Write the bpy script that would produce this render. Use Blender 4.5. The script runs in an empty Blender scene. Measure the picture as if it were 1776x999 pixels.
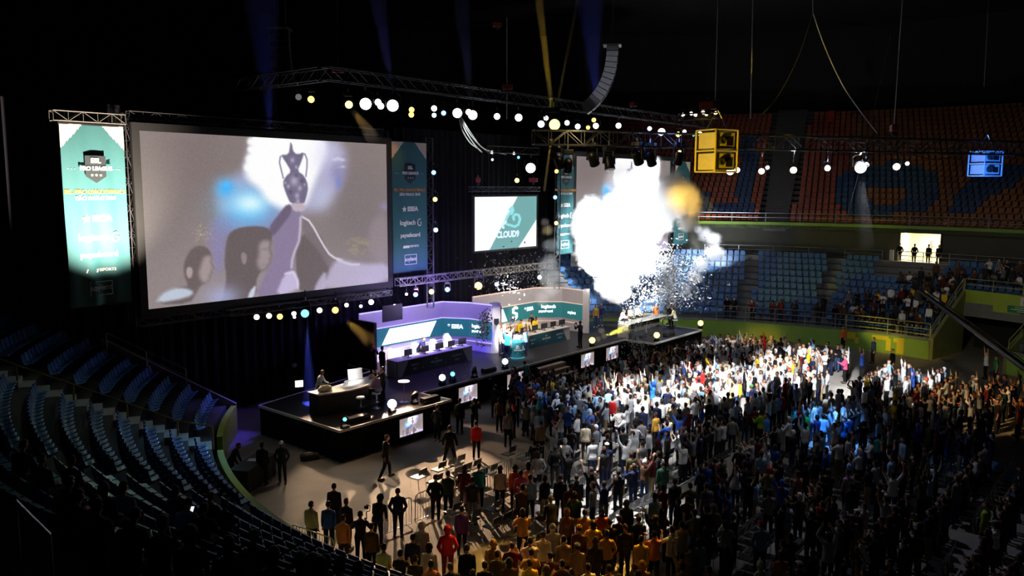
import bpy, bmesh, math, random
import numpy as np
from mathutils import Vector, Matrix
random.seed(7); rng = np.random.default_rng(11)
SC = bpy.context.scene
COL = SC.collection
PI = math.pi
# ---------------------------------------------------------------- camera (a spectator's place in the upper tier)
F_PX, EYE = 1400.0, Vector((0.0, 0.0, 12.0))
PITCH, ROLL = math.atan(178 / 1400.0), 0.005
FWD = Vector((0, math.cos(PITCH), -math.sin(PITCH)))
_r, _u = Vector((1, 0, 0)), Vector((0, math.sin(PITCH), math.cos(PITCH)))
RIGHT = _r * math.cos(ROLL) + _u * math.sin(ROLL)
UP = _u * math.cos(ROLL) - _r * math.sin(ROLL)
cd = bpy.data.cameras.new('camera'); cam = bpy.data.objects.new('camera', cd); COL.objects.link(cam)
cd.sensor_width = 36.0; cd.lens = F_PX * 36.0 / 1776.0; cd.clip_start = 0.2; cd.clip_end = 300
cam.matrix_world = Matrix(((RIGHT.x, UP.x, -FWD.x, EYE.x), (RIGHT.y, UP.y, -FWD.y, EYE.y), (RIGHT.z, UP.z, -FWD.z, EYE.z), (0, 0, 0, 1)))
SC.camera = cam
def ray(u, v): return RIGHT * ((u - 888) / F_PX) + UP * ((499.5 - v) / F_PX) + FWD
def G(u, v, z=0.0):
    d = ray(u, v); return EYE + d * ((z - EYE.z) / d.z)
def D(u, v, y):
    d = ray(u, v); return EYE + d * (y / d.y)
def PX(p):
    q = Vector(p) - EYE; w = q.dot(FWD)
    return (888 + F_PX * q.dot(RIGHT) / w, 499.5 - F_PX * q.dot(UP) / w, w)
# stage frame: a runs along the stage front, b towards its back
TH = math.radians(40); O = Vector((-7.4, 33.8, 0))
S_ = Vector((math.sin(TH), math.cos(TH), 0)); T_ = Vector((-math.cos(TH), math.sin(TH), 0)); RZ = math.radians(50)
def WA(a, b, z=0.0): return O + S_ * a + T_ * b + Vector((0, 0, z))
def AB(p):
    r = Vector(p) - O; return r.dot(S_), r.dot(T_)
def PB(u, v, b):
    d = ray(u, v); k = ((O + T_ * b) - EYE).dot(T_) / d.dot(T_); return EYE + d * k
CX, CY, R0 = 10.58, 40.54, 24.1
def ring(R, az, z=0.0):
    a = math.radians(az); return Vector((CX + R * math.cos(a), CY + R * math.sin(a), z))
STZ = 1.45
# ---------------------------------------------------------------- materials
def srgb(r, g, b):
    f = lambda c: (c / 255 / 12.92) if c <= 10 else ((c / 255 + 0.055) / 1.055) ** 2.4
    return (f(r), f(g), f(b))
_M = {}
def mat(name, col, rough=0.6, metal=0.0, var=0.0, scale=8.0, emit=0.0, ecol=None, bump=0.0, spec=0.5):
    if name in _M: return _M[name]
    m = bpy.data.materials.new(name); m.use_nodes = True; nt = m.node_tree; b = nt.nodes['Principled BSDF']
    b.inputs['Base Color'].default_value = (*col, 1); b.inputs['Roughness'].default_value = rough; b.inputs['Metallic'].default_value = metal
    b.inputs['Specular IOR Level'].default_value = spec
    if emit: b.inputs['Emission Color'].default_value = (*(ecol or col), 1); b.inputs['Emission Strength'].default_value = emit
    if var or bump:
        tc = nt.nodes.new('ShaderNodeTexCoord'); n = nt.nodes.new('ShaderNodeTexNoise'); n.inputs['Scale'].default_value = scale; n.inputs['Detail'].default_value = 5
        nt.links.new(tc.outputs['Object'], n.inputs['Vector'])
        if var:
            mx = nt.nodes.new('ShaderNodeMix'); mx.data_type = 'RGBA'
            mx.inputs['A'].default_value = (*[c * (1 - var) for c in col], 1); mx.inputs['B'].default_value = (*[min(1, c * (1 + var)) for c in col], 1)
            nt.links.new(n.outputs['Fac'], mx.inputs['Factor']); nt.links.new(mx.outputs['Result'], b.inputs['Base Color'])
        if bump:
            bp = nt.nodes.new('ShaderNodeBump'); bp.inputs['Strength'].default_value = bump; bp.inputs['Distance'].default_value = 0.05
            nt.links.new(n.outputs['Fac'], bp.inputs['Height']); nt.links.new(bp.outputs['Normal'], b.inputs['Normal'])
    _M[name] = m; return m
def objcol_mat(name, rough=0.8, emit=0.0, var=0.0, metal=0.0):
    if name in _M: return _M[name]
    m = bpy.data.materials.new(name); m.use_nodes = True; nt = m.node_tree; b = nt.nodes['Principled BSDF']
    oi = nt.nodes.new('ShaderNodeObjectInfo'); b.inputs['Roughness'].default_value = rough; b.inputs['Metallic'].default_value = metal
    b.inputs['Specular IOR Level'].default_value = 0.25
    if emit:
        nt.links.new(oi.outputs['Color'], b.inputs['Emission Color']); b.inputs['Emission Strength'].default_value = emit
        b.inputs['Base Color'].default_value = (0.05, 0.05, 0.05, 1)
    elif var:
        n = nt.nodes.new('ShaderNodeTexNoise'); n.inputs['Scale'].default_value = 14; tc = nt.nodes.new('ShaderNodeTexCoord'); nt.links.new(tc.outputs['Object'], n.inputs['Vector'])
        mr = nt.nodes.new('ShaderNodeMapRange'); mr.inputs['To Min'].default_value = 1 - var; mr.inputs['To Max'].default_value = 1 + var; nt.links.new(n.outputs['Fac'], mr.inputs['Value'])
        vm = nt.nodes.new('ShaderNodeVectorMath'); vm.operation = 'SCALE'; nt.links.new(oi.outputs['Color'], vm.inputs[0]); nt.links.new(mr.outputs['Result'], vm.inputs['Scale'])
        nt.links.new(vm.outputs['Vector'], b.inputs['Base Color'])
    else:
        nt.links.new(oi.outputs['Color'], b.inputs['Base Color'])
    _M[name] = m; return m
def attr_mat(name, emit=0.0, rough=0.8):
    if name in _M: return _M[name]
    m = bpy.data.materials.new(name); m.use_nodes = True; nt = m.node_tree; b = nt.nodes['Principled BSDF']
    a = nt.nodes.new('ShaderNodeAttribute'); a.attribute_name = 'col'; b.inputs['Roughness'].default_value = rough; b.inputs['Specular IOR Level'].default_value = 0.25
    if emit:
        nt.links.new(a.outputs['Color'], b.inputs['Emission Color']); b.inputs['Emission Strength'].default_value = emit; b.inputs['Base Color'].default_value = (0.02, 0.02, 0.02, 1)
    else: nt.links.new(a.outputs['Color'], b.inputs['Base Color'])
    _M[name] = m; return m
BLACK = lambda: mat('matt_black', (0.012, 0.012, 0.013), 0.7, var=0.3)
BLKMETAL = lambda: mat('black_metal', (0.02, 0.02, 0.022), 0.4, 0.6, var=0.2)
CHROME = lambda: mat('chrome', (0.7, 0.7, 0.72), 0.25, 1.0, var=0.05)
STEEL = lambda: mat('galvanised_steel', (0.45, 0.46, 0.48), 0.4, 0.9, var=0.1)
ALU = lambda: mat('truss_aluminium', (0.10, 0.10, 0.11), 0.45, 0.7, var=0.2)
WHITE = lambda: mat('white_laminate', (0.8, 0.8, 0.8), 0.45, var=0.03)
# ---------------------------------------------------------------- mesh builder
class MB:
    def __init__(s): s.v = []; s.f = []; s.c = None
    def add(s, vs, fs):
        b = len(s.v); s.v += [tuple(v) for v in vs]; s.f += [tuple(b + i for i in f) for f in fs]; return s
    def hexa(s, p):   # 8 points: bottom 4 (ccw), top 4
        return s.add(p, [(3, 2, 1, 0), (4, 5, 6, 7), (0, 1, 5, 4), (1, 2, 6, 5), (2, 3, 7, 6), (3, 0, 4, 7)])
    def box(s, x0, y0, z0, x1, y1, z1):
        return s.hexa([(x0, y0, z0), (x1, y0, z0), (x1, y1, z0), (x0, y1, z0), (x0, y0, z1), (x1, y0, z1), (x1, y1, z1), (x0, y1, z1)])
    def bevbox(s, x0, y0, z0, x1, y1, z1, b=0.02):
        bm = bmesh.new(); bmesh.ops.create_cube(bm, size=1)
        for v in bm.verts: v.co = Vector(((x0 + x1) / 2 + v.co.x * (x1 - x0), (y0 + y1) / 2 + v.co.y * (y1 - y0), (z0 + z1) / 2 + v.co.z * (z1 - z0)))
        bmesh.ops.bevel(bm, geom=list(bm.edges), offset=b, segments=2, affect='EDGES', profile=0.6)
        bm.verts.index_update(); s.add([v.co for v in bm.verts], [[v.index for v in f.verts] for f in bm.faces]); bm.free(); return s
    def bar(s, p0, p1, r, n=6, r1=None, cap=True):
        p0, p1 = Vector(p0), Vector(p1); d = (p1 - p0)
        if d.length < 1e-6: return s
        d.normalize(); x = d.orthogonal().normalized(); y = d.cross(x); r1 = r if r1 is None else r1
        vs = [p0 + (x * math.cos(2 * PI * i / n) + y * math.sin(2 * PI * i / n)) * r for i in range(n)] + [p1 + (x * math.cos(2 * PI * i / n) + y * math.sin(2 * PI * i / n)) * r1 for i in range(n)]
        fs = [(i, (i + 1) % n, n + (i + 1) % n, n + i) for i in range(n)]
        if cap: fs += [tuple(range(n - 1, -1, -1)), tuple(range(n, 2 * n))]
        return s.add(vs, fs)
    def tube(s, pts, r, n=6):
        pts = [Vector(p) for p in pts]; vs, fs = [], []; x = None
        for k, p in enumerate(pts):
            d = (pts[min(k + 1, len(pts) - 1)] - pts[max(k - 1, 0)]).normalized()
            x = d.orthogonal().normalized() if x is None else (x - d * x.dot(d)).normalized()
            y = d.cross(x)
            vs += [p + (x * math.cos(2 * PI * i / n) + y * math.sin(2 * PI * i / n)) * r for i in range(n)]
        for k in range(len(pts) - 1):
            fs += [(k * n + i, k * n + (i + 1) % n, (k + 1) * n + (i + 1) % n, (k + 1) * n + i) for i in range(n)]
        fs += [tuple(range(n - 1, -1, -1)), tuple(range((len(pts) - 1) * n, len(pts) * n))]
        return s.add(vs, fs)
    def prism(s, poly, z0, z1):
        n = len(poly); vs = [(x, y, z0) for x, y in poly] + [(x, y, z1) for x, y in poly]
        return s.add(vs, [tuple(range(n - 1, -1, -1)), tuple(range(n, 2 * n))] + [(i, (i + 1) % n, n + (i + 1) % n, n + i) for i in range(n)])
    def slab(s, poly, y0, y1):   # polygon in x,z given thickness along y (front face at y0)
        n = len(poly); vs = [(x, y0, z) for x, z in poly] + [(x, y1, z) for x, z in poly]
        return s.add(vs, [tuple(range(n)), tuple(range(2 * n - 1, n - 1, -1))] + [((i + 1) % n, i, n + i, n + (i + 1) % n) for i in range(n)])
    def lathe(s, prof, n=16, c=(0, 0, 0), axis='z'):
        vs, fs = [], []; m = len(prof)
        for r, h in prof:
            for i in range(n):
                a = 2 * PI * i / n; q = (r * math.cos(a), r * math.sin(a), h)
                if axis == 'y': q = (q[0], q[2], q[1])
                vs.append((c[0] + q[0], c[1] + q[1], c[2] + q[2]))
        fl = (lambda t: t[::-1]) if axis == 'y' else (lambda t: t)
        for k in range(m - 1): fs += [fl((k * n + i, k * n + (i + 1) % n, (k + 1) * n + (i + 1) % n, (k + 1) * n + i)) for i in range(n)]
        fs += [fl(tuple(range(n - 1, -1, -1))), fl(tuple(range((m - 1) * n, m * n)))]
        return s.add(vs, fs)
    def ball(s, c, r, n=10, m=7):
        r = (r, r, r) if isinstance(r, (int, float)) else r
        vs = [(c[0], c[1], c[2] - r[2])]; fs = []
        for k in range(1, m):
            t = PI * k / m
            for i in range(n):
                a = 2 * PI * i / n; vs.append((c[0] + r[0] * math.sin(t) * math.cos(a), c[1] + r[1] * math.sin(t) * math.sin(a), c[2] - r[2] * math.cos(t)))
        vs.append((c[0], c[1], c[2] + r[2])); e = len(vs) - 1
        for i in range(n):
            fs.append((0, 1 + (i + 1) % n, 1 + i)); fs.append((e, e - n + i, e - n + (i + 1) % n))
            for k in range(m - 2): fs.append((1 + k * n + i, 1 + k * n + (i + 1) % n, 1 + (k + 1) * n + (i + 1) % n, 1 + (k + 1) * n + i))
        return s.add(vs, fs)
    def mesh(s, name, m=None, smooth=False):
        me = bpy.data.meshes.new(name); me.from_pydata(s.v, [], s.f); me.validate(); me.update()
        if m: me.materials.append(m)
        if smooth: me.polygons.foreach_set('use_smooth', [True] * len(me.polygons))
        return me
    def build(s, name, m, parent=None, smooth=False, **kw):
        o = bpy.data.objects.new(name, s.mesh(name, m, smooth)); COL.objects.link(o)
        if parent is not None: o.parent = parent
        for k, v in kw.items(): o[k] = v
        return o
def tag(o, label, cat, group=None, kind=None):
    o['label'] = label; o['category'] = cat
    if group: o['group'] = group
    if kind: o['kind'] = kind
    return o
def thing(name, label, cat, loc=(0, 0, 0), rz=0.0, group=None):
    o = bpy.data.objects.new(name, None); COL.objects.link(o); o.empty_display_size = 0.2
    o.location = loc; o.rotation_euler = (0, 0, rz); return tag(o, label, cat, group)
def sthing(name, label, cat, a, b, z, drz=0.0, group=None): return thing(name, label, cat, WA(a, b, z), RZ + drz, group)
def struct(o): o['kind'] = 'structure'; return o
KIDS = {}
def remember(root): KIDS[root.name] = [(c, list(c.children)) for c in root.children]
def dup(root, loc=None, rz=None, label=None, group=None, rot=None, color=None):
    if root.name not in KIDS: remember(root)
    r = root.copy(); COL.objects.link(r)
    if loc is not None: r.location = loc
    if rz is not None: r.rotation_euler = (0, 0, rz)
    if rot is not None: r.rotation_euler = rot
    if label: r['label'] = label
    if group: r['group'] = group
    for ch, gs in KIDS[root.name]:
        c = ch.copy(); COL.objects.link(c); c.parent = r
        if color is not None and ch.name.startswith('lens'): c.color = color
        for g in gs:
            d = g.copy(); COL.objects.link(d); d.parent = c
            if color is not None and g.name.startswith('lens'): d.color = color
    return r
def text(s, size, m, parent, x, y, z, name='lettering', align='CENTER', ext=0.004, bold=0.0, rot=None, sx=1.0):
    cu = bpy.data.curves.new('t', 'FONT'); cu.body = s; cu.size = size; cu.align_x = align; cu.align_y = 'CENTER'; cu.extrude = ext; cu.offset = bold; cu.resolution_u = 3
    t = bpy.data.objects.new('t', cu); COL.objects.link(t); bpy.context.view_layer.update()
    me = bpy.data.meshes.new_from_object(t.evaluated_get(bpy.context.evaluated_depsgraph_get())); me.name = name
    bpy.data.objects.remove(t); bpy.data.curves.remove(cu)
    me.materials.clear(); me.materials.append(m)
    o = bpy.data.objects.new(name, me); COL.objects.link(o); o.parent = parent; o.location = (x, y, z); o.rotation_euler = rot or (PI / 2, 0, 0); o.scale = (sx, 1, 1)
    return o
ORD = ['first', 'second', 'third', 'fourth', 'fifth', 'sixth', 'seventh', 'eighth', 'ninth', 'tenth', 'eleventh', 'twelfth', 'thirteenth', 'fourteenth', 'fifteenth', 'sixteenth', 'seventeenth', 'eighteenth', 'nineteenth']
TENS = ['', '', 'twenty', 'thirty', 'forty', 'fifty', 'sixty', 'seventy', 'eighty', 'ninety']
def ordn(i):   # 0-based
    if i < 19: return ORD[i]
    n = i + 1
    if n % 10 == 0: return TENS[n // 10][:-1] + 'ieth'
    return TENS[n // 10] + '-' + ORD[n % 10 - 1]
def lamp(kind, loc, energy, col=(1, 1, 1), target=None, angle=40, blend=0.4, size=0.2, size_y=None, name='light'):
    l = bpy.data.lights.new(name, kind); l.energy = energy; l.color = col
    if kind == 'SPOT': l.spot_size = math.radians(angle); l.spot_blend = blend; l.shadow_soft_size = size
    elif kind == 'POINT': l.shadow_soft_size = size
    elif kind == 'AREA':
        l.size = size
        if size_y: l.shape = 'RECTANGLE'; l.size_y = size_y
    o = bpy.data.objects.new(name, l); COL.objects.link(o); o.location = loc
    if target is not None: o.rotation_euler = (Vector(target) - Vector(loc)).to_track_quat('-Z', 'Y').to_euler()
    return o
def edged_rows(P, z0, z1):
    pass
# ================================================================ arena shell
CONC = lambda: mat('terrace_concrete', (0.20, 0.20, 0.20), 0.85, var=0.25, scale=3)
LIME = lambda: mat('lime_paint', (0.36, 0.48, 0.03), 0.6, var=0.1, scale=2)
LIMEG = lambda: mat('green_paint', (0.24, 0.40, 0.05), 0.6, var=0.1, scale=2)
RAILP = lambda: mat('rail_paint', (0.42, 0.40, 0.14), 0.45, 0.2, var=0.1)
m = MB(); m.prism([(ring(60, a).x, ring(60, a).y) for a in range(0, 360, 5)], -0.3, 0.0)
struct(m.build('floor', mat('arena_floor', (0.28, 0.255, 0.23), 0.85, var=0.25, scale=0.9, spec=0.2)))
def annulus(az0, az1, R1, R2, z0, z1, step=1.5):
    m = MB(); n = max(2, int(abs(az1 - az0) / step) + 1); q = [az0 + (az1 - az0) * i / (n - 1) for i in range(n)]
    vs = []
    for a in q: vs += [ring(R1, a, z0), ring(R2, a, z0), ring(R2, a, z1), ring(R1, a, z1)]
    fs = []
    for i in range(n - 1):
        b, c = 4 * i, 4 * i + 4
        fs += [(b + k, b + (k + 1) % 4, c + (k + 1) % 4, c + k) for k in range(4)]
    fs += [(3, 2, 1, 0), tuple(4 * (n - 1) + k for k in range(4))]
    return m.add(vs, fs)
def join(*ms):
    m = MB()
    for q in ms: m.add(q.v, q.f)
    return m
# outer wall and roof, dark
m = annulus(0, 360, 58, 58.5, 0, 30, 6); struct(m.build('wall_arena', mat('dark_wall', (0.03, 0.028, 0.026), 0.9, var=0.2)))
m = MB(); m.prism([(ring(58.6, a).x, ring(58.6, a).y) for a in range(0, 360, 5)], 29.5, 29.9)
struct(m.build('ceiling', mat('dark_roof', (0.02, 0.02, 0.022), 0.9, var=0.3, scale=2)))
RUN, RISE, RS, ZS = 0.87, 0.45, 24.75, 1.35
def tread_r(k): return RS + RUN * k
def tread_z(k): return ZS + RISE * k + 0.1
def terrace(name, az0, az1, k0, k1, mt):
    m = MB()
    for k in range(k0, k1): m.add(*(lambda q: (q.v, q.f))(annulus(az0, az1, tread_r(k) - 0.35, tread_r(k) + RUN - 0.35, (tread_z(k) - 1.0) if k else 0.0, tread_z(k))))
    return struct(m.build(name, mt))
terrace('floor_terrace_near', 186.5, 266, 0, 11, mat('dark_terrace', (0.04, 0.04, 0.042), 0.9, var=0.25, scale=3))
terrace('floor_terrace_far', 39, 104, 0, 11, CONC())
terrace('floor_terrace_side', -14, 26.5, 0, 11, CONC())
terrace('floor_terrace_portal', 26.5, 39, 5, 11, CONC())
# lime-green parapet round the arena floor
for nm, a0, a1, mt in (('wall_parapet_near', 186.5, 198.2, LIME()), ('wall_parapet_camera', 202.6, 266, LIME()), ('wall_parapet_far', 39, 101, LIMEG()), ('wall_parapet_side', -14, 26.5, LIMEG())):
    struct(annulus(a0, a1, R0 - 0.12, R0 + 0.12, 0, 1.42 if a0 > 150 else 1.32).build(nm, mt))
m = MB(); p = [ring(24.0, 186.4), ring(24.0, 186.0), ring(33, 186.0), ring(33, 186.4)]
m.hexa([(*q.xy, 0) for q in p] + [(*p[0].xy, 1.5), (*p[1].xy, 1.5), (*p[2].xy, 6.4), (*p[3].xy, 6.4)])
struct(m.build('wall_block_end', mat('block_end_grey', (0.25, 0.24, 0.3), 0.8, var=0.1)))
# ---- aisle stairs in the near stand (between the two blocks of blue seats)
m = MB()
for k in range(0, 22):
    r = tread_r(0) - 0.35 + RUN * k / 2; z = ZS + 0.1 + RISE * k / 2 - RISE / 2
    A, B = 199.8 + 0.06 * k, 202.4 + 0.02 * k
    p = [ring(r, A), ring(r, B), ring(r + RUN / 2, B), ring(r + RUN / 2, A)]
    m.hexa([(*q.xy, max(0, z - 0.6)) for q in p] + [(*q.xy, z + 0.24) for q in p])
struct(m.build('floor_aisle_stairs', mat('stair_concrete', (0.34, 0.36, 0.36), 0.8, var=0.15)))
# ---- upper tier: concourse wall, fascia, terrace
FAR = (30, 96)
DOOR = (46.2, 51.3)
WALLC = mat('concourse_wall', (0.07, 0.07, 0.055), 0.85, var=0.2, scale=2)
struct(join(annulus(24, DOOR[0], 35.5, 35.8, 5.0, 8.3), annulus(DOOR[1], 99, 35.5, 35.8, 5.0, 8.3)).build('wall_concourse', WALLC))
struct(annulus(24, 99, 34.2, 36.0, 5.2, 5.66).build('floor_concourse', CONC()))
struct(annulus(24, 99, 34.4, 34.65, 8.25, 8.85).build('trim_fascia', LIMEG()))
m = MB()
UR, UZ, URUN, URISE = 35.0, 8.6, 0.82, 0.5
for k in range(24): m.add(*(lambda q: (q.v, q.f))(annulus(24, 99, UR + URUN * k - 0.4 - (0.2 if k == 0 else 0), UR + URUN * (k + 1) - 0.4, UZ + URISE * k - 0.35, UZ + URISE * k)))
struct(m.build('floor_upper_terrace', mat('upper_concrete', (0.10, 0.10, 0.10), 0.9, var=0.2)))
m = MB()
for k in range(48):
    r = UR - 0.45 + URUN * k / 2; z = UZ + URISE * k / 2 - 0.25; p = [ring(r, 66.3), ring(r, 69.6), ring(r + URUN / 2, 69.6), ring(r + URUN / 2, 66.3)]
    p = p[::-1]
    m.hexa([(*q.xy, z - 0.3) for q in p] + [(*q.xy, z + 0.30) for q in p])
struct(m.build('floor_upper_stairs', mat('pale_stair', (0.13, 0.125, 0.12), 0.85, var=0.1)))
# lit lobby behind the open door
m = MB(); A0, A1 = DOOR
pts = [ring(35.8, A0 - 0.3), ring(35.8, A1 + 0.3), ring(40.5, A1 + 0.3), ring(40.5, A0 - 0.3)]
for i, j in ((1, 2), (2, 3), (3, 0)):
    a, b = pts[i], pts[j]; n = Vector((b.y - a.y, a.x - b.x, 0)).normalized() * 0.1
    m.hexa([(*a.xy, 5.6), (*b.xy, 5.6), (*(b + n).xy, 5.6), (*(a + n).xy, 5.6), (*a.xy, 8.4), (*b.xy, 8.4), (*(b + n).xy, 8.4), (*(a + n).xy, 8.4)])
m.hexa([(*q.xy, 5.5) for q in pts] + [(*q.xy, 5.66) for q in pts]); m.hexa([(*q.xy, 8.38) for q in pts] + [(*q.xy, 8.5) for q in pts])
struct(m.build('wall_lobby', mat('lobby_cream', (0.8, 0.74, 0.52), 0.8, var=0.04)))
c = ring(37.8, 48.7, 8.25)
lamp('AREA', c, 420, (1.0, 0.9, 0.62), target=c - Vector((0, 0, 1)), size=2.6, name='lobby_light')
m = MB()
for az in (DOOR[0] - 0.05, DOOR[1] + 0.05):
    p = ring(35.45, az); m.bar((*p.xy, 5.66), (*p.xy, 8.3), 0.07, 4)
struct(m.build('door_1', mat('door_frame_dark', (0.03, 0.03, 0.03), 0.6)))
# ---- railings
def railing(label, pts, h, bars, mt, group, post_every=1.6, posts=True, name='guard_rail'):
    """pts: foot points; one post part each, long rails as parts"""
    r = thing(name, label, 'railing', pts[0], 0, group); o = Vector(pts[0])
    rel = [Vector(p) - o for p in pts]
    for hz in bars: MB().tube([p + Vector((0, 0, hz)) for p in rel], 0.035, 6).build('rail', mt, r)
    L = 0; 
    for i, p in enumerate(rel):
        if i == 0 or i == len(rel) - 1 or (rel[i] - rel[i - 1]).length + L >= post_every:
            MB().bar(p, p + Vector((0, 0, max(bars))), 0.035, 6).build('post', mt, r); L = 0
        else: L += (rel[i] - rel[i - 1]).length
    return r
def arc(R, a0, a1, z, n): return [ring(R, a0 + (a1 - a0) * i / (n - 1), z) for i in range(n)]
railing('painted guard rail on the green parapet below the blue far seats', arc(24.25, 76, 53.2, 1.3, 14), 1.2, (0.4, 0.8, 1.2), STEEL(), None, 2.2)
railing('yellow guard rail on the lime parapet behind the crowd beside the jib', arc(24.25, 53, 39.2, 1.3, 9), 1.2, (0.4, 0.8, 1.2), RAILP(), None, 2.2)
railing('long thin guard rail below the orange and blue upper seats', arc(34.55, 98.5, 32, 8.85, 42), 0.8, (0.4, 0.8), STEEL(), None, 2.6)
railing('guard rail in front of the lit doorway, seats below it', arc(34.35, 51, 33, 5.66, 12), 1.1, (0.35, 0.7, 1.05), STEEL(), None, 1.8)
railing('guard rail along the dim walkway above the blue far seats', arc(34.35, 78, 53, 5.66, 16), 1.1, (0.35, 0.7, 1.05), STEEL(), None, 2.6)
railing('sloping handrail beside the aisle stairs of the blue stand', [ring(24.35, 202.9, 1.5)] + [ring(tread_r(k), 202.9 + 0.08 * k, tread_z(k)) for k in (1, 3, 5, 7, 9, 10.6)], 1.0, (0.95,), RAILP(), None, 1.2)
railing('handrail on the end wall of the far block of blue seats', [ring(tread_r(k) - 0.3, 186.9, tread_z(k) + 0.2) for k in (2, 4, 6)], 0.8, (0.4, 0.75), STEEL(), None, 1.0)
# portal on the far side: lime fascia, side parapets, sign
def quad_wall(name, a, b, z0a, z1a, z0b, z1b, t, mt):
    a, b = Vector(a), Vector(b); n = Vector((b.y - a.y, a.x - b.x, 0)).normalized() * t
    m = MB().hexa([(*a.xy, z0a), (*b.xy, z0b), (*(b + n).xy, z0b), (*(a + n).xy, z0a), (*a.xy, z1a), (*b.xy, z1b), (*(b + n).xy, z1b), (*(a + n).xy, z1a)])
    return struct(m.build(name, mt))
DIRT = mat('side_parapet', (0.24, 0.26, 0.10), 0.8, var=0.2, scale=2)
quad_wall('wall_portal_fascia', ring(28.9, 26.6), ring(28.9, 38.9), 3.25, 4.6, 3.25, 4.6, 0.25, LIME())
quad_wall('wall_portal_west', ring(24.1, 39), ring(29, 39), 0, 1.5, 0, 4.6, 0.25, DIRT)
quad_wall('wall_portal_east', ring(29, 26.6), ring(24.1, 26.6), 0, 4.6, 0, 1.5, 0.25, DIRT)
quad_wall('wall_portal_back', ring(31.5, 26.6), ring(31.5, 38.9), 0, 3.3, 0, 3.3, 0.2, mat('portal_dark', (0.02, 0.02, 0.02), 0.9))
railing('guard rail on top of the lime portal, steps below it', [ring(29.0, a, 4.6) for a in (26.8, 29, 31, 33, 35, 37, 38.8)], 0.8, (0.4, 0.8), RAILP(), None, 1.5)
railing('sloping handrail on the crowd side of the lime portal', [ring(24.2 + 1.2 * k, 39, 1.5 + 0.78 * k) for k in range(5)], 0.8, (0.4, 0.75), RAILP(), None, 1.2)
railing('sloping handrail on the far wing of the lime portal', [ring(24.2 + 1.2 * k, 26.7, 1.5 + 0.78 * k) for k in range(5)], 0.8, (0.4, 0.75), RAILP(), None, 1.2)
mid = ring(28.62, 30.3, 3.62); az = math.radians(32.75)
sg = thing('notice_board', 'green notice board with white writing on the lime portal', 'sign', mid, az - PI / 2)
MB().box(-1.1, -0.02, -0.22, 1.1, 0.02, 0.22).build('board', mat('sign_green', (0.01, 0.22, 0.08), 0.5), sg)
for i, w_ in enumerate((.62, .85, .45)): MB().box(-w_, -0.03, 0.10 - 0.13 * i, w_, -0.02, 0.15 - 0.13 * i).build('print_line', WHITE(), sg)
pm = thing('pictogram_sign', 'small white sign with black figure above the green notice board', 'sign', ring(28.62, 30.3, 4.2), az - PI / 2)
MB().box(-0.3, -0.02, -0.28, 0.3, 0.02, 0.3).build('board', WHITE(), pm)
q = MB(); q.ball((0, -0.03, 0.14), (0.05, 0.012, 0.05)); q.slab([(-0.08, 0.07), (0.08, 0.07), (0.05, -0.2), (-0.05, -0.2)], -0.04, -0.02); q.build('figure', BLACK(), pm)
# yellow painted shapes on the lime parapet
YEL = mat('yellow_wall_paint', (0.75, 0.62, 0.02), 0.6, var=0.05)
def mark(az0, az1, z0, z1, n=6):
    m = annulus(az0, az1, R0 - 0.135, R0 - 0.121, z0, z1, 0.3); return m
struct(join(mark(51.2, 52.6, .75, 1.25), mark(50.6, 51.3, .45, .9)).build('trim_1', YEL))
struct(join(mark(45.6, 48.4, .95, 1.25), mark(45.2, 46.0, .2, 1.1)).build('trim_2', YEL))
struct(join(mark(43.0, 44.2, .1, 1.25), mark(43.8, 44.8, .9, 1.2)).build('trim_3', YEL))
railing('short silver handrail on the lime parapet below the dark spectators', [G(470, 947, 1.42), G(500, 953, 1.42), G(533, 960, 1.42)], .55, (.5,), STEEL(), None, .5)
railing('thin pale handrail among the dark spectators in the lower left corner', [G(33, 975, 7.0), G(62, 1002, 6.7), G(92, 1030, 6.4)], .9, (.85,), STEEL(), None, 5)
# dark red hanging banner far off, under the roof
o = MB().box(-0.3, -0.02, -1.15, 0.3, 0.02, 0).build('hanging_flag', mat('dark_red_cloth', (0.35, 0.03, 0.02), 0.9, var=0.1)); o.location = D(1442, 192, 84)
tag(o, 'small dark red flag hanging under the roof above the orange seats', 'flag')
# ================================================================ stadium seats
def seat_geo():
    m = MB(); prof = [(-0.02, 0.42), (0.02, 0.41)]
    # curved shell: pan then back (x width .44), facing -y
    P = [(-0.30, 0.47), (-0.27, 0.50), (-0.16, 0.45), (-0.04, 0.43), (0.02, 0.50), (0.06, 0.65), (0.09, 0.80), (0.085, 0.83)]
    W = [0.17, 0.20, 0.215, 0.215, 0.21, 0.215, 0.20, 0.15]
    vs, n = [], 5
    for (y, z), w in zip(P, W):
        for i in range(n):
            s = -1 + 2 * i / (n - 1); vs.append((w * s, y - 0.045 * s * s * (1 if z > 0.45 else 0), z + 0.03 * s * s * (1 if z < 0.45 else 0)))
    k = len(vs); vs += [(x, y + 0.02, z - 0.025) for x, y, z in vs]
    fs = []
    for r in range(len(P) - 1):
        for i in range(n - 1):
            a = r * n + i; fs.append((a, a + 1, a + n + 1, a + n)); fs.append((k + a + n, k + a + n + 1, k + a + 1, k + a))
    for r in range(len(P) - 1):
        for i in (0, n - 1):
            a = r * n + i; q = (a, a + n, k + a + n, k + a); fs.append(q if i == 0 else q[::-1])
    for i in range(n - 1):
        fs.append((i, k + i, k + i + 1, i + 1)); a = (len(P) - 1) * n + i; fs.append((a, a + 1, k + a + 1, k + a))
    m.add(vs, fs); m.box(-0.03, 0.0, 0.0, 0.03, 0.12, 0.42); m.box(-0.14, -0.12, 0.36, 0.14, 0.08, 0.40)
    return m
SEATG = seat_geo()
SEAT_BLUE = mat('blue_seat_plastic', (0.028, 0.125, 0.33), 0.4, var=0.15, scale=3)
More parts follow.
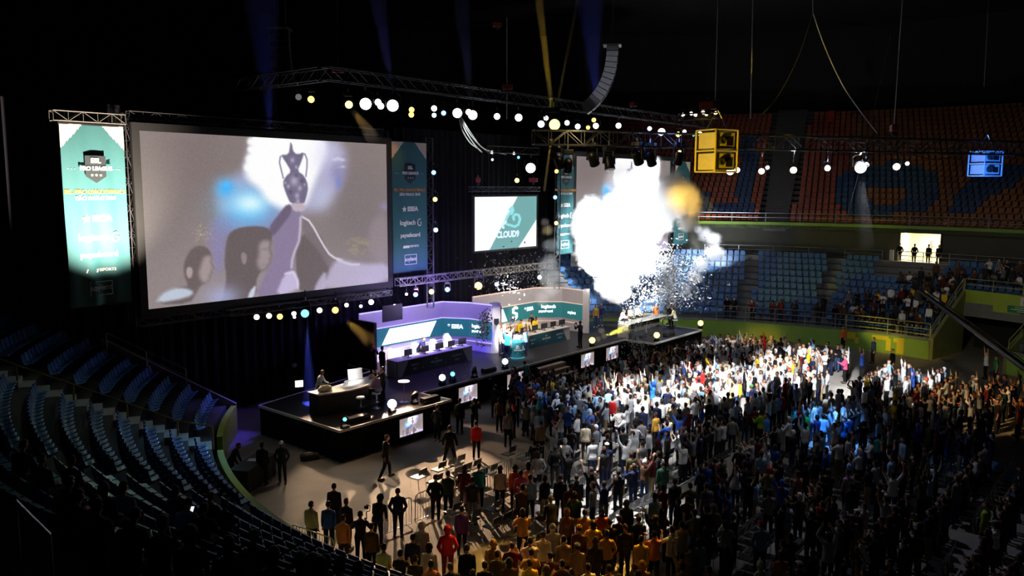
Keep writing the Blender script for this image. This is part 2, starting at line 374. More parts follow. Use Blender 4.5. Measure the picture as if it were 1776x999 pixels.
seat_me = SEATG.mesh('stadium_seat', SEAT_BLUE, True)
def seat_place(R, az, z):
    p = ring(R, az, z); return p, math.radians(az) - PI / 2
nseat = 0
def add_seat(R, az, z, label, group):
    global nseat
    p, rz = seat_place(R, az, z); o = bpy.data.objects.new('stadium_seat', seat_me); COL.objects.link(o); o.location = p; o.rotation_euler = (0, 0, rz + PI if False else rz); tag(o, label, 'seat', group); nseat += 1
rest = []   # (p, rz, colour)
NEAR_BLOCK = []
for k in range(0, 10):
    R = tread_r(k) + 0.22; stp = math.degrees(0.5 / R); n1 = int((220.5 - 204.0 - 0.1 * k) / stp)
    for i in range(n1):
        az = 203.9 + 0.08 * k + stp * (i + 0.5); lab = f'blue stadium seat, {ordn(k)} row up, {ordn(i)} from the stairs on the camera side'
        if k < 9 and i < 17: add_seat(R, az, tread_z(k), lab, 'blue seats beside the aisle stairs')
        else: rest.append((*seat_place(R, az, tread_z(k)), 0))
    n2 = int((199.3 - 187.6) / stp)
    for i in range(n2):
        az = 199.2 - stp * (i + 0.5); lab = f'blue stadium seat, {ordn(k)} row up, {ordn(i)} from the stairs on the stage side'
        if k < 8: add_seat(R, az, tread_z(k), lab, 'blue seats near the stage end')
        else: rest.append((*seat_place(R, az, tread_z(k)), 0))
    for i in range(int(34 / stp)):
        rest.append((*seat_place(R, 222.5 + stp * i, tread_z(k)), 0))
def in_poly(x, y, P):
    r = False; j = len(P) - 1
    for i in range(len(P)):
        if (P[i][1] > y) != (P[j][1] > y) and x < (P[j][0] - P[i][0]) * (y - P[i][1]) / (P[j][1] - P[i][1]) + P[i][0]: r = not r
        j = i
    return r
AISLES = (44.8, 58.5, 71.0, 84)
for k in range(0, 10):
    R = tread_r(k) + 0.22; stp = math.degrees(0.52 / R); az = 39.6
    while az < 102:
        if not any(abs(az - q) < 1.1 for q in AISLES) and not (k > 6 and DOOR[0] - 1.5 < az < DOOR[1] + 1.5):
            if nseat < 300 and k == 0 and 53 < az < 75.0: add_seat(R, az, tread_z(k), f'blue stadium seat just behind the far guard rail, {ordn(int((az - 39.6) / stp))} along from the portal', 'blue seats behind the far rail')
            else: rest.append((*seat_place(R, az, tread_z(k)), 0))
        az += stp
    az = -13
    while az < 26:
        rest.append((*seat_place(R, az, tread_z(k)), 0)); az += stp
    if k >= 5:
        az = 27
        while az < 39: rest.append((*seat_place(R, az, tread_z(k)), 0)); az += stp
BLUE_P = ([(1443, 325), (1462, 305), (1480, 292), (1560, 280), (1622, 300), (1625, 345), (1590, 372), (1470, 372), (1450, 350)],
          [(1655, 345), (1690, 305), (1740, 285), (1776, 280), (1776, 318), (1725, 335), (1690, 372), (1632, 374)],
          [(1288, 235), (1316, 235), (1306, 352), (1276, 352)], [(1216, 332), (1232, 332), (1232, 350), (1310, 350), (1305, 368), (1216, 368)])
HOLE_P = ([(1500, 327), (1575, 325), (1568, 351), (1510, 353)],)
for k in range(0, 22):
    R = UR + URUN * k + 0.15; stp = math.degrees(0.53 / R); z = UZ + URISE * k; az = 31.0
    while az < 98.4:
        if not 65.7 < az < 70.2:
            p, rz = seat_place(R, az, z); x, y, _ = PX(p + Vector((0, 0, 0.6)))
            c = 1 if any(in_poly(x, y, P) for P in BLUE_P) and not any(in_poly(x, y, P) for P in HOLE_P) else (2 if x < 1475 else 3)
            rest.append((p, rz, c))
        az += stp
SV, SF = np.array(SEATG.v), SEATG.f
lite = MB(); vsx = [(-.21, -.38, .42), (.21, -.38, .42), (.21, 0, .42), (-.21, 0, .42), (-.2, .08, .82), (.2, .08, .82)]
lite.box(-.21, -.40, .37, .21, .02, .43); lite.hexa([(-.21, .0, .43), (.21, .0, .43), (.21, .05, .43), (-.21, .05, .43), (-.19, .07, .83), (.19, .07, .83), (.19, .11, .83), (-.19, .11, .83)])
LV = np.array(lite.v); big = MB(); mi = []
for p, rz, c in rest:
    cs, sn = math.cos(rz), math.sin(rz); V = LV.copy(); V[:, 0], V[:, 1] = LV[:, 0] * cs - LV[:, 1] * sn, LV[:, 0] * sn + LV[:, 1] * cs; V += np.array(p)
    b = len(big.v); big.v += [tuple(x) for x in V]; big.f += [tuple(b + i for i in f) for f in lite.f]; mi += [c] * len(lite.f)
o = big.build('stadium_seats', SEAT_BLUE)
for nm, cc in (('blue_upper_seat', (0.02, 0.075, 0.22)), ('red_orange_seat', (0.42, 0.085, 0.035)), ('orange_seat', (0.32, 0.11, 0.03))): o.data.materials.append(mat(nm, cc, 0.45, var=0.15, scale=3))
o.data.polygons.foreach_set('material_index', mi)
tag(o, 'rows upon rows of empty blue and orange seats in the far stands', 'seats', kind='stuff')
# ================================================================ stage deck
DECK = mat('stage_deck_gloss', (0.022, 0.020, 0.021), 0.42, var=0.25, scale=1.2, spec=0.25)
SKIRT = mat('black_skirt', (0.010, 0.010, 0.012), 0.95, var=0.3, scale=5, spec=0.1)
EDGE = mat('stage_edge_trim', (0.85, 0.80, 0.74), 0.5, var=0.1)
poly = [(0, 0), (6.85, 0), (6.7, 2.0), (26.1, 2.0), (26.1, -0.3), (33.1, -0.3), (33.1, 5.6), (28.6, 10.2), (8.6, 10.2), (8.6, 7.8), (0, 6.2)]
st = sthing('stage_platform', 'wide black stage with glossy deck and pale edge before the screens', 'stage', 0, 0, 0)
MB().prism(poly, STZ - 0.12, STZ - 0.004).build('deck', DECK, st)
n = len(poly); sk = MB()
for i in range(n):
    (x0, y0), (x1, y1) = poly[i], poly[(i + 1) % n]; L = math.hypot(x1 - x0, y1 - y0); k = max(2, int(L / 0.18)); nx, ny = (y1 - y0) / L, -(x1 - x0) / L; vs = []
    for j in range(k + 1):
        f = j / k; d = 0.035 * math.sin(j * 2.3) - 0.06; x, y = x0 + (x1 - x0) * f + nx * d, y0 + (y1 - y0) * f + ny * d; vs += [(x, y, 0.0), (x, y, STZ - 0.10)]
    sk.add(vs, [(2 * j, 2 * j + 2, 2 * j + 3, 2 * j + 1) for j in range(k)])
sk.build('skirt', SKIRT, st)
for i in range(n):
    if i in (6, 7): continue
    (x0, y0), (x1, y1) = poly[i], poly[(i + 1) % n]; L = math.hypot(x1 - x0, y1 - y0); nx, ny = (y1 - y0) / L * 0.03, -(x1 - x0) / L * 0.03; dx, dy = (x1 - x0) / L * 0.02, (y1 - y0) / L * 0.02
    MB().hexa([(x0 + nx - dx, y0 + ny - dy, STZ - 0.10), (x1 + nx + dx, y1 + ny + dy, STZ - 0.10), (x1 - nx * 1.6, y1 - ny * 1.6, STZ - 0.10), (x0 - nx * 1.6, y0 - ny * 1.6, STZ - 0.10),
               (x0 + nx - dx, y0 + ny - dy, STZ + 0.015), (x1 + nx + dx, y1 + ny + dy, STZ + 0.015), (x1 - nx * 1.6, y1 - ny * 1.6, STZ + 0.015), (x0 - nx * 1.6, y0 - ny * 1.6, STZ + 0.015)]).build('edge_trim', EDGE, st)
# stairs in the pit, going up to the main stage
ss = sthing('stage_stairs', 'wooden stage steps going up from the pit to the glossy deck', 'stairs', 17.2, 1.85, 0)
for i in range(5): MB().box(-1.3, -0.36 * (5 - i), 0, 1.3, -0.36 * (4 - i), 0.24 * (i + 1)).build('step', mat('step_wood', (0.42, 0.30, 0.22), 0.6, var=0.15), ss)
for x in (-1.33, 1.30): MB().slab([(-1.83, 0.0), (0, 0), (0, 1.35), (-1.83, 0.2)], 0, 0.03).build('stringer', BLACK(), ss).matrix_local = Matrix(((0, 1, 0, x), (1, 0, 0, 0), (0, 0, 1, 0), (0, 0, 0, 1)))
# ================================================================ backdrop behind the screens
m = MB(); vs = []; k = 240
for j in range(k + 1):
    a = -8.5 + 37.6 * j / k; d = 11.2 + 0.10 * math.sin(j * 1.7) + 0.05 * math.sin(j * 0.6); p = WA(a, d); vs += [(p.x, p.y, 0), (p.x, p.y, 15.6)]
m.add(vs, [(2 * j, 2 * j + 2, 2 * j + 3, 2 * j + 1) for j in range(k)]); o = m.build('backdrop_curtain', mat('black_drape', (0.014, 0.014, 0.018), 0.95, var=0.3, scale=3, spec=0.1))
tag(o, 'tall pleated black drape hanging behind all the screens and booths', 'curtain')
# ================================================================ screen pictures
def smooth(e0, e1, x):
    t = np.clip((x - e0) / (e1 - e0), 0, 1); return t * t * (3 - 2 * t)
class Paint:
    def __init__(s, nx, ny, xf):
        u, v = np.meshgrid(np.linspace(0, 1, nx), np.linspace(0, 1, ny)); s.nx, s.ny = nx, ny; s.X, s.Y = xf(u, v); s.C = np.zeros((ny, nx, 3))
    def fill(s, c): s.C[:] = np.array(c) / 255.0; return s
    def mix(s, a, c): s.C = s.C * (1 - a[..., None]) + np.array(c) / 255.0 * a[..., None]; return s
    def poly(s, P, c, soft=4.0, op=1.0, rnd=0):
        P = np.array(P, float)
        for _ in range(rnd): Q = np.roll(P, -1, 0); P = np.stack([.75 * P + .25 * Q, .25 * P + .75 * Q], 1).reshape(-1, 2)
        d = np.full(s.X.shape, 1e9); ins = np.zeros(s.X.shape, bool); n = len(P)
        for i in range(n):
            a, b = P[i], P[(i + 1) % n]; e = b - a; wx, wy = s.X - a[0], s.Y - a[1]; t = np.clip((wx * e[0] + wy * e[1]) / max(e @ e, 1e-9), 0, 1)
            d = np.minimum(d, np.hypot(wx - e[0] * t, wy - e[1] * t))
            cnd = (a[1] > s.Y) != (b[1] > s.Y); xx = (b[0] - a[0]) * (s.Y - a[1]) / (b[1] - a[1] if b[1] != a[1] else 1e-9) + a[0]; ins ^= cnd & (s.X < xx)
        return s.mix(op * (1 - smooth(-soft, soft, np.where(ins, -d, d))), c)
    def line(s, P, w, c, soft=3.0, op=1.0):
        d = np.full(s.X.shape, 1e9)
        for a, b in zip(P[:-1], P[1:]):
            a, b = np.array(a, float), np.array(b, float); e = b - a; wx, wy = s.X - a[0], s.Y - a[1]; t = np.clip((wx * e[0] + wy * e[1]) / max(e @ e, 1e-9), 0, 1); d = np.minimum(d, np.hypot(wx - e[0] * t, wy - e[1] * t))
        return s.mix(op * (1 - smooth(w - soft, w + soft, d)), c)
    def blob(s, x, y, rx, ry, c, op=1.0, p=1.0):
        return s.mix(op * np.exp(-(((s.X - x) / rx) ** 2 + ((s.Y - y) / ry) ** 2) ** p), c)
    def mesh(s, name, w, h, m):
        nx, ny = s.nx, s.ny; X, Z = np.meshgrid(np.linspace(-w / 2, w / 2, nx), np.linspace(h / 2, -h / 2, ny))
        v = np.stack([X.ravel(), np.zeros(nx * ny), Z.ravel()], 1); i = np.arange(nx * ny).reshape(ny, nx)
        f = np.stack([i[:-1, :-1].ravel(), i[1:, :-1].ravel(), i[1:, 1:].ravel(), i[:-1, 1:].ravel()], 1)
        me = bpy.data.meshes.new(name); me.vertices.add(len(v)); me.vertices.foreach_set('co', v.astype(np.float32).ravel()); me.loops.add(f.size); me.loops.foreach_set('vertex_index', f.astype(np.int32).ravel())
        me.polygons.add(len(f)); me.polygons.foreach_set('loop_start', np.arange(0, f.size, 4, dtype=np.int32)); me.update(calc_edges=True); me.validate()
        a = me.color_attributes.new('col', 'FLOAT_COLOR', 'POINT'); c = np.clip(s.C.reshape(-1, 3), 0, 1); lin = np.where(c <= 0.04045, c / 12.92, ((c + 0.055) / 1.055) ** 2.4)
        a.data.foreach_set('color', np.concatenate([lin, np.ones((len(lin), 1))], 1).astype(np.float32).ravel()); me.materials.append(m); return me
SCREEN = attr_mat('screen_picture', emit=1.0, rough=0.5)
SCREEN2 = attr_mat('led_picture', emit=1.6, rough=0.5)
def video(nx, ny):
    TL, TR, BR, BL = (33, 25), (1370, 97), (1388, 838), (90, 985)
    def xf(u, v):
        return tuple((1 - u) * (1 - v) * TL[i] + u * (1 - v) * TR[i] + u * v * BR[i] + (1 - u) * v * BL[i] for i in (0, 1))
    P = Paint(nx, ny, xf).fill((134, 122, 120)); N = rng.random((ny, nx))
    P.blob(700, 1000, 800, 420, (156, 144, 148), 0.9); P.blob(150, 150, 260, 240, (120, 106, 106), 0.6); P.blob(1180, 480, 260, 260, (122, 112, 114), 0.8)
    P.poly([(555, 30), (1030, 60), (1110, 150), (1080, 300), (990, 420), (880, 460), (720, 480), (620, 570), (480, 570), (400, 470), (380, 300), (470, 270), (530, 220)], (172, 168, 200), 48, .95, 1)
    P.poly([(370, 480), (520, 440), (720, 420), (690, 600), (640, 560), (440, 560), (430, 760), (380, 800), (350, 620)], (140, 132, 172), 36, 0.9, 1)
    P.blob(545, 430, 135, 110, (96, 196, 250)); P.blob(428, 330, 44, 46, (70, 180, 250), 0.95); P.blob(552, 412, 85, 55, (222, 248, 255), 0.95)
    P.poly([(560, 20), (960, 40), (990, 130), (930, 250), (900, 330), (860, 430), (740, 450), (640, 400), (600, 330), (530, 280), (520, 200), (552, 120)], (255, 255, 255), 30, 1, 2)
    P.poly([(565, 20), (850, 20), (850, 260), (700, 340), (600, 260), (548, 200), (562, 120)], (255, 255, 255), 10, 1, 1)
    for x, y, rr in ((556, 78, 22), (546, 120, 20), (536, 170, 24), (545, 215, 26), (430, 310, 16)): P.blob(x + rng.normal() * 4, y, rr, rr, (255, 255, 255) if y < 300 else (80, 190, 255), .9, 2)
    P.blob(950, 380, 70, 80, (190, 194, 220), 0.7); P.blob(980, 160, 80, 120, (214, 212, 240), .6)
    for x, y in ((1050, 170), (1075, 178), (1078, 215), (1030, 176)): P.blob(x, y, 18, 7, (228, 228, 246), 0.8)
    P.blob(1055, 300, 22, 36, (120, 132, 205), 0.7); P.blob(1045, 240, 60, 60, (112, 110, 158), 0.45); P.blob(1360, 430, 30, 20, (150, 140, 190), 0.6)
    P.poly([(1300, 480), (1375, 470), (1385, 740), (1260, 700), (1250, 560)], (148, 134, 140), 26, 0.7, 2)
    for _ in range(60):
        x, y = 312 + rng.normal() * 24, 572 + rng.normal() * 20; P.blob(x, y, 2.6, 2.6, (214, 202, 160), 0.45)
    for _ in range(50): P.blob(rng.uniform(330, 420), rng.uniform(380, 760), 2.2, 2.2, (190, 186, 200), 0.4)
    for _ in range(26): P.blob(1110 + rng.random() * 140, 600 + rng.random() * 90, 16, 8, (176, 158, 122), 0.3)
    P.poly([(800, 640), (850, 570), (935, 570), (985, 660), (1005, 760), (990, 850), (900, 910), (820, 900), (808, 800)], (107, 96, 98), 10, 1, 2)
    P.poly([(835, 470), (890, 520), (940, 600), (1000, 700), (1060, 720), (1010, 790), (930, 660), (840, 580)], (124, 112, 118), 12, .9, 1)
    P.line([(832, 482), (876, 506), (905, 545), (935, 595), (970, 650), (1000, 690), (1035, 712), (1080, 722)], 5, (226, 216, 230), 6)
    P.poly([(1040, 715), (1120, 728), (1200, 745), (1400, 735), (1400, 850), (940, 895), (990, 810)], (182, 172, 198), 20, .95, 1); P.line([(1050, 722), (1090, 735), (1140, 748), (1190, 745)], 5, (220, 214, 236), 8, .8)
    P.poly([(925, 850), (980, 775), (985, 860), (960, 905), (905, 915)], (184, 174, 202), 12, .9, 1)
    P.poly([(760, 405), (835, 460), (832, 540), (828, 630), (790, 690), (796, 790), (806, 860), (700, 930), (580, 935), (640, 800), (690, 680), (655, 545)], (138, 124, 154), 12, 1, 1)
    P.poly([(758, 405), (785, 450), (720, 540), (670, 600), (648, 548), (700, 480)], (108, 96, 118), 9, 1, 1); P.line([(828, 490), (826, 560), (820, 620), (795, 680), (783, 725), (780, 765)], 6, (204, 192, 212), 8, .9)
    P.poly([(740, 800), (795, 775), (828, 850), (815, 890), (690, 930)], (198, 186, 220), 12, .95, 1); P.line([(745, 800), (790, 790), (815, 840), (818, 880)], 5, (222, 212, 236), 7, .8)
    P.poly([(120, 960), (150, 890), (235, 862), (262, 866), (240, 800), (238, 740), (262, 668), (300, 638), (345, 648), (366, 690), (370, 712), (366, 730), (384, 764), (371, 774), (372, 792), (364, 802), (364, 826), (345, 850), (320, 856), (300, 900), (270, 960)], (110, 97, 97), 8, 1, 1)
    P.poly([(330, 700), (362, 694), (368, 714), (362, 732), (378, 764), (368, 774), (368, 792), (360, 804), (360, 824), (344, 846), (322, 840), (306, 790), (318, 750)], (166, 151, 151), 16, .95, 1); P.poly([(248, 775), (262, 752), (282, 770), (276, 815), (258, 820)], (174, 158, 160), 6, .95, 1)
    P.poly([(140, 905), (190, 872), (250, 872), (290, 896), (262, 926), (120, 955)], (192, 202, 218), 12, .95, 1)
    P.poly([(400, 985), (432, 900), (440, 800), (428, 740), (434, 640), (446, 578), (482, 548), (560, 534), (640, 540), (670, 572), (670, 612), (668, 644), (662, 660), (678, 704), (666, 716), (669, 738), (656, 752), (645, 778), (606, 792), (588, 850), (596, 900), (560, 960)], (105, 94, 96), 8, 1, 1)
    P.poly([(612, 618), (656, 612), (662, 644), (655, 662), (672, 704), (660, 716), (664, 738), (650, 750), (640, 774), (612, 782), (590, 740), (604, 690), (600, 650)], (160, 146, 150), 18, .95, 1); P.poly([(508, 690), (524, 676), (542, 700), (536, 745), (518, 745)], (148, 134, 136), 6, .95, 1); P.blob(632, 664, 20, 8, (130, 117, 120), .6); P.blob(628, 748, 22, 8, (140, 126, 128), .5)
    P.blob(420, 925, 80, 60, (166, 170, 210), 0.85); P.poly([(555, 900), (592, 855), (580, 935), (548, 940)], (210, 218, 236), 8, .9, 1)
    P.line([(728, 275), (716, 230), (706, 190), (710, 160), (724, 152), (742, 168)], 4, (140, 132, 160), 4); P.line([(856, 265), (862, 215), (862, 175), (850, 146), (834, 142), (820, 156)], 4, (140, 132, 160), 4)
    P.poly([(765, 80), (776, 96), (780, 128), (802, 148), (846, 136), (828, 190), (806, 236), (848, 262), (872, 320), (860, 380), (846, 418), (772, 418), (744, 360), (724, 300), (742, 264), (772, 240), (748, 200), (714, 152), (756, 146), (762, 110)], (116, 108, 134), 6, 1, 1)
    for x, y, r in ((790, 290, 22), (822, 330, 12), (756, 320, 9), (806, 370, 13), (778, 178, 12), (812, 400, 10), (800, 215, 8), (740, 300, 6), (850, 310, 6)): P.blob(x, y, r, r * 1.2, (190, 184, 206), 0.75)
    for x, y, r in ((770, 350, 10), (835, 290, 10), (800, 260, 9)): P.blob(x, y, r, r, (84, 76, 100), .7)
    P.poly([(772, 408), (856, 412), (852, 452), (784, 458)], (192, 176, 186), 8, 1, 1)
    P.C += (N[..., None] - 0.5) * 0.05
    return P
vid = video(440, 248); vid_s = video(120, 68)
def screen_thing(name, label, a0, a1, z0, z1, b, me, parts=True, fr=0.35, group=None):
    w, h = a1 - a0, z1 - z0; r = sthing(name, label, 'screen', (a0 + a1) / 2, b, (z0 + z1) / 2, group=group)
    o = bpy.data.objects.new('picture', me); COL.objects.link(o); o.parent = r; o['label'] = 'glowing picture'
    q = MB(); q.box(-w / 2 - fr, 0.06, -h / 2 - fr, w / 2 + fr, 0.12, h / 2 + fr); q.build('backing', BLACK(), r)
    q = MB()
    for x0, z_0, x1, z_1 in ((-w / 2 - fr, h / 2, w / 2 + fr, h / 2 + fr), (-w / 2 - fr, -h / 2 - fr, w / 2 + fr, -h / 2), (-w / 2 - fr, -h / 2, -w / 2, h / 2), (w / 2, -h / 2, w / 2 + fr, h / 2)): q.box(x0, -0.04, z_0, x1, 0.055, z_1)
    q.build('frame', BLACK(), r); return r
def truss_geo(L, w=0.5, step=0.6, r=0.028):
    """box truss along +x, centred on its axis: four chords apart, lattice in one"""
    h = w / 2; ch = [MB().bar((0, y, z), (L, y, z), r, 6) for y in (-h, h) for z in (-h, h)]; la = MB(); n = max(1, round(L / step)); s = L / n
    for i in range(n + 1):
        x = s * i
        for y in (-h, h): la.bar((x, y, -h), (x, y, h), r * 0.5, 4, cap=False)
        for z in (-h, h): la.bar((x, -h, z), (x, h, z), r * 0.5, 4, cap=False)
        if i < n:
            f = 1 if i % 2 else -1
            for y in (-h, h): la.bar((x, y, -h * f), (x + s, y, h * f), r * 0.6, 4, cap=False)
            for z in (-h, h): la.bar((x, -h * f, z), (x + s, h * f, z), r * 0.6, 4, cap=False)
    return ch, la
def truss(label, p0, p1, w=0.5, step=0.6, mt=None, group=None, r=0.028):
    p0, p1 = Vector(p0), Vector(p1); d = p1 - p0; t = thing('lighting_truss', label, 'truss', p0, 0, group); t.rotation_euler = d.to_track_quat('X', 'Z').to_euler()
    ch, la = truss_geo(d.length, w, step, r); mt = mt or ALU()
    for c in ch: c.build('chord', mt, t)
    la.build('lattice', mt, t); return t
big_me = vid.mesh('picture', 14.12, 7.86, SCREEN)
screen_thing('projection_screen', 'huge projection screen on the dark wall showing raised arms and a trophy', -4.25, 9.87, 6.42, 14.28, 8.0, big_me)
screen_thing('projection_screen', 'huge projection screen mostly hidden behind the white smoke cloud', 28.4, 42.52, 6.3, 14.2, 8.0, big_me)
# small centre screen with team picture
P = Paint(240, 136, lambda u, v: (u * 425, v * 385)); P.fill((112, 168, 168)); P.poly([(-9, -9), (292, -9), (90, 400), (-9, 400)], (252, 255, 255), 2); P.poly([(430, 170), (430, 400), (285, 400)], (252, 255, 255), 2)
CY_ = (150, 228, 232); P.line([(250, 80), (240, 110), (215, 150), (200, 190), (215, 205), (270, 225), (295, 210), (306, 170), (296, 140), (272, 132), (258, 150), (262, 172)], 9, CY_, 3); P.line([(232, 95), (250, 78), (258, 105), (246, 130)], 8, CY_, 3); P.line([(205, 185), (180, 215), (190, 228)], 9, (220, 245, 245), 3)
sc = screen_thing('video_screen', 'small bright screen between the two huge ones with a teal swirl', 16.15, 22.42, 7.87, 11.27, 7.0, P.mesh('picture', 6.27, 3.40, SCREEN), fr=0.12)
text('CLOUD9', 0.58, mat('screen_white', (0.8, 0.95, 0.95), 0.5, emit=0.9), sc, 0.10, -0.02, -0.78, bold=0.02)
truss('thin black truss just above the small bright screen', WA(15.9, 7.1, 11.75), WA(22.7, 7.1, 11.75), 0.3, 0.5)
# frames of truss round the big screen
for nm, aa, zz in (('left', (-4.75, -4.75), (5.7, 15.0)), ('right', (10.05, 10.05), (5.7, 15.0))): truss(f'dark upright truss at the {"banner" if nm == "left" else "far"} side of the huge trophy screen', WA(aa[0], 8.35, zz[0]), WA(aa[1], 8.35, zz[1]), 0.34, 0.6)
truss('dark truss along the top of the huge trophy screen', WA(-4.55, 8.35, 14.95), WA(9.85, 8.35, 14.95), 0.34, 0.6)
truss('dark truss along the foot of the huge trophy screen', WA(-4.55, 8.35, 5.8), WA(9.85, 8.35, 5.8), 0.34, 0.6)
# ================================================================ banners
TEAL = mat('banner_teal', (0.035, 0.14, 0.15), 0.75, var=0.08); PRINTW = mat('banner_white_print', (0.85, 0.80, 0.74), 0.75); PRINTO = mat('banner_orange_print', (0.75, 0.28, 0.06), 0.75)
PEACH = mat('banner_corner_cream', (0.80, 0.66, 0.52), 0.75)
def banner(label, a0, a1, z0, z1, b, amp, k=1.0, big=True):
    w, h = a1 - a0, z1 - z0; r = sthing('hanging_banner', label, 'banner', (a0 + a1) / 2, b, z0)
    NX, NZ = 60, 110
    def wave(x, z):
        f = 1 - 0.75 * (z / h); return amp * f * (math.sin(x * 7 / w + 0.5 * math.sin(z)) + 0.6 * math.sin(x * 17 / w + z * 0.35)) 
    vs = []; fs = []
    for j in range(NZ + 1):
        for i in range(NX + 1):
            x, z = -w / 2 + w * i / NX, h * j / NZ; vs.append((x, wave(x, z), z))
    g = lambda i, j: j * (NX + 1) + i; mi = []
    for j in range(NZ):
        for i in range(NX):
            x, z = -w / 2 + w * (i + .5) / NX, h * (j + .5) / NZ; fs.append((g(i, j), g(i + 1, j), g(i + 1, j + 1), g(i, j + 1)))
            mi.append(1 if abs(x) > w / 2 - max(0, (z - h * 0.87) / (h * 0.13)) * w * 0.34 else 0)
    nb = len(vs); vs += [(x, y + 0.01, z) for x, y, z in vs]; fs += [tuple(nb + i for i in f[::-1]) for f in fs]; mi += mi
    o = MB().add(vs, fs).build('cloth', TEAL, r, True); o.data.materials.append(PEACH); o.data.polygons.foreach_set('material_index', mi)
    MB().bar((-w / 2 - .05, 0.02, h + .02), (w / 2 + .05, 0.02, h + .02), 0.05, 6).build('top_pole', BLKMETAL(), r)
    MB().bar((-w / 2, 0.02, -0.02), (w / 2, 0.02, -0.02), 0.035, 6).build('bottom_pole', BLKMETAL(), r)
    y = -0.02
    def conform(o):
        for v in o.data.vertices:
            if o.rotation_euler[0] > 1: v.co.z += wave_y(o.location.x + o.scale[0] * v.co.x, o.location.z + v.co.y)
            else: v.co.y -= wave_y(o.location.x + v.co.x, o.location.z + v.co.z)
    wave_y = lambda x, z: -wave(x, max(0, min(h, z)))
    _before = set(r.children)
    sh = MB().slab([(-.42, .55), (.42, .55), (.42, -.3), (0, -.58), (-.42, -.3)], y, y + .01); sh.build('shield', mat('banner_badge', (0.02, 0.03, 0.035), 0.7), r, label='dark badge').location = (0, -amp * 1.3, h * 0.76)
    text('ESL', .28, PRINTW, r, 0, y - .02, h * .76 + .34, bold=.01); text('PRO LEAGUE', .22, PRINTW, r, 0, y - .02, h * .76 + .02, bold=.012); text('* * *', .25, PRINTW, r, 0, y - .02, h * .76 - .3)
    for s in (-1, 1): text('- - -', .2, PRINTW, r, s * w * .36, y, h * .76 + .02)
    text('ESL PRO LEAGUE FINALS', .225, PRINTO, r, 0, y, h * .635, bold=.008); text('SÃO PAULO 2018', .215, PRINTW, r, 0, y, h * .60, bold=.008)
    st5 = MB(); c = []
    for i in range(10):
        rr = .2 if i % 2 == 0 else .09; c.append((rr * math.sin(PI * i / 5), rr * math.cos(PI * i / 5)))
    st5.slab(c, y - .01, y).build('star', PRINTW, r).location = (-.48, 0, h * .487)
    text('ESEA', .36, PRINTW, r, .2, y, h * .487, bold=.02, sx=1.1)
    text('logitech', .40, PRINTW, r, -.2, y, h * .382, bold=.012); gl = MB()
    gl.tube([(.16 * math.cos(t), y, .2 * math.sin(t)) for t in [math.radians(q) for q in range(50, 320, 18)]] + [(.14, y, 0), (.03, y, 0)], .035, 5).build('emblem', PRINTW, r).location = (.75, 0, h * .382)
    text('paysafecard', .34, PRINTW, r, 0, y, h * .285, bold=.01); text('DellAlien', .01, PRINTW, r, 0, .3, .3) if False else None
    q = MB().slab([(-.62, -.07), (-.10, -.07), (-.05, .08), (-.57, .08)], y - .01, y); q.build('print_bar', PRINTW, r).location = (0, 0, h * .195)
    text('ESPORTS', .17, PRINTW, r, .33, y, h * .197, bold=.004)
    q = MB()
    for x0, x1, z_0, z_1 in ((-.5, .5, .27, .30), (-.5, .5, -.30, -.27), (-.5, -.47, -.3, .3), (.47, .5, -.3, .3)): q.box(x0, y - .01, z_0, x1, y, z_1)
    q.build('print_frame', PRINTW, r).location = (0, 0, h * .095)
    text('soylent', .34, PRINTW, r, 0, y, h * .097, bold=.006)
    for o in r.children:
        if o not in _before and not (abs(o.location.z - h * .76) < .5 and abs(o.location.x) < .1): conform(o)
        elif o not in _before and o.rotation_euler[0] > 1: o.location.y -= amp * 1.3 + .01
    return r
banner('tall hanging banner nearest the camera, rippled and washed out by a warm lamp', -7.5, -4.95, 6.85, 14.4, 8.0, 0.10)
banner('tall teal hanging banner beside the far edge of the trophy screen', 10.28, 13.0, 6.88, 14.48, 8.0, 0.02)
banner('tall teal hanging banner behind a lamp tower, before the smoke', 25.95, 27.98, 7.0, 14.35, 7.9, 0.02)
banner('tall teal hanging banner farthest off, half covered by yellow smoke', 43.5, 46.2, 6.75, 14.2, 8.0, 0.02)
truss('short truss holding the rippled banner nearest the camera', WA(-7.7, 8.2, 14.72), WA(-4.8, 8.2, 14.72), 0.4, 0.55, mat('truss_bright', (0.25, 0.24, 0.22), .5, .6))
truss('upright lamp tower at the teal banner by the trophy screen', WA(13.45, 8.2, 4.5), WA(13.45, 8.2, 14.8), 0.4, 0.55)
truss('upright lamp tower at the banner before the smoke', WA(25.75, 7.7, 4.5), WA(25.75, 7.7, 14.8), 0.4, 0.55)
# ================================================================ team booths
LAV = mat('booth_panel_pale', (0.52, 0.50, 0.50), 0.55, var=0.05); BTEAL = mat('booth_teal_led', (0.015, 0.12, 0.13), 0.5, emit=0.8, ecol=(0.012, 0.12, 0.125)); LEDW = mat('led_white', (0.9, 0.95, 1), 0.5, emit=1.6); LEDP = mat('led_edge', (0.55, 0.5, 0.9), 0.5, emit=0.9)
DARKP = mat('booth_side_dark', (0.02, 0.018, 0.02), 0.8, var=0.1)
def wall_run(m, pts, z0, z1, off=0.0, t=0.08):
    """upright panels along plan points; front face shifted by off towards the viewer (-y)"""
    for (x0, y0), (x1, y1) in zip(pts[:-1], pts[1:]):
        L = math.hypot(x1 - x0, y1 - y0); nx, ny = (y1 - y0) / L, -(x1 - x0) / L
        a, b = (x0 + nx * off, y0 + ny * off), (x1 + nx * off, y1 + ny * off); c, d = (b[0] - nx * t, b[1] - ny * t), (a[0] - nx * t, a[1] - ny * t)
        m.hexa([(*a, z0), (*b, z0), (*c, z0), (*d, z0), (*a, z1), (*b, z1), (*c, z1), (*d, z1)])
    return m
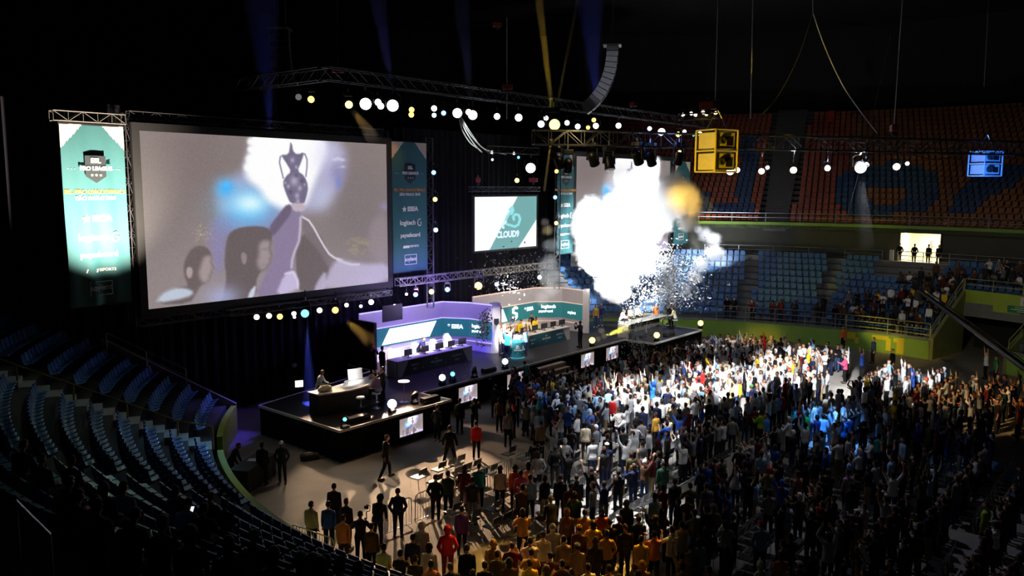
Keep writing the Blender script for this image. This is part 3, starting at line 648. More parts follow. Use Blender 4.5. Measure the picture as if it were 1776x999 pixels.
def booth(label, pts, pillar, side, flip, edge):
    """pts: plan of the panels in stage coordinates; pillar: its four plan corners"""
    r = sthing('team_booth', label, 'booth', 0, 0, STZ); H = 3.1
    wall_run(MB(), pts, 0, H).build('wall_panel', LAV, r)
    wall_run(MB(), pts, 0.90, 2.02, 0.03).build('teal_band', BTEAL, r, label='teal printed band')
    wall_run(MB(), pts, 2.02, 2.07, 0.05).build('band_light', edge, r); wall_run(MB(), pts, H - 0.05, H + 0.02, 0.05).build('top_light', edge, r)
    wall_run(MB(), pts, 0.60, 0.64, 0.05).build('low_light', edge, r)
    MB().prism(pillar, 0, H + 0.08).build('pillar', LAV, r)
    if side: MB().prism(side, 0, 2.75).build('side_wall', DARKP, r, label='black side wall')
    return r
b1 = booth('team booth with violet walls under the trophy screen', [(8.65, 9.2), (15.45, 9.2), (16.3, 7.6), (16.45, 5.75)], [(16.42, 5.8), (16.95, 5.5), (17.35, 6.1), (16.7, 6.2)], [(8.45, 7.65), (8.65, 7.65), (8.65, 9.8), (8.45, 9.8)], False, LEDP)
CREAM = mat('led_cream', (0.9, 0.62, 0.5), 0.5, emit=0.5)
b2 = booth('team booth with cream walls beside the smoke', [(18.35, 9.2), (25.1, 9.2), (26.45, 7.7), (26.25, 5.7)], [(26.1, 5.6), (26.35, 5.2), (26.7, 5.4), (26.5, 5.9)], [(17.9, 6.6), (18.1, 6.4), (18.35, 9.3), (18.1, 9.3)], True, CREAM)
def para(r, x0, x1, z0, z1, sk, y): return MB().slab([(x0, z0), (x1, z0), (x1 + sk, z1), (x0 + sk, z1)], y, y + 0.02).build('lit_panel', LEDW, r, label='blank white lit panel')
para(b1, 10.3, 14.25, 1.0, 1.92, 0.62, 9.12); para(b2, 19.0, 21.9, 1.0, 1.92, -0.5, 9.12)
cl = mat('logo_cyan', (0.05, 0.7, 0.7), 0.5, emit=0.6)
q = MB(); 
for cx, cz, rr in ((9.15, 1.52, .15), (9.42, 1.74, .17), (9.66, 1.52, .15)): q.tube([(cx + rr * math.cos(t), 9.10, cz + rr * math.sin(t)) for t in [PI * k / 8 for k in range(17)]], .05, 5)
q.build('logo', cl, b1); text('CLOUD9', .24, LEDW, b1, 9.4, 9.10, 1.16, bold=.01)
q = MB(); q.tube([(22.95, 9.1, 1.82), (22.75, 9.1, 1.9), (22.5, 9.1, 1.78), (22.5, 9.1, 1.55), (22.9, 9.1, 1.42), (22.9, 9.1, 1.2), (22.7, 9.1, 1.05), (22.45, 9.1, 1.1)], .09, 6).build('logo', LEDW, b2, label='white swirled letter S')
def on_panel(r, p, q, f, z, s, size):   # lettering on an angled panel
    a = math.atan2(q[1] - p[1], q[0] - p[0]); n = (math.sin(a), -math.cos(a)); x, y = p[0] + (q[0] - p[0]) * f + n[0] * .06, p[1] + (q[1] - p[1]) * f + n[1] * .06
    return text(s, size, LEDW, r, x, y, z, bold=.012, rot=(PI / 2, 0, a))
on_panel(b1, (15.45, 9.2), (16.3, 7.6), .5, 1.5, '* ESEA', .36); on_panel(b1, (16.3, 7.6), (16.45, 5.75), .4, 1.62, 'logitech', .3); on_panel(b1, (16.3, 7.6), (16.45, 5.75), .4, 1.3, 'paysafecard', .2)
text('* ESEA', .36, LEDW, b2, 24.3, 9.1, 1.6, bold=.012); on_panel(b2, (25.1, 9.2), (26.45, 7.7), .5, 1.7, 'logitech', .34); on_panel(b2, (25.1, 9.2), (26.45, 7.7), .4, 1.35, 'paysafecard', .22); on_panel(b2, (26.45, 7.7), (26.25, 5.7), .5, 1.35, 'soylent', .26)
# pillar emblem
q = MB(); q.slab([(-.16, .22), (.16, .22), (.16, -.1), (0, -.24), (-.16, -.1)], -.02, 0); q.build('badge', BLACK(), b1, label='dark badge on pillar').matrix_local = Matrix.Translation((16.67, 5.60, 2.0)) @ Matrix.Rotation(math.atan2(-0.3, 0.53), 4, 'Z')
# desks -----------------------------------------------------------
def desk(label, a0, a1, b, top, front, z=STZ):
    w = a1 - a0; r = sthing('team_desk', label, 'desk', (a0 + a1) / 2, b, z)
    MB().bevbox(-w / 2, 0, .86, w / 2, .95, .91, .012).build('desk_top', top, r)
    MB().box(-w / 2 + .02, .05, 0, w / 2 - .02, .11, .86).build('front_panel', front, r)
    for s in (-1, 1): MB().slab([(s * w / 2 - s * .02, 0), (s * w / 2 - s * .02, .86), (s * (w / 2 - .95), .86)] if False else [(s * (w / 2 - .02), 0), (s * (w / 2 - .02), .86), (s * (w / 2 - .85), .86), (s * (w / 2 - .35), 0)][::s], .035, .052).build('corner_panel', LAV, r, label='pale slanted corner')
    for s in (-1, 1): MB().box(s * w / 2 - (.04 if s > 0 else 0), .11, 0, s * w / 2 + (0 if s > 0 else .04), .9, .86).build('side_panel', LAV, r)
    for s, x in (('logitech', -w * .28), ('paysafecard', w * .28)): text(s, .17, WHITE(), r, x, .04, .55); 
    text('ESEA', .14, WHITE(), r, -w * .28, .04, .30); text('soylent', .14, WHITE(), r, w * .28, .04, .30)
    text('ESL', .15, WHITE(), r, 0, .04, .62); text('PRO LEAGUE', .15, WHITE(), r, 0, .04, .44, bold=.005); text('*', .2, WHITE(), r, 0, .04, .22)
    return r
GREYF = mat('desk_front_grey', (0.05, 0.07, 0.08), 0.45, var=.05); BLUEF = mat('desk_front_blue', (0.015, 0.10, 0.16), 0.45, var=.05)
desk('long dark-fronted team desk in the violet booth', 8.1, 14.15, 5.3, LAV, GREYF); desk('long blue-fronted team desk in the cream booth', 18.3, 23.6, 4.85, LAV, BLUEF)
# monitors, chairs -----------------------------------------------------------
mon = sthing('computer_monitor', 'x', 'monitor', 0, 0, 0, group='monitors on the team desks')
MB().bevbox(-.29, -.03, .12, .29, .01, .47, .01).build('panel', BLACK(), mon); MB().bar((0, -.03, .02), (0, -.03, .2), .025, 8).build('stand', BLKMETAL(), mon); MB().bevbox(-.13, -.13, 0, .13, .07, .02, .006).build('base', BLKMETAL(), mon)
q = MB().box(-.27, .0105, .14, .27, .012, .45).build('display', mat('monitor_lit', (.25, .28, .4), .4, emit=.5), mon)
for j, (a, b, dsk) in enumerate([(9.3, 5.75, 'violet'), (10.6, 5.75, 'violet'), (11.75, 5.75, 'violet'), (12.75, 5.75, 'violet'), (13.7, 5.75, 'violet'), (19.0, 5.3, 'cream'), (20.2, 5.3, 'cream'), (21.2, 5.3, 'cream'), (22.2, 5.3, 'cream'), (23.2, 5.3, 'cream')]):
    lab = f'black computer monitor, {ordn(j % 5)} along the {dsk} booth desk'
    if j == 0: mon.location = WA(a, b, STZ + .91); mon['label'] = lab
    else: dup(mon, WA(a, b, STZ + .91), RZ + random.uniform(-.15, .15), lab)
    kb = sthing('keyboard', f'black keyboard, {ordn(j % 5)} along the {dsk} booth desk', 'keyboard', a, b + .28, STZ + .912, group='keyboards on the team desks')
    MB().bevbox(-.22, -.07, 0, .22, .07, .025, .008).build('case', BLACK(), kb); MB().box(-.2, -.055, .025, .2, .055, .032).build('keys', mat('keycaps', (.05, .05, .06), .5, var=.3, scale=60), kb)
CW = mat('white_leatherette', (.82, .80, .80), .45, var=.03)
gc = sthing('gaming_chair', 'x', 'chair', 0, 0, 0, group='white gaming chairs in the booths')
q = MB()   # tall winged back, seen from the front (-y)
q.slab([(-.24, .48), (.24, .48), (.29, .85), (.25, 1.12), (.15, 1.32), (-.15, 1.32), (-.25, 1.12), (-.29, .85)], .2, .31); q.build('backrest', CW, gc); MB().bevbox(-.27, -.28, .42, .27, .24, .54, .04).build('seat', CW, gc)
MB().bevbox(-.13, .17, 1.12, .13, .21, 1.27, .02).build('headrest', CW, gc)
for s in (-1, 1): MB().slab([(-.15, .5), (.15, .5), (.15, .68), (-.15, .68)], 0, .05).build('armrest', BLACK(), gc).matrix_local = Matrix(((0, 1, 0, s * .3 - .025), (1, 0, 0, 0), (0, 0, 1, 0), (0, 0, 0, 1)))
MB().bar((0, 0, .1), (0, 0, .42), .035, 8).build('gas_lift', BLKMETAL(), gc); q = MB()
for k in range(5): q.bar((0, 0, .1), (.32 * math.cos(k * 1.257), .32 * math.sin(k * 1.257), .05), .025, 6); q.ball((.32 * math.cos(k * 1.257), .32 * math.sin(k * 1.257), .035), .035, 8, 5)
q.build('star_base', BLKMETAL(), gc)
for j, (a, b, w) in enumerate([(9.1, 6.75, 'violet'), (10.95, 6.85, 'violet'), (12.35, 6.8, 'violet'), (13.75, 6.9, 'violet'), (14.45, 7.6, 'violet'), (19.3, 6.9, 'cream'), (20.9, 6.75, 'cream'), (22.3, 6.9, 'cream')]):
    lab = f'white high-backed gaming chair, {ordn(j if j < 5 else j - 5)} along behind the {w} booth desk'
    if j == 0: gc.location = WA(a, b, STZ); gc.rotation_euler = (0, 0, RZ + .3); gc['label'] = lab
    else: dup(gc, WA(a, b, STZ), RZ + random.uniform(-.5, .5), lab)
# trophy pedestal
pd = sthing('trophy_pedestal', 'round teal trophy pedestal with badges on the open stage', 'pedestal', 16.4, 3.7, STZ)
MB().lathe([(.52, 0), (.52, .08), (.45, .1), (.45, .98), (.5, 1.0), (.5, 1.06)], 20).build('column', mat('pedestal_teal', (.03, .22, .25), .5), pd)
for an in (-.75, .15):
    for zz, s_ in ((.82, 'ESL'), (.70, 'PRO'), (.58, 'LEAGUE'), (.38, '*')): text(s_, .12, WHITE(), pd, .46 * math.sin(an), -.46 * math.cos(an), zz, rot=(PI / 2, 0, an), bold=.005)
tr = sthing('trophy', 'tall silver trophy cup held up by the winning players', 'trophy', 16.55, 4.15, STZ + 2.05)
MB().lathe([(.12, 0), (.12, .04), (.04, .07), (.04, .14), (.13, .22), (.17, .36), (.15, .44), (.02, .47), (.03, .54), (.0, .58)], 16).build('cup', mat('silver', (.85, .83, .85), .2, 1.0), tr, True)
for s in (-1, 1): MB().tube([(s * .15, 0, .25), (s * .27, 0, .33), (s * .28, 0, .45), (s * .18, 0, .46), (s * .14, 0, .42)], .014, 6).build('handle', mat('silver', (.85, .83, .85), .2, 1.0), tr)
# host counter at the near end of the platform
hc = sthing('host_counter', 'dark curved presenters counter with glaring white top on the near platform', 'counter', 2.6, 3.0, STZ)
P = [(-2.05, .35)]; out = []
for k in range(25):
    t = PI + PI * k / 24 if False else k / 24; out.append((-1.9 + 4.3 * t, -.55 - .55 * math.sin(PI * min(1, t * 1.1)) + 1.1 * t * t * .35))
body = out + [(2.4, .55), (1.2, .45), (-.2, .2), (-1.2, .1), (-1.9, .25)]
MB().prism([(x * .96, y * .96) for x, y in body], 0, .98).build('body', mat('counter_dark', (.035, .034, .036), .5, var=.1), hc)
MB().prism(body, .98, 1.04).build('counter_top', mat('counter_white', (.85, .83, .82), .4), hc)
for j, (x, y, rz, lab) in enumerate([(-1.3, -.25, .3, 'heap of crumpled cream cloth at the near end of the presenters counter')]):
    q = bpy.data.objects.new('cloth_bundle', MB().ball((0, 0, .10), (.42, .26, .12), 20, 12).mesh('cloth_bundle', mat('cream_cloth', (.55, .5, .38), .9, var=.2), True)); COL.objects.link(q)
    for v in q.data.vertices: v.co += v.co.normalized() * .05 * math.sin(v.co.x * 19 + v.co.y * 23) * (1 if v.co.z > .02 else 0); v.co.z = max(0, v.co.z)
    q.location = WA(2.6 + x, 3.0 + y, STZ + 1.045); q.rotation_euler = (0, 0, RZ + rz); tag(q, lab, 'cloth')
def laptop(label, a, b, z, rz):
    l = sthing('laptop', label, 'laptop', a, b, z, rz); MB().bevbox(-.19, -.13, 0, .19, .13, .02, .005).build('base', WHITE(), l)
    o = MB().bevbox(-.19, 0, 0, .19, .015, .26, .005).build('lid', WHITE(), l); o.location = (0, -.13, .02); o.rotation_euler = (.35, 0, 0); return l
laptop('white laptop with raised lid nearest the cloth heap on the counter', 2.55, 2.95, STZ + 1.045, .2); laptop('white laptop in front of the standing presenter', 4.25, 3.0, STZ + 1.045, -.2)
bo = sthing('presenter_board', 'tilted bare white board standing on the presenters counter', 'board', 3.6, 3.35, STZ + 1.05, -.25); o = MB().bevbox(-.38, -.02, 0, .38, .02, .55, .01).build('panel', WHITE(), bo); o.rotation_euler = (-.15, 0, 0); MB().box(-.1, 0, 0, .1, .2, .02).build('foot', BLACK(), bo)
def stool(label, a, b, group=None):
    s = sthing('bar_stool', label, 'stool', a, b, STZ, group=group); MB().lathe([(.0, .72), (.2, .72), (.21, .76), (.19, .8), (0, .81)], 16).build('seat', WHITE(), s, True)
    MB().bar((0, 0, .03), (0, 0, .73), .025, 8).build('column', CHROME(), s); MB().lathe([(.22, 0), (.22, .02), (.04, .05)], 16).build('base', CHROME(), s); MB().lathe([(.14, .3), (.155, .3), (.155, .32), (.14, .32)], 16).build('foot_ring', CHROME(), s); return s
stool('chrome bar stool under the seated presenter', 3.35, 1.5)
for a_, b_, l_ in ((1.95, 4.1, 'chrome bar stool behind the counter under the presenter in white'), (28.4, 3.8, 'bar stool under the analyst nearest the smoke'), (29.6, 3.85, 'bar stool under the middle analyst'), (30.7, 3.85, 'bar stool under the analyst beyond the middle one'), (31.6, 1.15, 'bar stool on the near side of the far white desk')): stool(l_, a_, b_)
stool('empty chrome bar stool beside the seated presenter, nearer the cloth heap', 2.3, 1.4)
tb = sthing('side_table', 'slim white-topped chrome side table on the near platform', 'table', 4.95, 1.35, STZ); MB().lathe([(0, 1.02), (.28, 1.02), (.28, 1.06), (0, 1.06)], 16).build('table_top', WHITE(), tb); MB().bar((0, 0, .03), (0, 0, 1.03), .025, 8).build('column', CHROME(), tb); MB().lathe([(.22, 0), (.22, .02), (.04, .05)], 16).build('base', CHROME(), tb)
# analysts' desk at the far platform
ad = sthing('analyst_desk', 'long glaring white analysts desk on the far platform', 'desk', 29.5, 2.4, STZ)
MB().bevbox(-3.0, -.4, .93, 2.6, .45, 1.0, .015).build('desk_top', WHITE(), ad); MB().box(-3.0, -.4, 0, -2.93, .45, .93).build('side_panel', LAV, ad)
MB().box(-2.9, .3, .1, 2.5, .34, .93).build('front_panel', mat('desk_back_dark', (.05, .05, .05), .6), ad)
for x in (0.2, 2.5): MB().bar((x, 0, 0), (x, 0, .93), .04, 6).build('leg', CHROME(), ad)
# stage-front LED screens and floor monitors
for j, (a, b, lab) in enumerate([(4.0, -0.04, 'small lit screen set into the stage front nearest the corner'), (10.0, 1.94, 'small lit screen set into the stage front, second from the corner'), (14.0, 1.94, 'small lit screen set into the stage front, third from the corner'), (21.3, 1.94, 'small lit screen in the stage front beyond the wooden steps'), (24.2, 1.94, 'small lit screen set into the stage front farthest from the corner')]):
    me = vid_s.mesh('picture', 1.5, .86, SCREEN2) if j == 0 else me; screen_thing('stage_screen', lab, a - .75, a + .75, .38, 1.24, b - .13, me, fr=.03)
def wedge(label, a, b, w=.95):
    q = sthing('floor_monitor', label, 'speaker', a, b, STZ, group=None); MB().prism([(-w / 2, -.16), (w / 2, -.16), (w / 2, .16), (-w / 2, .16)], 0, .16).build('cabinet', BLACK(), q); MB().hexa([(-w / 2 + .03, -.165, .02), (w / 2 - .03, -.165, .02), (w / 2 - .03, .165, .02), (-w / 2 + .03, .165, .02), (-w / 2 + .03, -.1, .22), (w / 2 - .03, -.1, .22), (w / 2 - .03, .165, .26), (-w / 2 + .03, .165, .26)]).build('grille', BLKMETAL(), q)
wedge('low black floor monitor by the near stage corner', 1.45, .55, 1.2); wedge('low black floor monitor where the platform edge steps back', 5.9, .5, 1.1); wedge('low black floor monitor before the violet booth desk', 12.6, 2.6, 1.0); wedge('low black floor monitor on the far platform', 29.2, .3, 1.2)
# ================================================================ backstage clutter, far left
CASE = []
for j, (u, v, h, w, lab) in enumerate([(470, 690, 1.3, .9, 'black flight case with papers on top behind the platform, nearest the seats'), (505, 684, 1.6, 1.0, 'black equipment rack with lit monitor behind the platform'), (588, 655, 1.9, 1.1, 'dark blue-lit rack of equipment behind the presenters counter')]):
    p = G(u, v, 0); CASE.append((p, h)); q = thing('equipment_case', lab, 'case', p, RZ + .1); MB().bevbox(-w / 2, -.35, 0, w / 2, .35, h, .02).build('body', BLACK(), q)
    for z in (h * .33, h * .66): MB().box(-w / 2 + .04, -.365, z, w / 2 - .04, -.35, z + .06).build('shelf_edge', STEEL(), q)
    for x in (-1, 1): MB().bar((x * w / 2, -.36, .02), (x * w / 2, -.36, h), .02, 4).build('corner_strip', STEEL(), q)
p = G(519, 672, .9); q = thing('lit_monitor', 'small glowing white monitor on the backstage rack', 'monitor', p, RZ - .5); MB().box(-.24, 0, 0, .24, .05, .42).build('panel', BLACK(), q); MB().box(-.21, -.012, .03, .21, 0, .39).build('display', mat('monitor_glow', (.9, .9, .8), .5, emit=2.5), q); MB().box(-.1, -.05, -.05, .1, .1, 0).build('foot', BLACK(), q)
for j, (u, v) in enumerate([(457, 660), (466, 652), (497, 640), (508, 637), (494, 662), (437, 648)]):
    q = MB(); q.bevbox(-.22, -.15, 0, .22, .15, .22, .02); o = q.build('paper_bundle', mat('pale_paper', (.6, .58, .65), .8, var=.2)); o.location = Vector(CASE[j % 3][0]) + Vector(((j // 3 - .5) * .42, .05, CASE[j % 3][1] + .005)); o.rotation_euler = (0, 0, j); tag(o, f'pale bundle on the backstage cases, {ordn(j)} from the seats', 'bundle', None)
rp = thing('riser_platform', 'low dark wooden riser behind the end of the blue seats', 'platform', G(410, 690, 0), RZ + .05); MB().box(-2.6, -.2, .72, 2.0, 2.2, .8).build('deck', mat('riser_wood', (.05, .045, .04), .7), rp)
for x in (-2.5, 1.9):
    for y in (-.1, 2.1): MB().bar((x, y, 0), (x, y, .72), .04, 6).build('leg', STEEL(), rp)
bg = thing('equipment_bag', 'dark open bag with cloth on the floor by the stage skirt', 'bag', G(537, 797, 0), .4); MB().bevbox(-.4, -.2, 0, .4, .2, .26, .07).build('body', BLACK(), bg, True); MB().ball((0, 0, .27), (.22, .13, .06)).build('contents', mat('pale_cloth', (.6, .55, .5), .9), bg); MB().tube([(-.25, -.2, .2), (-.2, -.23, .36), (.2, -.23, .36), (.25, -.2, .2)], .015, 5).build('handle', BLACK(), bg)
# ================================================================ vendor table, lower left
vt = thing('vendor_table', 'table under a black cloth with bottles beside the lime parapet', 'table', G(440, 838, .0), math.radians(78)); MB().bevbox(-1.1, -.4, .86, 1.1, .4, .92, .01).build('table_top', BLACK(), vt)
q = MB(); vs = []
pr = [(-1.12, -.42), (1.12, -.42), (1.12, .42), (-1.12, .42)]
for k in range(4):
    (x0, y0), (x1, y1) = pr[k], pr[(k + 1) % 4]
    for j in range(16): f = j / 16; d = 1 + .02 * math.sin(j * 2.1); vs.append((x0 + (x1 - x0) * f, y0 + (y1 - y0) * f, 0)) 
n = len(vs); vs2 = [(x * (1.0), y * 1.0, .925) for x, y, z in vs]; vs = [(x * (1 + .03 * math.sin(i * 1.9)), y * (1 + .06 * math.sin(i * 2.3)), .02) for i, (x, y, z) in enumerate(vs)]
q.add(vs + vs2, [(i, (i + 1) % n, n + (i + 1) % n, n + i) for i in range(n)] + [tuple(range(n, 2 * n))]).build('tablecloth', BLACK(), vt)
BOT = MB().lathe([(.0, 0), (.045, 0), (.045, .18), (.018, .23), (.018, .28), (0, .28)], 10)
for j, (x, y) in enumerate([(.55, .1), (.7, -.1), (.85, .12), (.4, -.12), (.95, -.05)]):
    o = BOT.build('bottle', mat('clear_bottle', (.6, .65, .66), .2, var=.05)); c, s_ = math.cos(math.radians(78)), math.sin(math.radians(78)); o.location = G(440, 838, 0) + Vector((x * c - y * s_, x * s_ + y * c, .925)); tag(o, f'pale plastic bottle on the black table, {ordn(j)} along', 'bottle', 'bottles on the black table'); KIDS[o.name] = []
    MB().lathe([(0, .28), (.02, .28), (.02, .305), (0, .305)], 8).build('cap', mat('cap_blue', (.1, .2, .5), .5), o)
o = MB().bevbox(-.25, -.18, 0, .25, .18, .02, .006).build('serving_tray', STEEL()); o.location = G(440, 838, 0) + Vector((.02, .1, .93)); tag(o, 'shiny tray on the black table beside the bottles', 'tray')
# ================================================================ lighting rig
LENS = objcol_mat('lamp_lens', emit=4.5)
def lens_obj(m, parent, col=(1, 1, 1, 1), name='lens'):
    o = m.build(name, LENS, parent); o.color = col; return o
# moving head: hangs from z=0 down; barrel along -y
def proto_moving(label):
    r = thing('moving_head_lamp', label, 'stage lamp'); MB().bevbox(-.17, -.13, -.22, .17, .13, -.06, .02).build('base', BLKMETAL(), r)
    MB().bar((0, 0, -.06), (0, 0, .08), .03, 6).build('clamp', STEEL(), r); y = MB().box(-.19, -.05, -.235, .19, .05, -.2)
    for s in (-1, 1): y.hexa([(s * .17, -.05, -.62), (s * .21, -.05, -.62), (s * .21, .05, -.62), (s * .17, .05, -.62), (s * .15, -.05, -.2), (s * .19, -.05, -.2), (s * .19, .05, -.2), (s * .15, .05, -.2)][:: 1])
    y.build('yoke', BLKMETAL(), r)
    h = MB().lathe([(.0, .20), (.10, .20), (.15, .12), (.155, -.12), (.17, -.24), (.165, -.26), (0, -.255)], 16, axis='y').build('head', BLKMETAL(), r, True); h.location = (0, 0, -.55)
    l = lens_obj(MB().lathe([(0, -.262), (.15, -.262), (.15, -.27), (0, -.275)], 16, axis='y'), h); return r
def proto_par(label):
    r = thing('par_lamp', label, 'stage lamp'); MB().bar((0, 0, -.05), (0, 0, .08), .03, 6).build('clamp', STEEL(), r)
    MB().tube([(-.19, 0, -.36), (-.2, 0, -.12), (-.12, 0, -.05), (.12, 0, -.05), (.2, 0, -.12), (.19, 0, -.36)], .014, 5).build('yoke', BLKMETAL(), r)
    h = MB().lathe([(0, .22), (.09, .22), (.13, .1), (.165, -.05), (.17, -.2), (.155, -.2), (.15, -.14), (0, -.13)], 16, axis='y').build('can', BLKMETAL(), r, True); h.location = (0, 0, -.36)
    lens_obj(MB().lathe([(0, -.15), (.15, -.15), (.15, -.16), (0, -.175)], 16, axis='y'), h); return r
PM, PP = None, None
COLS = {'white': (1, .97, .95, 1), 'warm white': (1, .86, .66, 1), 'amber': (1, .62, .10, 1), 'yellow': (1, .78, .16, 1), 'blue': (.18, .42, 1, 1), 'pale blue': (.5, .72, 1, 1), 'cyan': (.1, .7, 1, 1), 'off': (.03, .03, .03, 1)}
def set_head(r, aim, roll):   # turn the head towards aim
    for c in r.children:
        if c.name.split('.')[0] in ('head', 'can'):
            c.rotation_euler = (0, 0, 0) if aim is None else aim
def fixture(kind, p, col, label, size=1.0, aim=None, group=None, drop=None, tilt=None):
    """p: where the lens is. aim: world target (default: out over the hall)."""
    global PM, PP
    off = .55 if kind == 'm' else .36
    loc = Vector(p) + Vector((0, 0, off * size))
    tgt = Vector(aim) if aim is not None else EYE + Vector((random.uniform(-6, 6), random.uniform(-4, 8), random.uniform(-3, 1)))
    d = tgt - Vector(p); rz = math.atan2(d.x, -d.y); pitch = math.atan2(d.z, math.hypot(d.x, d.y))
    r = (proto_moving if kind == 'm' else proto_par)(label) if ((PM if kind == 'm' else PP) is None) else dup(PM if kind == 'm' else PP)
    r['label'] = label
    if kind == 'm' and PM is None: PM = r
    if kind == 'p' and PP is None: PP = r
    if group: r['group'] = group
    r.location = loc; r.rotation_euler = (0, 0, rz); r.scale = (size,) * 3
    for c in r.children:
        if c.name.split('.')[0] in ('head', 'can'):
            c.rotation_euler = (-pitch, 0, 0)
            for g in c.children:
                if g.name.startswith('lens'): g.color = COLS[col]
    if drop and drop > .1:
        MB().bar((0, 0, .05), (0, 0, drop / size + .05), .02, 5).build('drop_arm', BLKMETAL(), r)
    return r
# stage rig: one truss along the stage, one running back from its near end
ZT = 16.8
truss('long black truss over the stage front carrying the row of bright lamps', WA(1.2, 2.0, ZT), WA(38.5, 2.0, ZT), .55, .75)
truss('black truss running back over the platform from the near corner', WA(1.3, 2.33, ZT), WA(1.3, 9.8, ZT), .55, .75)
L1 = [('m', 604, 181, 'yellow', 1.1), ('p', 634, 179, 'white', 1.75), ('p', 655, 177, 'white', 1.0), ('p', 661, 184, 'white', 1.0), ('p', 682, 183, 'white', 1.8), ('p', 714, 190, 'amber', .85), ('p', 714, 199, 'amber', .85), ('p', 753, 188, 'warm white', .95), ('p', 753, 200, 'pale blue', .75), ('m', 769, 196, 'blue', .8),
      ('p', 793, 196, 'white', 1.6), ('p', 813, 194, 'white', 1.0), ('p', 820, 199, 'white', 1.6), ('p', 862, 202, 'white', 1.1), ('p', 899, 204, 'white', 1.35), ('m', 939, 215, 'pale blue', 1.3), ('p', 947, 205, 'white', .9), ('m', 960, 216, 'yellow', 2.1), ('p', 984, 213, 'white', 1.0), ('m', 1001, 219, 'pale blue', 1.1),
      ('p', 1020, 221, 'amber', .8), ('p', 1030, 208, 'amber', .9), ('p', 1034, 218, 'warm white', 1.2), ('p', 1073, 218, 'white', 1.2), ('p', 1127, 223, 'pale blue', 1.0), ('p', 1147, 229, 'white', 1.75), ('m', 1177, 233, 'yellow', 1.25), ('p', 1187, 228, 'warm white', .9), ('p', 1203, 234, 'cyan', .7), ('p', 1214, 232, 'warm white', 1.1)]
for i, (k, u, v, c, sz) in enumerate(L1):
    p = PB(u, v, 1.95); fixture(k, p, c, f'{c} lamp on the stage-front truss, {ordn(i)} from its near corner', sz, group='lamps on the stage-front truss', drop=max(0, ZT - .3 - p.z - (.55 if k == 'm' else .36) * sz))
for i, (u, v, c) in enumerate([(541, 172, 'amber'), (517, 168, 'off')]):
    p = PB(u, v, 4.2 + 2.2 * i) if False else D(u, v, WA(1.3, 5 + 3 * i).y); fixture('m', p, c, ['amber-lit lamp on the truss running back over the platform', 'unlit lamp on the truss running back, behind the amber one'][i], 1.0, drop=max(0, ZT - .3 - p.z - .55))
# lamps under the big screen
truss('low black truss under the trophy screen with a row of lamps', WA(-.5, 7.75, 5.82), WA(9.8, 7.75, 5.82), .3, .5)
L2 = [('p', 445, 550, 'warm white', .9), ('p', 467, 548, 'warm white', .9), ('m', 484, 549, 'amber', .95), ('p', 510, 544, 'warm white', .8), ('p', 511, 550, 'white', .5), ('m', 530, 543, 'cyan', 1.35), ('p', 555, 538, 'warm white', .95), ('m', 582, 538, 'amber', 1.15), ('p', 601, 529, 'warm white', .75), ('p', 626, 531, 'pale blue', .6), ('p', 643, 524, 'warm white', 1.0)]
for i, (k, u, v, c, sz) in enumerate(L2):
    p = PB(u, v, 7.75); fixture(k, p, c, f'{c} lamp under the trophy screen, {ordn(i)} from the banner end', sz, group='lamps under the trophy screen', drop=max(0, 5.66 - p.z - (.55 if k == 'm' else .36) * sz))
truss('low truss with violet sheen running from the teal banner past the small screen', WA(9.9, 7.25, 6.43), WA(24.8, 7.25, 6.43), .42, .6, mat('truss_bright', (.25, .24, .22), .5, .6))
L3 = [('p', 705, 510, 'warm white', .55), ('m', 721, 511, 'blue', .9), ('m', 749, 506, 'yellow', 1.0), ('m', 776, 502, 'blue', 1.0), ('m', 831, 496, 'yellow', 1.6), ('m', 861, 493, 'pale blue', .9), ('m', 936, 481, 'pale blue', 1.0)]
for i, (k, u, v, c, sz) in enumerate(L3):
    p = PB(u, v, 7.2); fixture(k, p, c, f'{c} lamp on the low truss behind the booths, {ordn(i)} from the teal banner', sz, group='lamps on the low truss', drop=max(0, 6.2 - p.z - (.55 if k == 'm' else .36) * sz))
for i, (u, v, c, b, w) in enumerate([(752, 299, 'blue', 8.0, 'by the trophy screen banner, topmost'), (755, 346, 'yellow', 8.0, 'by the trophy screen banner, middle one'), (755, 399, 'pale blue', 8.0, 'by the trophy screen banner, lowest'), (965, 297, 'amber', 7.4, 'before the smoke, topmost'), (963, 342, 'blue', 7.4, 'before the smoke, middle one'), (965, 387, 'yellow', 7.4, 'before the smoke, lowest')]):
    fixture('m', PB(u, v, b), c, f'{c} lamp on the upright tower {w}', .9)
# audience rig in front of the stage
Q0, Q1 = D(925, 238, 30), D(1790, 258, 33)
truss('black cross-braced truss above the crowd in front of the far screen', Q0, Q1, .52, .62)
def rig(u, f=0.0): t = (u - 925) / (1790 - 925); return Q0.y + (Q1.y - Q0.y) * t
L4 = [('m', 969, 280, 'off', 1.0), ('m', 985, 285, 'off', 1.1), ('m', 1028, 274, 'off', 1.15), ('m', 1056, 280, 'off', 1.2), ('m', 1105, 272, 'off', 1.15), ('m', 1128, 274, 'off', 1.15), ('m', 1178, 272, 'off', 1.1)]
for i, (k, u, v, c, sz) in enumerate(L4):
    y = rig(u); p = D(u, v, y); fixture(k, p, c, f'unlit moving head lamp hanging from the crowd truss, {ordn(i)} from its stage end', sz, aim=p + Vector((random.uniform(-3, 3), 4, -6)) if i != 3 else p + Vector((.5, -1, -4)), group='unlit lamps on the crowd truss')
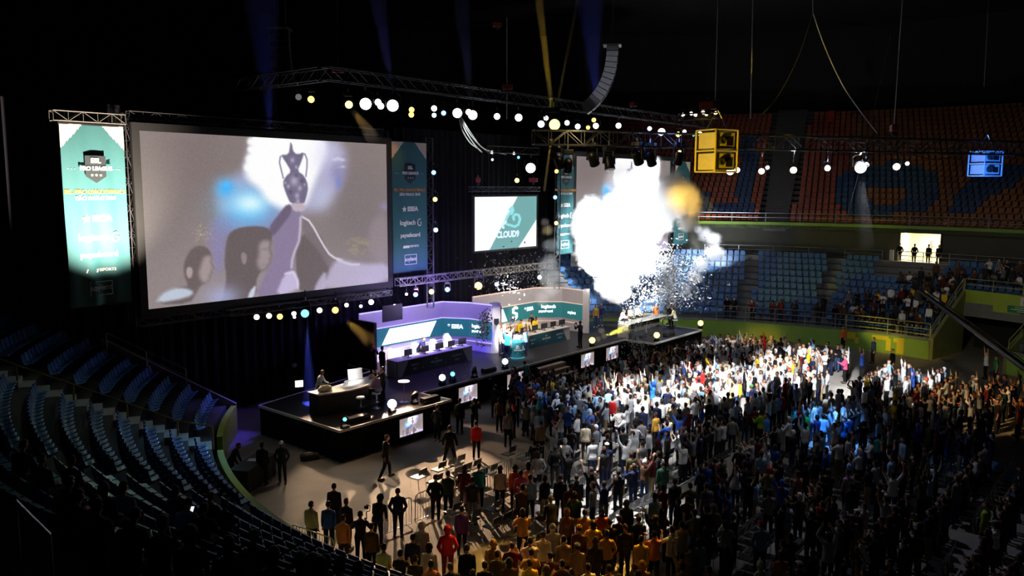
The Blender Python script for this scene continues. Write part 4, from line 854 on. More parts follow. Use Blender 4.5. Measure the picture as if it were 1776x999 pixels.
L5 = [(1267, 296, 'white', 1.1), (1279, 294, 'white', .8), (1321, 296, 'warm white', .9), (1331, 290, 'white', .6), (1376, 294, 'warm white', 1.0), (1435, 291, 'white', .85), (1492, 289, 'white', 1.7), (1502, 285, 'white', .8), (1554, 288, 'warm white', 1.05), (1573, 283, 'white', .6)]
for i, (u, v, c, sz) in enumerate(L5):
    p = D(u, v, rig(u)); fixture('p', p, c, f'{c} lamp on the crowd truss past the yellow cage, {ordn(i)} along', sz * .85, aim=EYE + Vector((-3 + i, 0, -6)), group='lamps on the crowd truss', drop=max(.15, D(u, 248, rig(u)).z - .25 - p.z - .36 * sz))
L6 = [(921, 291, 'white', 1.5), (897, 313, 'yellow', .7), (899, 273, 'cyan', .4), (853, 264, 'white', .4), (891, 266, 'white', .4), (854, 277, 'white', .35)]
truss('thin dark truss left of the crossed lamps, over the small screen', D(845, 258, 38), D(935, 262, 38), .3, .5)
for i, (u, v, c, sz) in enumerate(L6):
    p = D(u, v, 38); fixture('p', p, c, f'{["big white", "yellow", "tiny cyan", "tiny white", "small white", "faint white"][i]} lamp hanging above the small bright screen', sz, drop=max(0, D(u, 258, 38).z - .15 - p.z - .36 * sz))
L7 = [(1185, 199), (1199, 197), (1206, 199), (1220, 195), (1226, 198), (1241, 196)]
lb = [D(1178, 203, 29.5), D(1248, 200, 29.5)]
truss('short black bar truss with small warm lamps above the yellow cage', lb[0], lb[1], .2, .35)
for i, (u, v) in enumerate(L7): fixture('p', D(u, v, 29.5), 'warm white', f'small warm lamp on the short bar above the yellow cage, {ordn(i)} along', .42, group='small warm lamps')
# floor lamps on the stage
def floor_lamp(u, v, c, label, sz=1.0, up=.33, aim=None):
    p = G(u, v, STZ + up); base = Vector((p.x, p.y, STZ)); r = thing('floor_stage_lamp', label, 'stage lamp', base, RZ); MB().bevbox(-.17, -.13, 0, .17, .13, .12, .02).build('base', BLKMETAL(), r)
    y = MB().box(-.185, -.05, .11, .185, .05, .14)
    for s in (-1, 1): y.box(s * .17 - .015, -.04, .1, s * .17 + .015, .04, .42)
    y.build('yoke', BLKMETAL(), r); h = MB().lathe([(0, .2), (.1, .2), (.14, .1), (.15, -.2), (.14, -.21), (0, -.2)], 14, axis='y').build('head', BLKMETAL(), r, True); h.location = (0, 0, .40)
    d = (EYE if aim is None else Vector(aim)) - p; lz = math.atan2(d.x, -d.y) - RZ; pt = math.atan2(d.z, math.hypot(d.x, d.y)); h.rotation_euler = (-pt, 0, lz)
    l = lens_obj(MB().lathe([(0, -.215), (.135 * min(sz, 1.6), -.215), (.135 * min(sz, 1.6), -.225), (0, -.235)], 14, axis='y'), h, COLS[c]); return p
for u, v, c, lab, sz in ((1027, 592, 'yellow', 'yellow floor lamp at the edge of the main stage by the smoke', 1.5), (1139, 583, 'yellow', 'yellow floor lamp at the corner of the far platform', 1.5), (1215, 562, 'yellow', 'yellow floor lamp at the far end of the far platform', 1.5), (767, 657, 'pale blue', 'blue-white floor lamp before the violet booth desk', 1.3), (785, 651, 'cyan', 'smaller blue floor lamp beyond the blue-white one', .9), (680, 703, 'pale blue', 'blue-white floor lamp on the platform edge by the side table', 1.6), (876, 629, 'pale blue', 'pale blue floor lamp at the stage edge before the trophy winners', 1.3), (598, 730, 'cyan', 'black moving lamp with cyan lens on the near stage corner', .6), (719, 689, 'off', 'dark floor lamp where the platform edge steps back', .8), (823, 645, 'off', 'dark floor lamp at the stage edge before the booth desk end', .8)):
    floor_lamp(u, v, c, lab, sz, aim=None if c != 'off' else WA(16, 5, 5))
# ---- projector cages
def cage(label, p, w, h, d, rz, pm, group=None):
    r = thing('projector_cage', label, 'projector', p, rz); q = MB()
    cs = [(x, y) for x in (-w / 2, w / 2) for y in (-d / 2, d / 2)]
    for x, y in cs: MB().bar((x, y, 0), (x, y, h), .035, 6).build('upright', pm, r)
    for z in (0, h / 2, h):
        for (x0, y0), (x1, y1) in ((cs[0], cs[1]), (cs[1], cs[3]), (cs[3], cs[2]), (cs[2], cs[0])): q.bar((x0, y0, z), (x1, y1, z), .03, 6)
    q.build('cage_frame', pm, r)
    for k in range(2):
        z = h / 2 * k + .06; b = MB().bevbox(-w * .44, -d * .44, z, w * .44, d * .44, z + h * .40, .03).build('projector_body', pm, r)
        MB().lathe([(0, 0), (.12, 0), (.13, -.12), (.10, -.13), (0, -.10)], 14, (-w * .2, -d * .44, z + h * .2), 'y').build('projector_lens', BLACK(), b)
        MB().box(w * .05, -d * .445 - .005, z + h * .08, w * .35, -d * .44, z + h * .3).build('vent', BLKMETAL(), b)
    MB().tube([(-w / 2, 0, h), (0, 0, h + .7), (w / 2, 0, h)], .018, 5).build('sling', STEEL(), r); return r
PC = D(1241, 298, 29.0)
cage('yellow-lit double projector cage hanging over the crowd', PC, 1.02, 1.45, 1.0, .5, mat('cage_paint', (.5, .46, .34), .45, .3, var=.15))
PD = D(1707, 305, 34.0)
cage('blue-lit double projector cage hanging far over the crowd', PD, .92, 1.0, .8, .3, mat('cage_paint_pale', (.5, .5, .5), .45, .3, var=.15))
def hoist(label, p, c=(.25, .03, .03)):
    r = thing('chain_hoist', label, 'hoist', p, random.random() * 3); MB().bevbox(-.28, -.14, -.14, .28, .14, .14, .04).build('motor', mat('hoist_red', c, .5, var=.2), r); MB().lathe([(0, -.32), (.1, -.3), (.12, -.14), (0, -.13)], 10).build('chain_bag', BLACK(), r); MB().bar((.0, 0, .14), (0, 0, .28), .02, 6).build('hook', STEEL(), r); return r
for u, v, y, lab in ((862, 43, 52, 'dim red chain hoist high above the stage, topmost of them'), (586, 121, 40, 'dim red chain hoist above the near truss corner'), (880, 151, 46, 'dim red chain hoist on the bright chain above the stage truss'), (1099, 181, 50, 'dim red chain hoist above the far screen'), (829, 312, 50, 'dim red hoist above the near edge of the small bright screen'), (925, 312, 54, 'dim red hoist above the far edge of the small bright screen'), (1551, 222, 34, 'chain hoist with a pale glint on the long blue-lit chain'), (1228, 183, 29, 'grey chain hoist above the yellow projector cage')):
    hoist(lab, D(u, v, y), (.25, .03, .03) if '1228' != str(u) else (.35, .35, .36))
# ---- line arrays
def line_array(label, top, n, rz, curve, w=1.05, h=.30, mt=None):
    r = thing('line_array_speaker', label, 'speaker', top, rz); MB().bevbox(-w / 2, -.5, 0, w / 2, .5, .08, .02).build('fly_frame', STEEL(), r)
    for x in (-.3, .3): MB().bar((x, 0, .08), (x, 0, 9), .018, 5).build('chain', STEEL(), r)
    y, z, a = 0.0, 0.0, 0.0
    for k in range(n):
        a = curve * (k / (n - 1)) ** 1.3
        o = MB().hexa([(-w / 2, -.34, -h), (w / 2, -.34, -h), (w / 2 - .08, .3, -h * .9), (-w / 2 + .08, .3, -h * .9), (-w / 2, -.34, -.015), (w / 2, -.34, -.015), (w / 2 - .08, .3, -h * .1), (-w / 2 + .08, .3, -h * .1)]).build('cabinet', mt or mat('speaker_grey', (.22, .22, .23), .5, var=.1), r)
        o.location = (0, y, z); o.rotation_euler = (a, 0, 0); MB().box(-w / 2 + .05, -.355, -h + .03, w / 2 - .05, -.34, -.045).build('grille', BLKMETAL(), o)
        y += h * math.sin(a); z -= h * math.cos(a)
    return r
LA1 = D(1062, 80, 46.0); line_array('curved hanging column of grey loudspeakers with a bright edge above the far screen', LA1, 13, RZ + .55, .95)
LA2 = D(486, 52, 44.0); line_array('curved hanging column of loudspeakers, almost black, above the trophy screen', LA2, 12, RZ - .9, .9, mt=mat('speaker_dark', (.08, .08, .09), .5, var=.1))
# ---- cables, chains, wires
def cable(label, pts, r, mt, cat='cable', name='cable'): return tag(MB().tube(pts, r, 5).build(name, mt), label, cat)
PALE = mat('pale_cable', (.6, .6, .62), .5, var=.05); DIMC = mat('dim_cable', (.2, .2, .2), .5)
def sag(p0, p1, s, n=14): p0, p1 = Vector(p0), Vector(p1); return [p0.lerp(p1, i / (n - 1)) - Vector((0, 0, s * 4 * (i / (n - 1)) * (1 - i / (n - 1)))) for i in range(n)]
for u0, v0, u1, v1, y, r, lab in ((879, 30, 879, 206, 46, .03, 'bright chain hanging to the stage truss'), (1247, -40, 1241, 178, 29, .025, 'pale chain hanging to the yellow projector cage'), (1307, -40, 1302, 206, 31, .025, 'pale chain just past the yellow projector cage'), (1568, -40, 1551, 214, 34, .022, 'long blue-lit chain over the crowd'), (1717, -40, 1707, 150, 34, .018, 'thin chain to the blue projector cage'), (585, -20, 586, 112, 40, .015, 'faint chain to the near truss corner')):
    cable(lab, [D(u0, v0, y), D((u0 + u1) / 2, (v0 + v1) / 2, y), D(u1, v1, y)], r, PALE if v1 > 170 else DIMC, 'chain', 'chain')
apex = D(1410, 22, 32); cable('pale rope hanging from the roof to the split of the slack ropes', [D(1409, -40, 32), apex], .02, PALE, 'rope', 'rope')
def curve_px(P, y0, y1): 
    out = []
    for i in range(len(P) - 1):
        for k in range(4):
            f = k / 4; a, b = P[max(i - 1, 0)], P[min(i + 2, len(P) - 1)]; p, q = P[i], P[i + 1]; h = lambda t, j: ((2 * t**3 - 3 * t**2 + 1) * p[j] + (t**3 - 2 * t**2 + t) * (q[j] - a[j]) / 2 + (-2 * t**3 + 3 * t**2) * q[j] + (t**3 - t**2) * (b[j] - p[j]) / 2)
            t = (i + f) / (len(P) - 1); out.append(D(h(f, 0), h(f, 1), y0 + (y1 - y0) * t))
    out.append(D(*P[-1], y1)); return out
cable('slack rope curving down from the split towards the orange seats', curve_px([(1410, 22), (1430, 80), (1460, 145), (1490, 190), (1521, 231)], 32, 36), .02, PALE, 'rope', 'rope')
cable('slack rope curving down from the split towards the projector cage', curve_px([(1410, 22), (1388, 90), (1362, 145), (1335, 185), (1300, 215)], 32, 30), .014, DIMC, 'rope', 'rope')
cable('thin dark cable hanging along above the crowd truss', curve_px([(1310, 226), (1400, 238), (1480, 246), (1580, 256), (1690, 262)], 31, 33), .02, PALE)
cable('thin slack cable between the crowd lamps and the blue cage', curve_px([(1580, 268), (1620, 276), (1660, 270), (1690, 262)], 32.5, 33.6), .014, DIMC)
for i, P in enumerate([[(796, 203), (802, 226), (815, 247), (828, 257)], [(797, 203), (808, 228), (824, 252), (836, 264)], [(799, 203), (812, 228), (832, 252), (855, 268)], [(800, 203), (818, 232), (840, 258), (878, 268)]]):
    cable(f'pale looping cable under the stage truss, {ordn(i)} of the bunch from the trophy screen', curve_px(P, 42.3, 41), .035 if i < 3 else .02, mat('white_cable', (.85, .85, .82), .5, var=.03))
cable('thin wire slanting from the roof past the brightest crowd lamp', [D(1545, 60, 33), D(1505, 240, 33), D(1466, 390, 40)], .008, DIMC, 'wire', 'wire')
# ---- camera crane over the right of the crowd
cj = [D(1596, 505, 46), D(1800, 655, 33)]; d = cj[1] - cj[0]
r = thing('camera_crane', 'long black camera crane reaching diagonally over the crowd', 'crane', cj[1]); L = d.length
MB().bar((0, 0, 0), cj[0] - cj[1], .16, 8, .12).build('boom', BLKMETAL(), r); MB().bar((0, 0, .25), cj[0] - cj[1] + Vector((0, 0, .3)), .03, 6).build('tension_cable', BLKMETAL(), r)
o = MB().bevbox(-.2, -.3, -.55, .2, .3, -.1, .03).build('camera_head', BLACK(), r); o.location = cj[0] - cj[1]; MB().lathe([(0, 0), (.09, 0), (.1, .2), (0, .2)], 10, (0, -.5, -.3), 'y').build('camera_lens', BLKMETAL(), o)
base = cj[1] - cj[0]; f = Vector((cj[1].x + 1.2, cj[1].y - .8, 0)); MB().bar((1.2, -.8, -cj[1].z), (1.2, -.8, -.3), .12, 8).build('column', BLKMETAL(), r); MB().bar((0, 0, 0), (1.2, -.8, -.3), .16, 8).build('pivot_arm', BLKMETAL(), r)
# ---- crowd barriers, chairs
def barrier(label, p0, p1):
    p0, p1 = Vector(p0), Vector(p1); d = p1 - p0; L = d.length; r = thing('crowd_barrier', label, 'barrier', p0, math.atan2(d.y, d.x), 'steel crowd barriers')
    c = .16; MB().tube([(0.03, 0, .12), (.03, 0, .95), (.06, 0, 1.05), (c, 0, 1.1), (L - c, 0, 1.1), (L - .06, 0, 1.05), (L - .03, 0, .95), (L - .03, 0, .12), (.03, 0, .12)], .022, 6).build('frame', STEEL(), r)
    q = MB(); n = int(L / .13)
    for i in range(1, n): q.bar((L * i / n, 0, .13), (L * i / n, 0, 1.09), .009, 4)
    q.build('bars_grille', STEEL(), r)
    for x in (.25, L - .25): MB().tube([(x, -.32, .02), (x, -.25, .05), (x, 0, .13), (x, .25, .05), (x, .32, .02)], .018, 5).build('foot', STEEL(), r)
    return r
bl = []
for i, a in enumerate((-4.1, -2.3, 1.0, 3.15, 5.3, 11.8, 13.9)): bl.append((WA(a, -7.1 - .03 * i), WA(a + (1.65 if i == 0 else 2.05), -7.15 - .03 * i), f'steel crowd barrier, {ordn(i)} in the line nearer the stage'))
for i, a in enumerate((2.1, 4.3, 6.5, 10.4, 12.5, 16.5)): bl.append((WA(a, -13.8), WA(a + 2.05, -13.85), f'steel crowd barrier, {ordn(i)} in the line farther from the stage'))
bl.append((WA(-6.6, -5.9), WA(-6.4, -7.9), 'dark steel crowd barrier standing alone beside the lime parapet'))
for p0, p1, lab in bl: barrier(lab, p0, p1)
ch0 = thing('stacking_chair', 'x', 'chair', (0, 0, 0), 0, 'black chairs in rows before the stage')
q = MB().bevbox(-.23, -.22, .43, .23, .22, .47, .015).build('seat', mat('chair_black', (.014, .014, .016), .4, var=.2), ch0); q = MB().hexa([(-.22, .215, .60), (.22, .215, .60), (.22, .245, .60), (-.22, .245, .60), (-.21, .27, .85), (.21, .27, .85), (.21, .30, .85), (-.21, .30, .85)]).build('backrest', mat('chair_black', (.014,) * 3), ch0)
CHR = CHROME()
for s in (-1, 1):
    MB().tube([(s * .22, -.2, .0), (s * .22, -.19, .42)], .011, 5).build('leg', CHR, ch0); MB().tube([(s * .22, .24, .0), (s * .22, .2, .43), (s * .22, .3, .86)], .011, 5).build('leg', CHR, ch0)
CHAIRS = []; rows = [-4.65, -5.55, -6.45] + [-8.1 - .93 * i for i in range(6)] + [-14.8 - .93 * i for i in range(9)]
for ri, b in enumerate(rows):
    for ci in range(60):
        a = (.2 if ri < 3 else -1.4 if ri < 9 else 1.5) + .56 * ci + (.8 if ci >= 14 else 0) + (.8 if ci >= 30 else 0)
        if b > -7 and (ci in (1, 5, 6, 7) or a > 9): continue
        p = WA(a, b); u, v, w = PX(p + Vector((0, 0, .6)))
        if not (700 < u < 1790 and v < 1010): continue
        if math.hypot(p.x - CX, p.y - CY) > 22.6 or p.y < 19.5: continue
        CHAIRS.append((w, a, b, ri, ci, p))

fl = sthing('added_lamp_flag', 'added black flag plate keeping lamp light off the deck, under the trophy screen', 'lamp flag', 9.1, 6.8, 4.35)  # plate added to keep the warm floor spot off the stage deck
MB().box(-.75, -.012, 0, .75, .012, .925).build('plate', BLACK(), fl)
for x in (-.7, .7): MB().bar((x, .03, .9), (x, .55, 1.45), .015, 5).build('arm', BLKMETAL(), fl)
# ================================================================ people
def smoothstep(a, b, x): t = min(1, max(0, (x - a) / (b - a))); return t * t * (3 - 2 * t)
def nrm(v): return Vector(v).normalized()
class Pose:
    def __init__(s, arms=((.12, .02, -1), (.05, -.18, -1)), arms2=None, legs=None, lean=0.0, turn=0.0, drop=0.0, headtilt=0.0, curl=0.35):
        s.arms = (arms, arms2 or arms); s.legs = legs; s.lean = lean; s.drop = drop; s.tilt = headtilt; s.curl = curl
POSES = {
 'stand': Pose(), 'pocket': Pose(((.42, .12, -1), (-.42, -.30, -1))), 'cross': Pose(((.28, -.15, -1), (-.95, -.42, .12)), curl=.6), 'wide': Pose(((.34, .05, -1), (.1, -.2, -1)), legs=((.17, .0), (.17, .0))),
 'phone': Pose(((.22, -.75, -.60), (-.28, -.50, .95)), curl=.8), 'up': Pose(((.55, -.1, .85), (.12, -.12, 1)), curl=.15, headtilt=-.15), 'oneup': Pose(((.45, -.15, .85), (.0, -.1, 1)), ((.2, .02, -1), (.05, -.25, -1))),
 'clap': Pose(((.34, -.5, -.8), (-.46, -.8, .42)), curl=.1), 'claphigh': Pose(((.35, -.45, .5), (-.52, -.25, .9)), curl=.1), 'walk': Pose(((.15, -.35, -1), (.0, -.5, -1)), ((.15, .35, -1), (.05, .1, -1)), legs=((.02, -.24), (.02, .30)), lean=.08),
 'lean': Pose(((.12, -.55, -.75), (-.05, -.75, -.6)), lean=.5, headtilt=-.2), 'sit': Pose(((.16, -.25, -1), (-.15, -.95, -.2)), legs='sit', lean=.12), 'sitphone': Pose(((.2, -.3, -.9), (-.35, -.75, .5)), legs='sit', lean=.25, headtilt=.35, curl=.8), 'sitfwd': Pose(((.2, -.6, -.75), (-.2, -.9, .05)), legs='sit', lean=.3),
}
def build_pose(P):
    m = MB(); bones = []
    def cap(p0, p1, r0, r1, lab, n=10, bone=True):
        p0, p1 = Vector(p0), Vector(p1); m.bar(p0, p1, r0, n, r1); m.ball(p0, r0 * .98, n, 6); m.ball(p1, r1 * .98, n, 6)
        if bone: bones.append((p0, p1, lab, (r0 + r1) / 2))
    sit = P.legs == 'sit'; dz = -.40 if sit else 0.0
    piv = Vector((0, 0, .95 + dz)); L = Matrix.Rotation(P.lean, 3, 'X')   # +X rotation tips the top towards -y
    def U(p): p = Vector(p) + Vector((0, 0, dz)); return piv + L @ (p - piv)
    # torso loft
    R = [(.84, .10, .085, 0), (.90, .158, .112, 0.005), (.98, .162, .115, .005), (1.06, .148, .104, 0), (1.15, .145, .102, -.003), (1.25, .162, .112, -.004), (1.34, .178, .115, 0), (1.41, .168, .095, .006), (1.455, .11, .07, .008), (1.48, .055, .05, .008)]
    n = 16; vs = []
    for z, rx, ry, yo in R:
        for i in range(n):
            a = 2 * PI * i / n; c, s_ = math.cos(a), math.sin(a); vs.append(U((rx * abs(c) ** .8 * (1 if c > 0 else -1), yo + ry * s_, z)))
    m.add(vs, [(k * n + i, k * n + (i + 1) % n, (k + 1) * n + (i + 1) % n, (k + 1) * n + i) for k in range(len(R) - 1) for i in range(n)] + [tuple(range(n - 1, -1, -1)), tuple(range((len(R) - 1) * n, len(R) * n))])
    for x in (-.09, 0, .09): bones.append((U((x, 0, 1.03)), U((x, 0, 1.38)), 'torso', .1))
    for x in (-.1, .1): bones.append((U((x, 0, .86)), U((x, 0, .96)), 'pelvis', .1))
    # neck, head
    HC = Vector((0, -.025, 1.645)); T = Matrix.Rotation(P.tilt, 3, 'X'); nk = Vector((0, 0, 1.5))
    def H(p): return U(nk + T @ (Vector(p) - nk))
    cap(U((0, .005, 1.44)), H((0, -.008, 1.58)), .056, .052, 'neck')
    def ell(c, r):
        q = MB().ball((0, 0, 0), r, 14, 10); B = L @ T; m.add([H(c) + B @ Vector(v) for v in q.v], q.f)
    ell(HC + Vector((0, .012, .015)), (.076, .093, .103)); ell(HC + Vector((0, -.03, -.045)), (.058, .062, .068)); ell(HC + Vector((0, -.062, -.085)), (.03, .028, .024))
    ell(HC + Vector((0, -.096, -.012)), (.013, .022, .024)); ell(HC + Vector((0, -.078, .022)), (.05, .014, .012))
    for s in (-1, 1): ell(HC + Vector((s * .077, .012, -.005)), (.011, .022, .032))
    bones.append((H(HC + Vector((0, .01, -.05))), H(HC + Vector((0, .01, .06))), 'head', .08))
    # arms
    for k, s in ((0, 1), (1, -1)):
        du, df = P.arms[k]; du, df = nrm((du[0] * s, du[1], du[2])), nrm((df[0] * s, df[1], df[2]))
        sh = Vector((s * .166, .0, 1.392)); 
        if du.z > .2: sh += Vector((-s * .015, 0, .03))
        el = sh + du * .285; wr = el + df * .25
        a, b, c = U(sh), U(el), U(wr); cap(a, b, .051, .041, 'upper'); cap(b, c, .041, .029, 'fore')
        d = (c - b).normalized(); side = d.cross(Vector((0, 1, 0))); side = side.normalized() if side.length > .1 else d.cross(Vector((1, 0, 0))).normalized(); nm = side.cross(d).normalized()
        if nm.dot(L @ Vector((-s * .6, -.4, 0))) < 0: nm = -nm
        for f in (-.026, -.009, .009, .026): cap(c, c + d * .085 + side * f, .016, .0145, 'hand', 6, f == .009)
        for j, f in enumerate((-.033, -.011, .011, .033)):
            ln = (.062, .078, .074, .06)[j]; p = c + d * .085 + side * f; q = p + (d * math.cos(P.curl) + nm * math.sin(P.curl)) * ln * .55; e = q + (d * math.cos(P.curl * 2.2) + nm * math.sin(P.curl * 2.2)) * ln * .45
            cap(p, q, .0115, .0105, 'hand', 6); cap(q, e, .0105, .009, 'hand', 6)
        ts = 1 if side.dot(L @ Vector((0, -1, 0))) + side.dot(L @ Vector((-s * .3, 0, 0))) > 0 else -1
        p = c + d * .03 + side * ts * .025; q = p + (d * .6 + side * ts * .75 + nm * .3).normalized() * .045; e = q + (d * .9 + side * ts * .25 + nm * .35).normalized() * .035
        cap(p, q, .015, .013, 'hand', 6); cap(q, e, .0125, .0105, 'hand', 6)
    # legs
    for k, s in ((0, 1), (1, -1)):
        if sit: hp, kn, an = Vector((s * .09, 0, .50)), Vector((s * .13, -.43, .50)), Vector((s * .13, -.42, .09)); toe = Vector((s * .15, -.6, .038))
        else:
            ox, oy = P.legs[k] if P.legs else (.02, .0)
            hp = Vector((s * .088, .0, .90)); an = Vector((s * (.09 + ox), .012 + oy, .09)); kn = hp.lerp(an, .5) + Vector((s * .006, -.03 - (.06 if oy < 0 else 0.02 if oy > 0 else 0), .01)); toe = an + Vector((s * .025, -.17, -.052))
        cap(hp, kn, .088, .057, 'leg', 12); cap(kn, kn.lerp(an, .35), .055, .054, 'leg', 12); cap(kn.lerp(an, .35), an, .054, .038, 'leg', 12); cap(an + Vector((0, .035, -.045)), toe, .044, .036, 'foot')
        cap(an, an + Vector((0, .01, -.04)), .042, .046, 'foot')
    for i, v in enumerate(m.v):
        if v[2] < 0.0: m.v[i] = (v[0], v[1], 0.0)
    return m, bones, H(HC), (L @ T)
def eval_mods(me, mods):
    o = bpy.data.objects.new('tmp', me); COL.objects.link(o)
    for t, kw in mods:
        q = o.modifiers.new('m', t)
        for k, v in kw.items(): setattr(q, k, v)
    bpy.context.view_layer.update(); r = bpy.data.meshes.new_from_object(o.evaluated_get(bpy.context.evaluated_depsgraph_get())); bpy.data.objects.remove(o); return r
def arrays(me):
    V = np.empty(len(me.vertices) * 3, np.float32); me.vertices.foreach_get('co', V); N = np.empty(len(me.vertices) * 3, np.float32); me.vertices.foreach_get('normal', N); return V.reshape(-1, 3).astype(float), N.reshape(-1, 3).astype(float)
def classify(V, bones):
    best = np.full(len(V), 1e9); lab = np.zeros(len(V), int); tt = np.zeros(len(V))
    names = ['torso', 'pelvis', 'neck', 'head', 'upper', 'fore', 'hand', 'leg', 'foot']
    for p0, p1, l, r in bones:
        a, b = np.array(p0), np.array(p1); e = b - a; t = np.clip(((V - a) @ e) / max(e @ e, 1e-9), 0, 1); d = np.linalg.norm(V - a - t[:, None] * e, axis=1) - r
        k = d < best; best[k] = d[k]; lab[k] = names.index(l); tt[k] = t[k]
    return lab, tt
TOR, PEL, NECK, HEAD, UPP, FORE, HAND, LEG, FOOT = range(9)
SKINM = objcol_mat('skin', .55); CLOTHM = objcol_mat('cloth', .85, var=.12); HAIRM = objcol_mat('hair', .6); SHOEM = objcol_mat('shoe_leather', .5); EYEM = mat('eye_dark', (.02, .015, .012), .2); LIPM = mat('lip', (.35, .12, .10), .5)
LIB, LOW = {}, {}
def sub(name, me, V, N, keep, off, m, low=None):
    F = [tuple(p.vertices) for p in me.polygons if all(keep[i] for i in p.vertices)]
    use = sorted({i for f in F for i in f}); ix = {u: k for k, u in enumerate(use)}; q = bpy.data.meshes.new(name)
    W = V + N * (off[:, None] if isinstance(off, np.ndarray) else off)
    q.from_pydata([tuple(W[i]) for i in use], [], [tuple(ix[i] for i in f) for f in F]); q.materials.append(m); q.polygons.foreach_set('use_smooth', [True] * len(F)); q.update(); return q
def make_pose(nm):
    m, bones, hc, B = build_pose(POSES[nm]); hi = eval_mods(m.mesh('t'), [('REMESH', dict(mode='VOXEL', voxel_size=.0105, adaptivity=0.0)), ('SMOOTH', dict(factor=.5, iterations=3)), ('DECIMATE', dict(ratio=.26)), ])
    V, N = arrays(hi); lab, t = classify(V, bones); hc = np.array(hc); Bi = np.array(B.transposed()); rel = (V - hc) @ Bi.T   # head-local
    nf = lambda: np.zeros(len(V), bool)
    d = {}
    headish = (lab == HEAD) | ((lab == NECK) & (rel[:, 2] > -.13))
    hi.name = 'person'; hi.materials.clear()
    for q in (SKINM, EYEM, LIPM): hi.materials.append(q)
    hi.polygons.foreach_set('use_smooth', [True] * len(hi.polygons)); mi = []
    for p in hi.polygons:
        c = rel[list(p.vertices)].mean(0); k = 0
        if c[1] < -.06:
            if min(np.hypot(c[0] - .031, c[2] - .008), np.hypot(c[0] + .031, c[2] - .008)) < .0115: k = 1
            elif abs(c[0]) < .026 and abs(c[2] + .062) < .008: k = 2
        mi.append(k)
    hi.polygons.foreach_set('material_index', mi); d['body'] = hi
    hem = np.where((lab == PEL) | (lab == LEG), .022, .014)
    z = V[:, 2]; zp = .93 + (-.40 if POSES[nm].legs == 'sit' else 0)
    torso = (lab == TOR) | ((lab == PEL) & (z > zp - .06)) | ((lab == NECK) & (rel[:, 2] < -.15)) | ((lab == LEG) & (z > zp - .02) & (t < .1))
    d['long'] = sub('shirt', hi, V, N, torso | (lab == UPP) | ((lab == FORE) & (t < .93)), hem, CLOTHM); d['tee'] = sub('shirt', hi, V, N, torso | ((lab == UPP) & (t < .72)), hem, CLOTHM)
    d['trousers'] = sub('trousers', hi, V, N, (lab == LEG) & (t <= 1) | ((lab == PEL)) | ((lab == FOOT) & (z > .105)) | ((lab == TOR) & (z < zp + .05)), .011, CLOTHM)
    d['shoe'] = [sub('shoe', hi, V, N, (lab == FOOT) & (z < .125) & (V[:, 0] * q > 0), .009, SHOEM) for q in (-1, 1)]
    x, y, zz = rel.T
    d['short'] = sub('hair', hi, V, N, headish & ((zz > .055 + .25 * np.maximum(0, -y - .06)) | ((y > .0) & (zz > -.055) & (np.abs(x) < .09) & ~((np.abs(x) > .068) & (zz < .03)))), .012, HAIRM)
    d['longhair'] = sub('hair', hi, V, N, (headish | (lab == NECK)) & ((zz > .055) | ((y > -.03) & (zz > -.2))), .022 + .012 * smooth_np(.0, -.15, zz), HAIRM)
    d['hood'] = sub('hood', hi, V, N, (headish | (lab == NECK)) & ((y > -.045) | (zz > .075)), .032, CLOTHM)
    capm = sub('cap', hi, V, N, headish & (zz > .040 + .0 * y), .018, CLOTHM); bm = bmesh.new(); bm.from_mesh(capm)
    br = [(.075 * math.sin(a), -.085 - .085 * math.cos(a), .052 - .012 * math.cos(a)) for a in [math.radians(q) for q in range(-85, 86, 17)]] + [(.07, -.05, .06), (-.07, -.05, .06)]
    Bm = np.array(B); lo = [bm.verts.new(Vector(hc + Bm @ np.array(p))) for p in br]; up = [bm.verts.new(Vector(hc + Bm @ (np.array(p) + np.array([0, 0, .008])))) for p in br]
    bm.faces.new(lo[::-1]); bm.faces.new(up)
    for i in range(len(br)): bm.faces.new((lo[i], lo[(i + 1) % len(br)], up[(i + 1) % len(br)], up[i]))
    bm.to_mesh(capm); bm.free(); d['cap'] = capm
    LIB[nm] = d
    # low version for the far mass of the crowd
    lo = eval_mods(hi.copy(), [('DECIMATE', dict(ratio=.20)), ('TRIANGULATE', dict())]); V2, N2 = arrays(lo); l2, t2 = classify(V2, bones); rel2 = (V2 - hc) @ Bi.T; T3 = np.array([tuple(p.vertices) for p in lo.polygons], np.int32)
    g = np.zeros(len(V2), int); g[(l2 == TOR) | (l2 == UPP)] = 1; g[(l2 == PEL) & (V2[:, 2] > zp - .03)] = 1; g[(l2 == PEL) & (V2[:, 2] <= zp - .03)] = 2; g[l2 == LEG] = 2; g[l2 == FOOT] = 3; g[(l2 == HEAD) & ((rel2[:, 2] > .05) | (rel2[:, 1] > .01))] = 4
    gl = g.copy(); gl[(l2 == FORE)] = 1; off = np.where(g > 0, .012, 0.0) + np.where(g == 4, .006, 0)
    LOW[nm] = (V2 + N2 * off[:, None], T3, g, gl); bpy.data.meshes.remove(lo)
def smooth_np(e0, e1, x): t = np.clip((x - e0) / (e1 - e0), 0, 1); return t * t * (3 - 2 * t)
for nm in POSES: make_pose(nm)
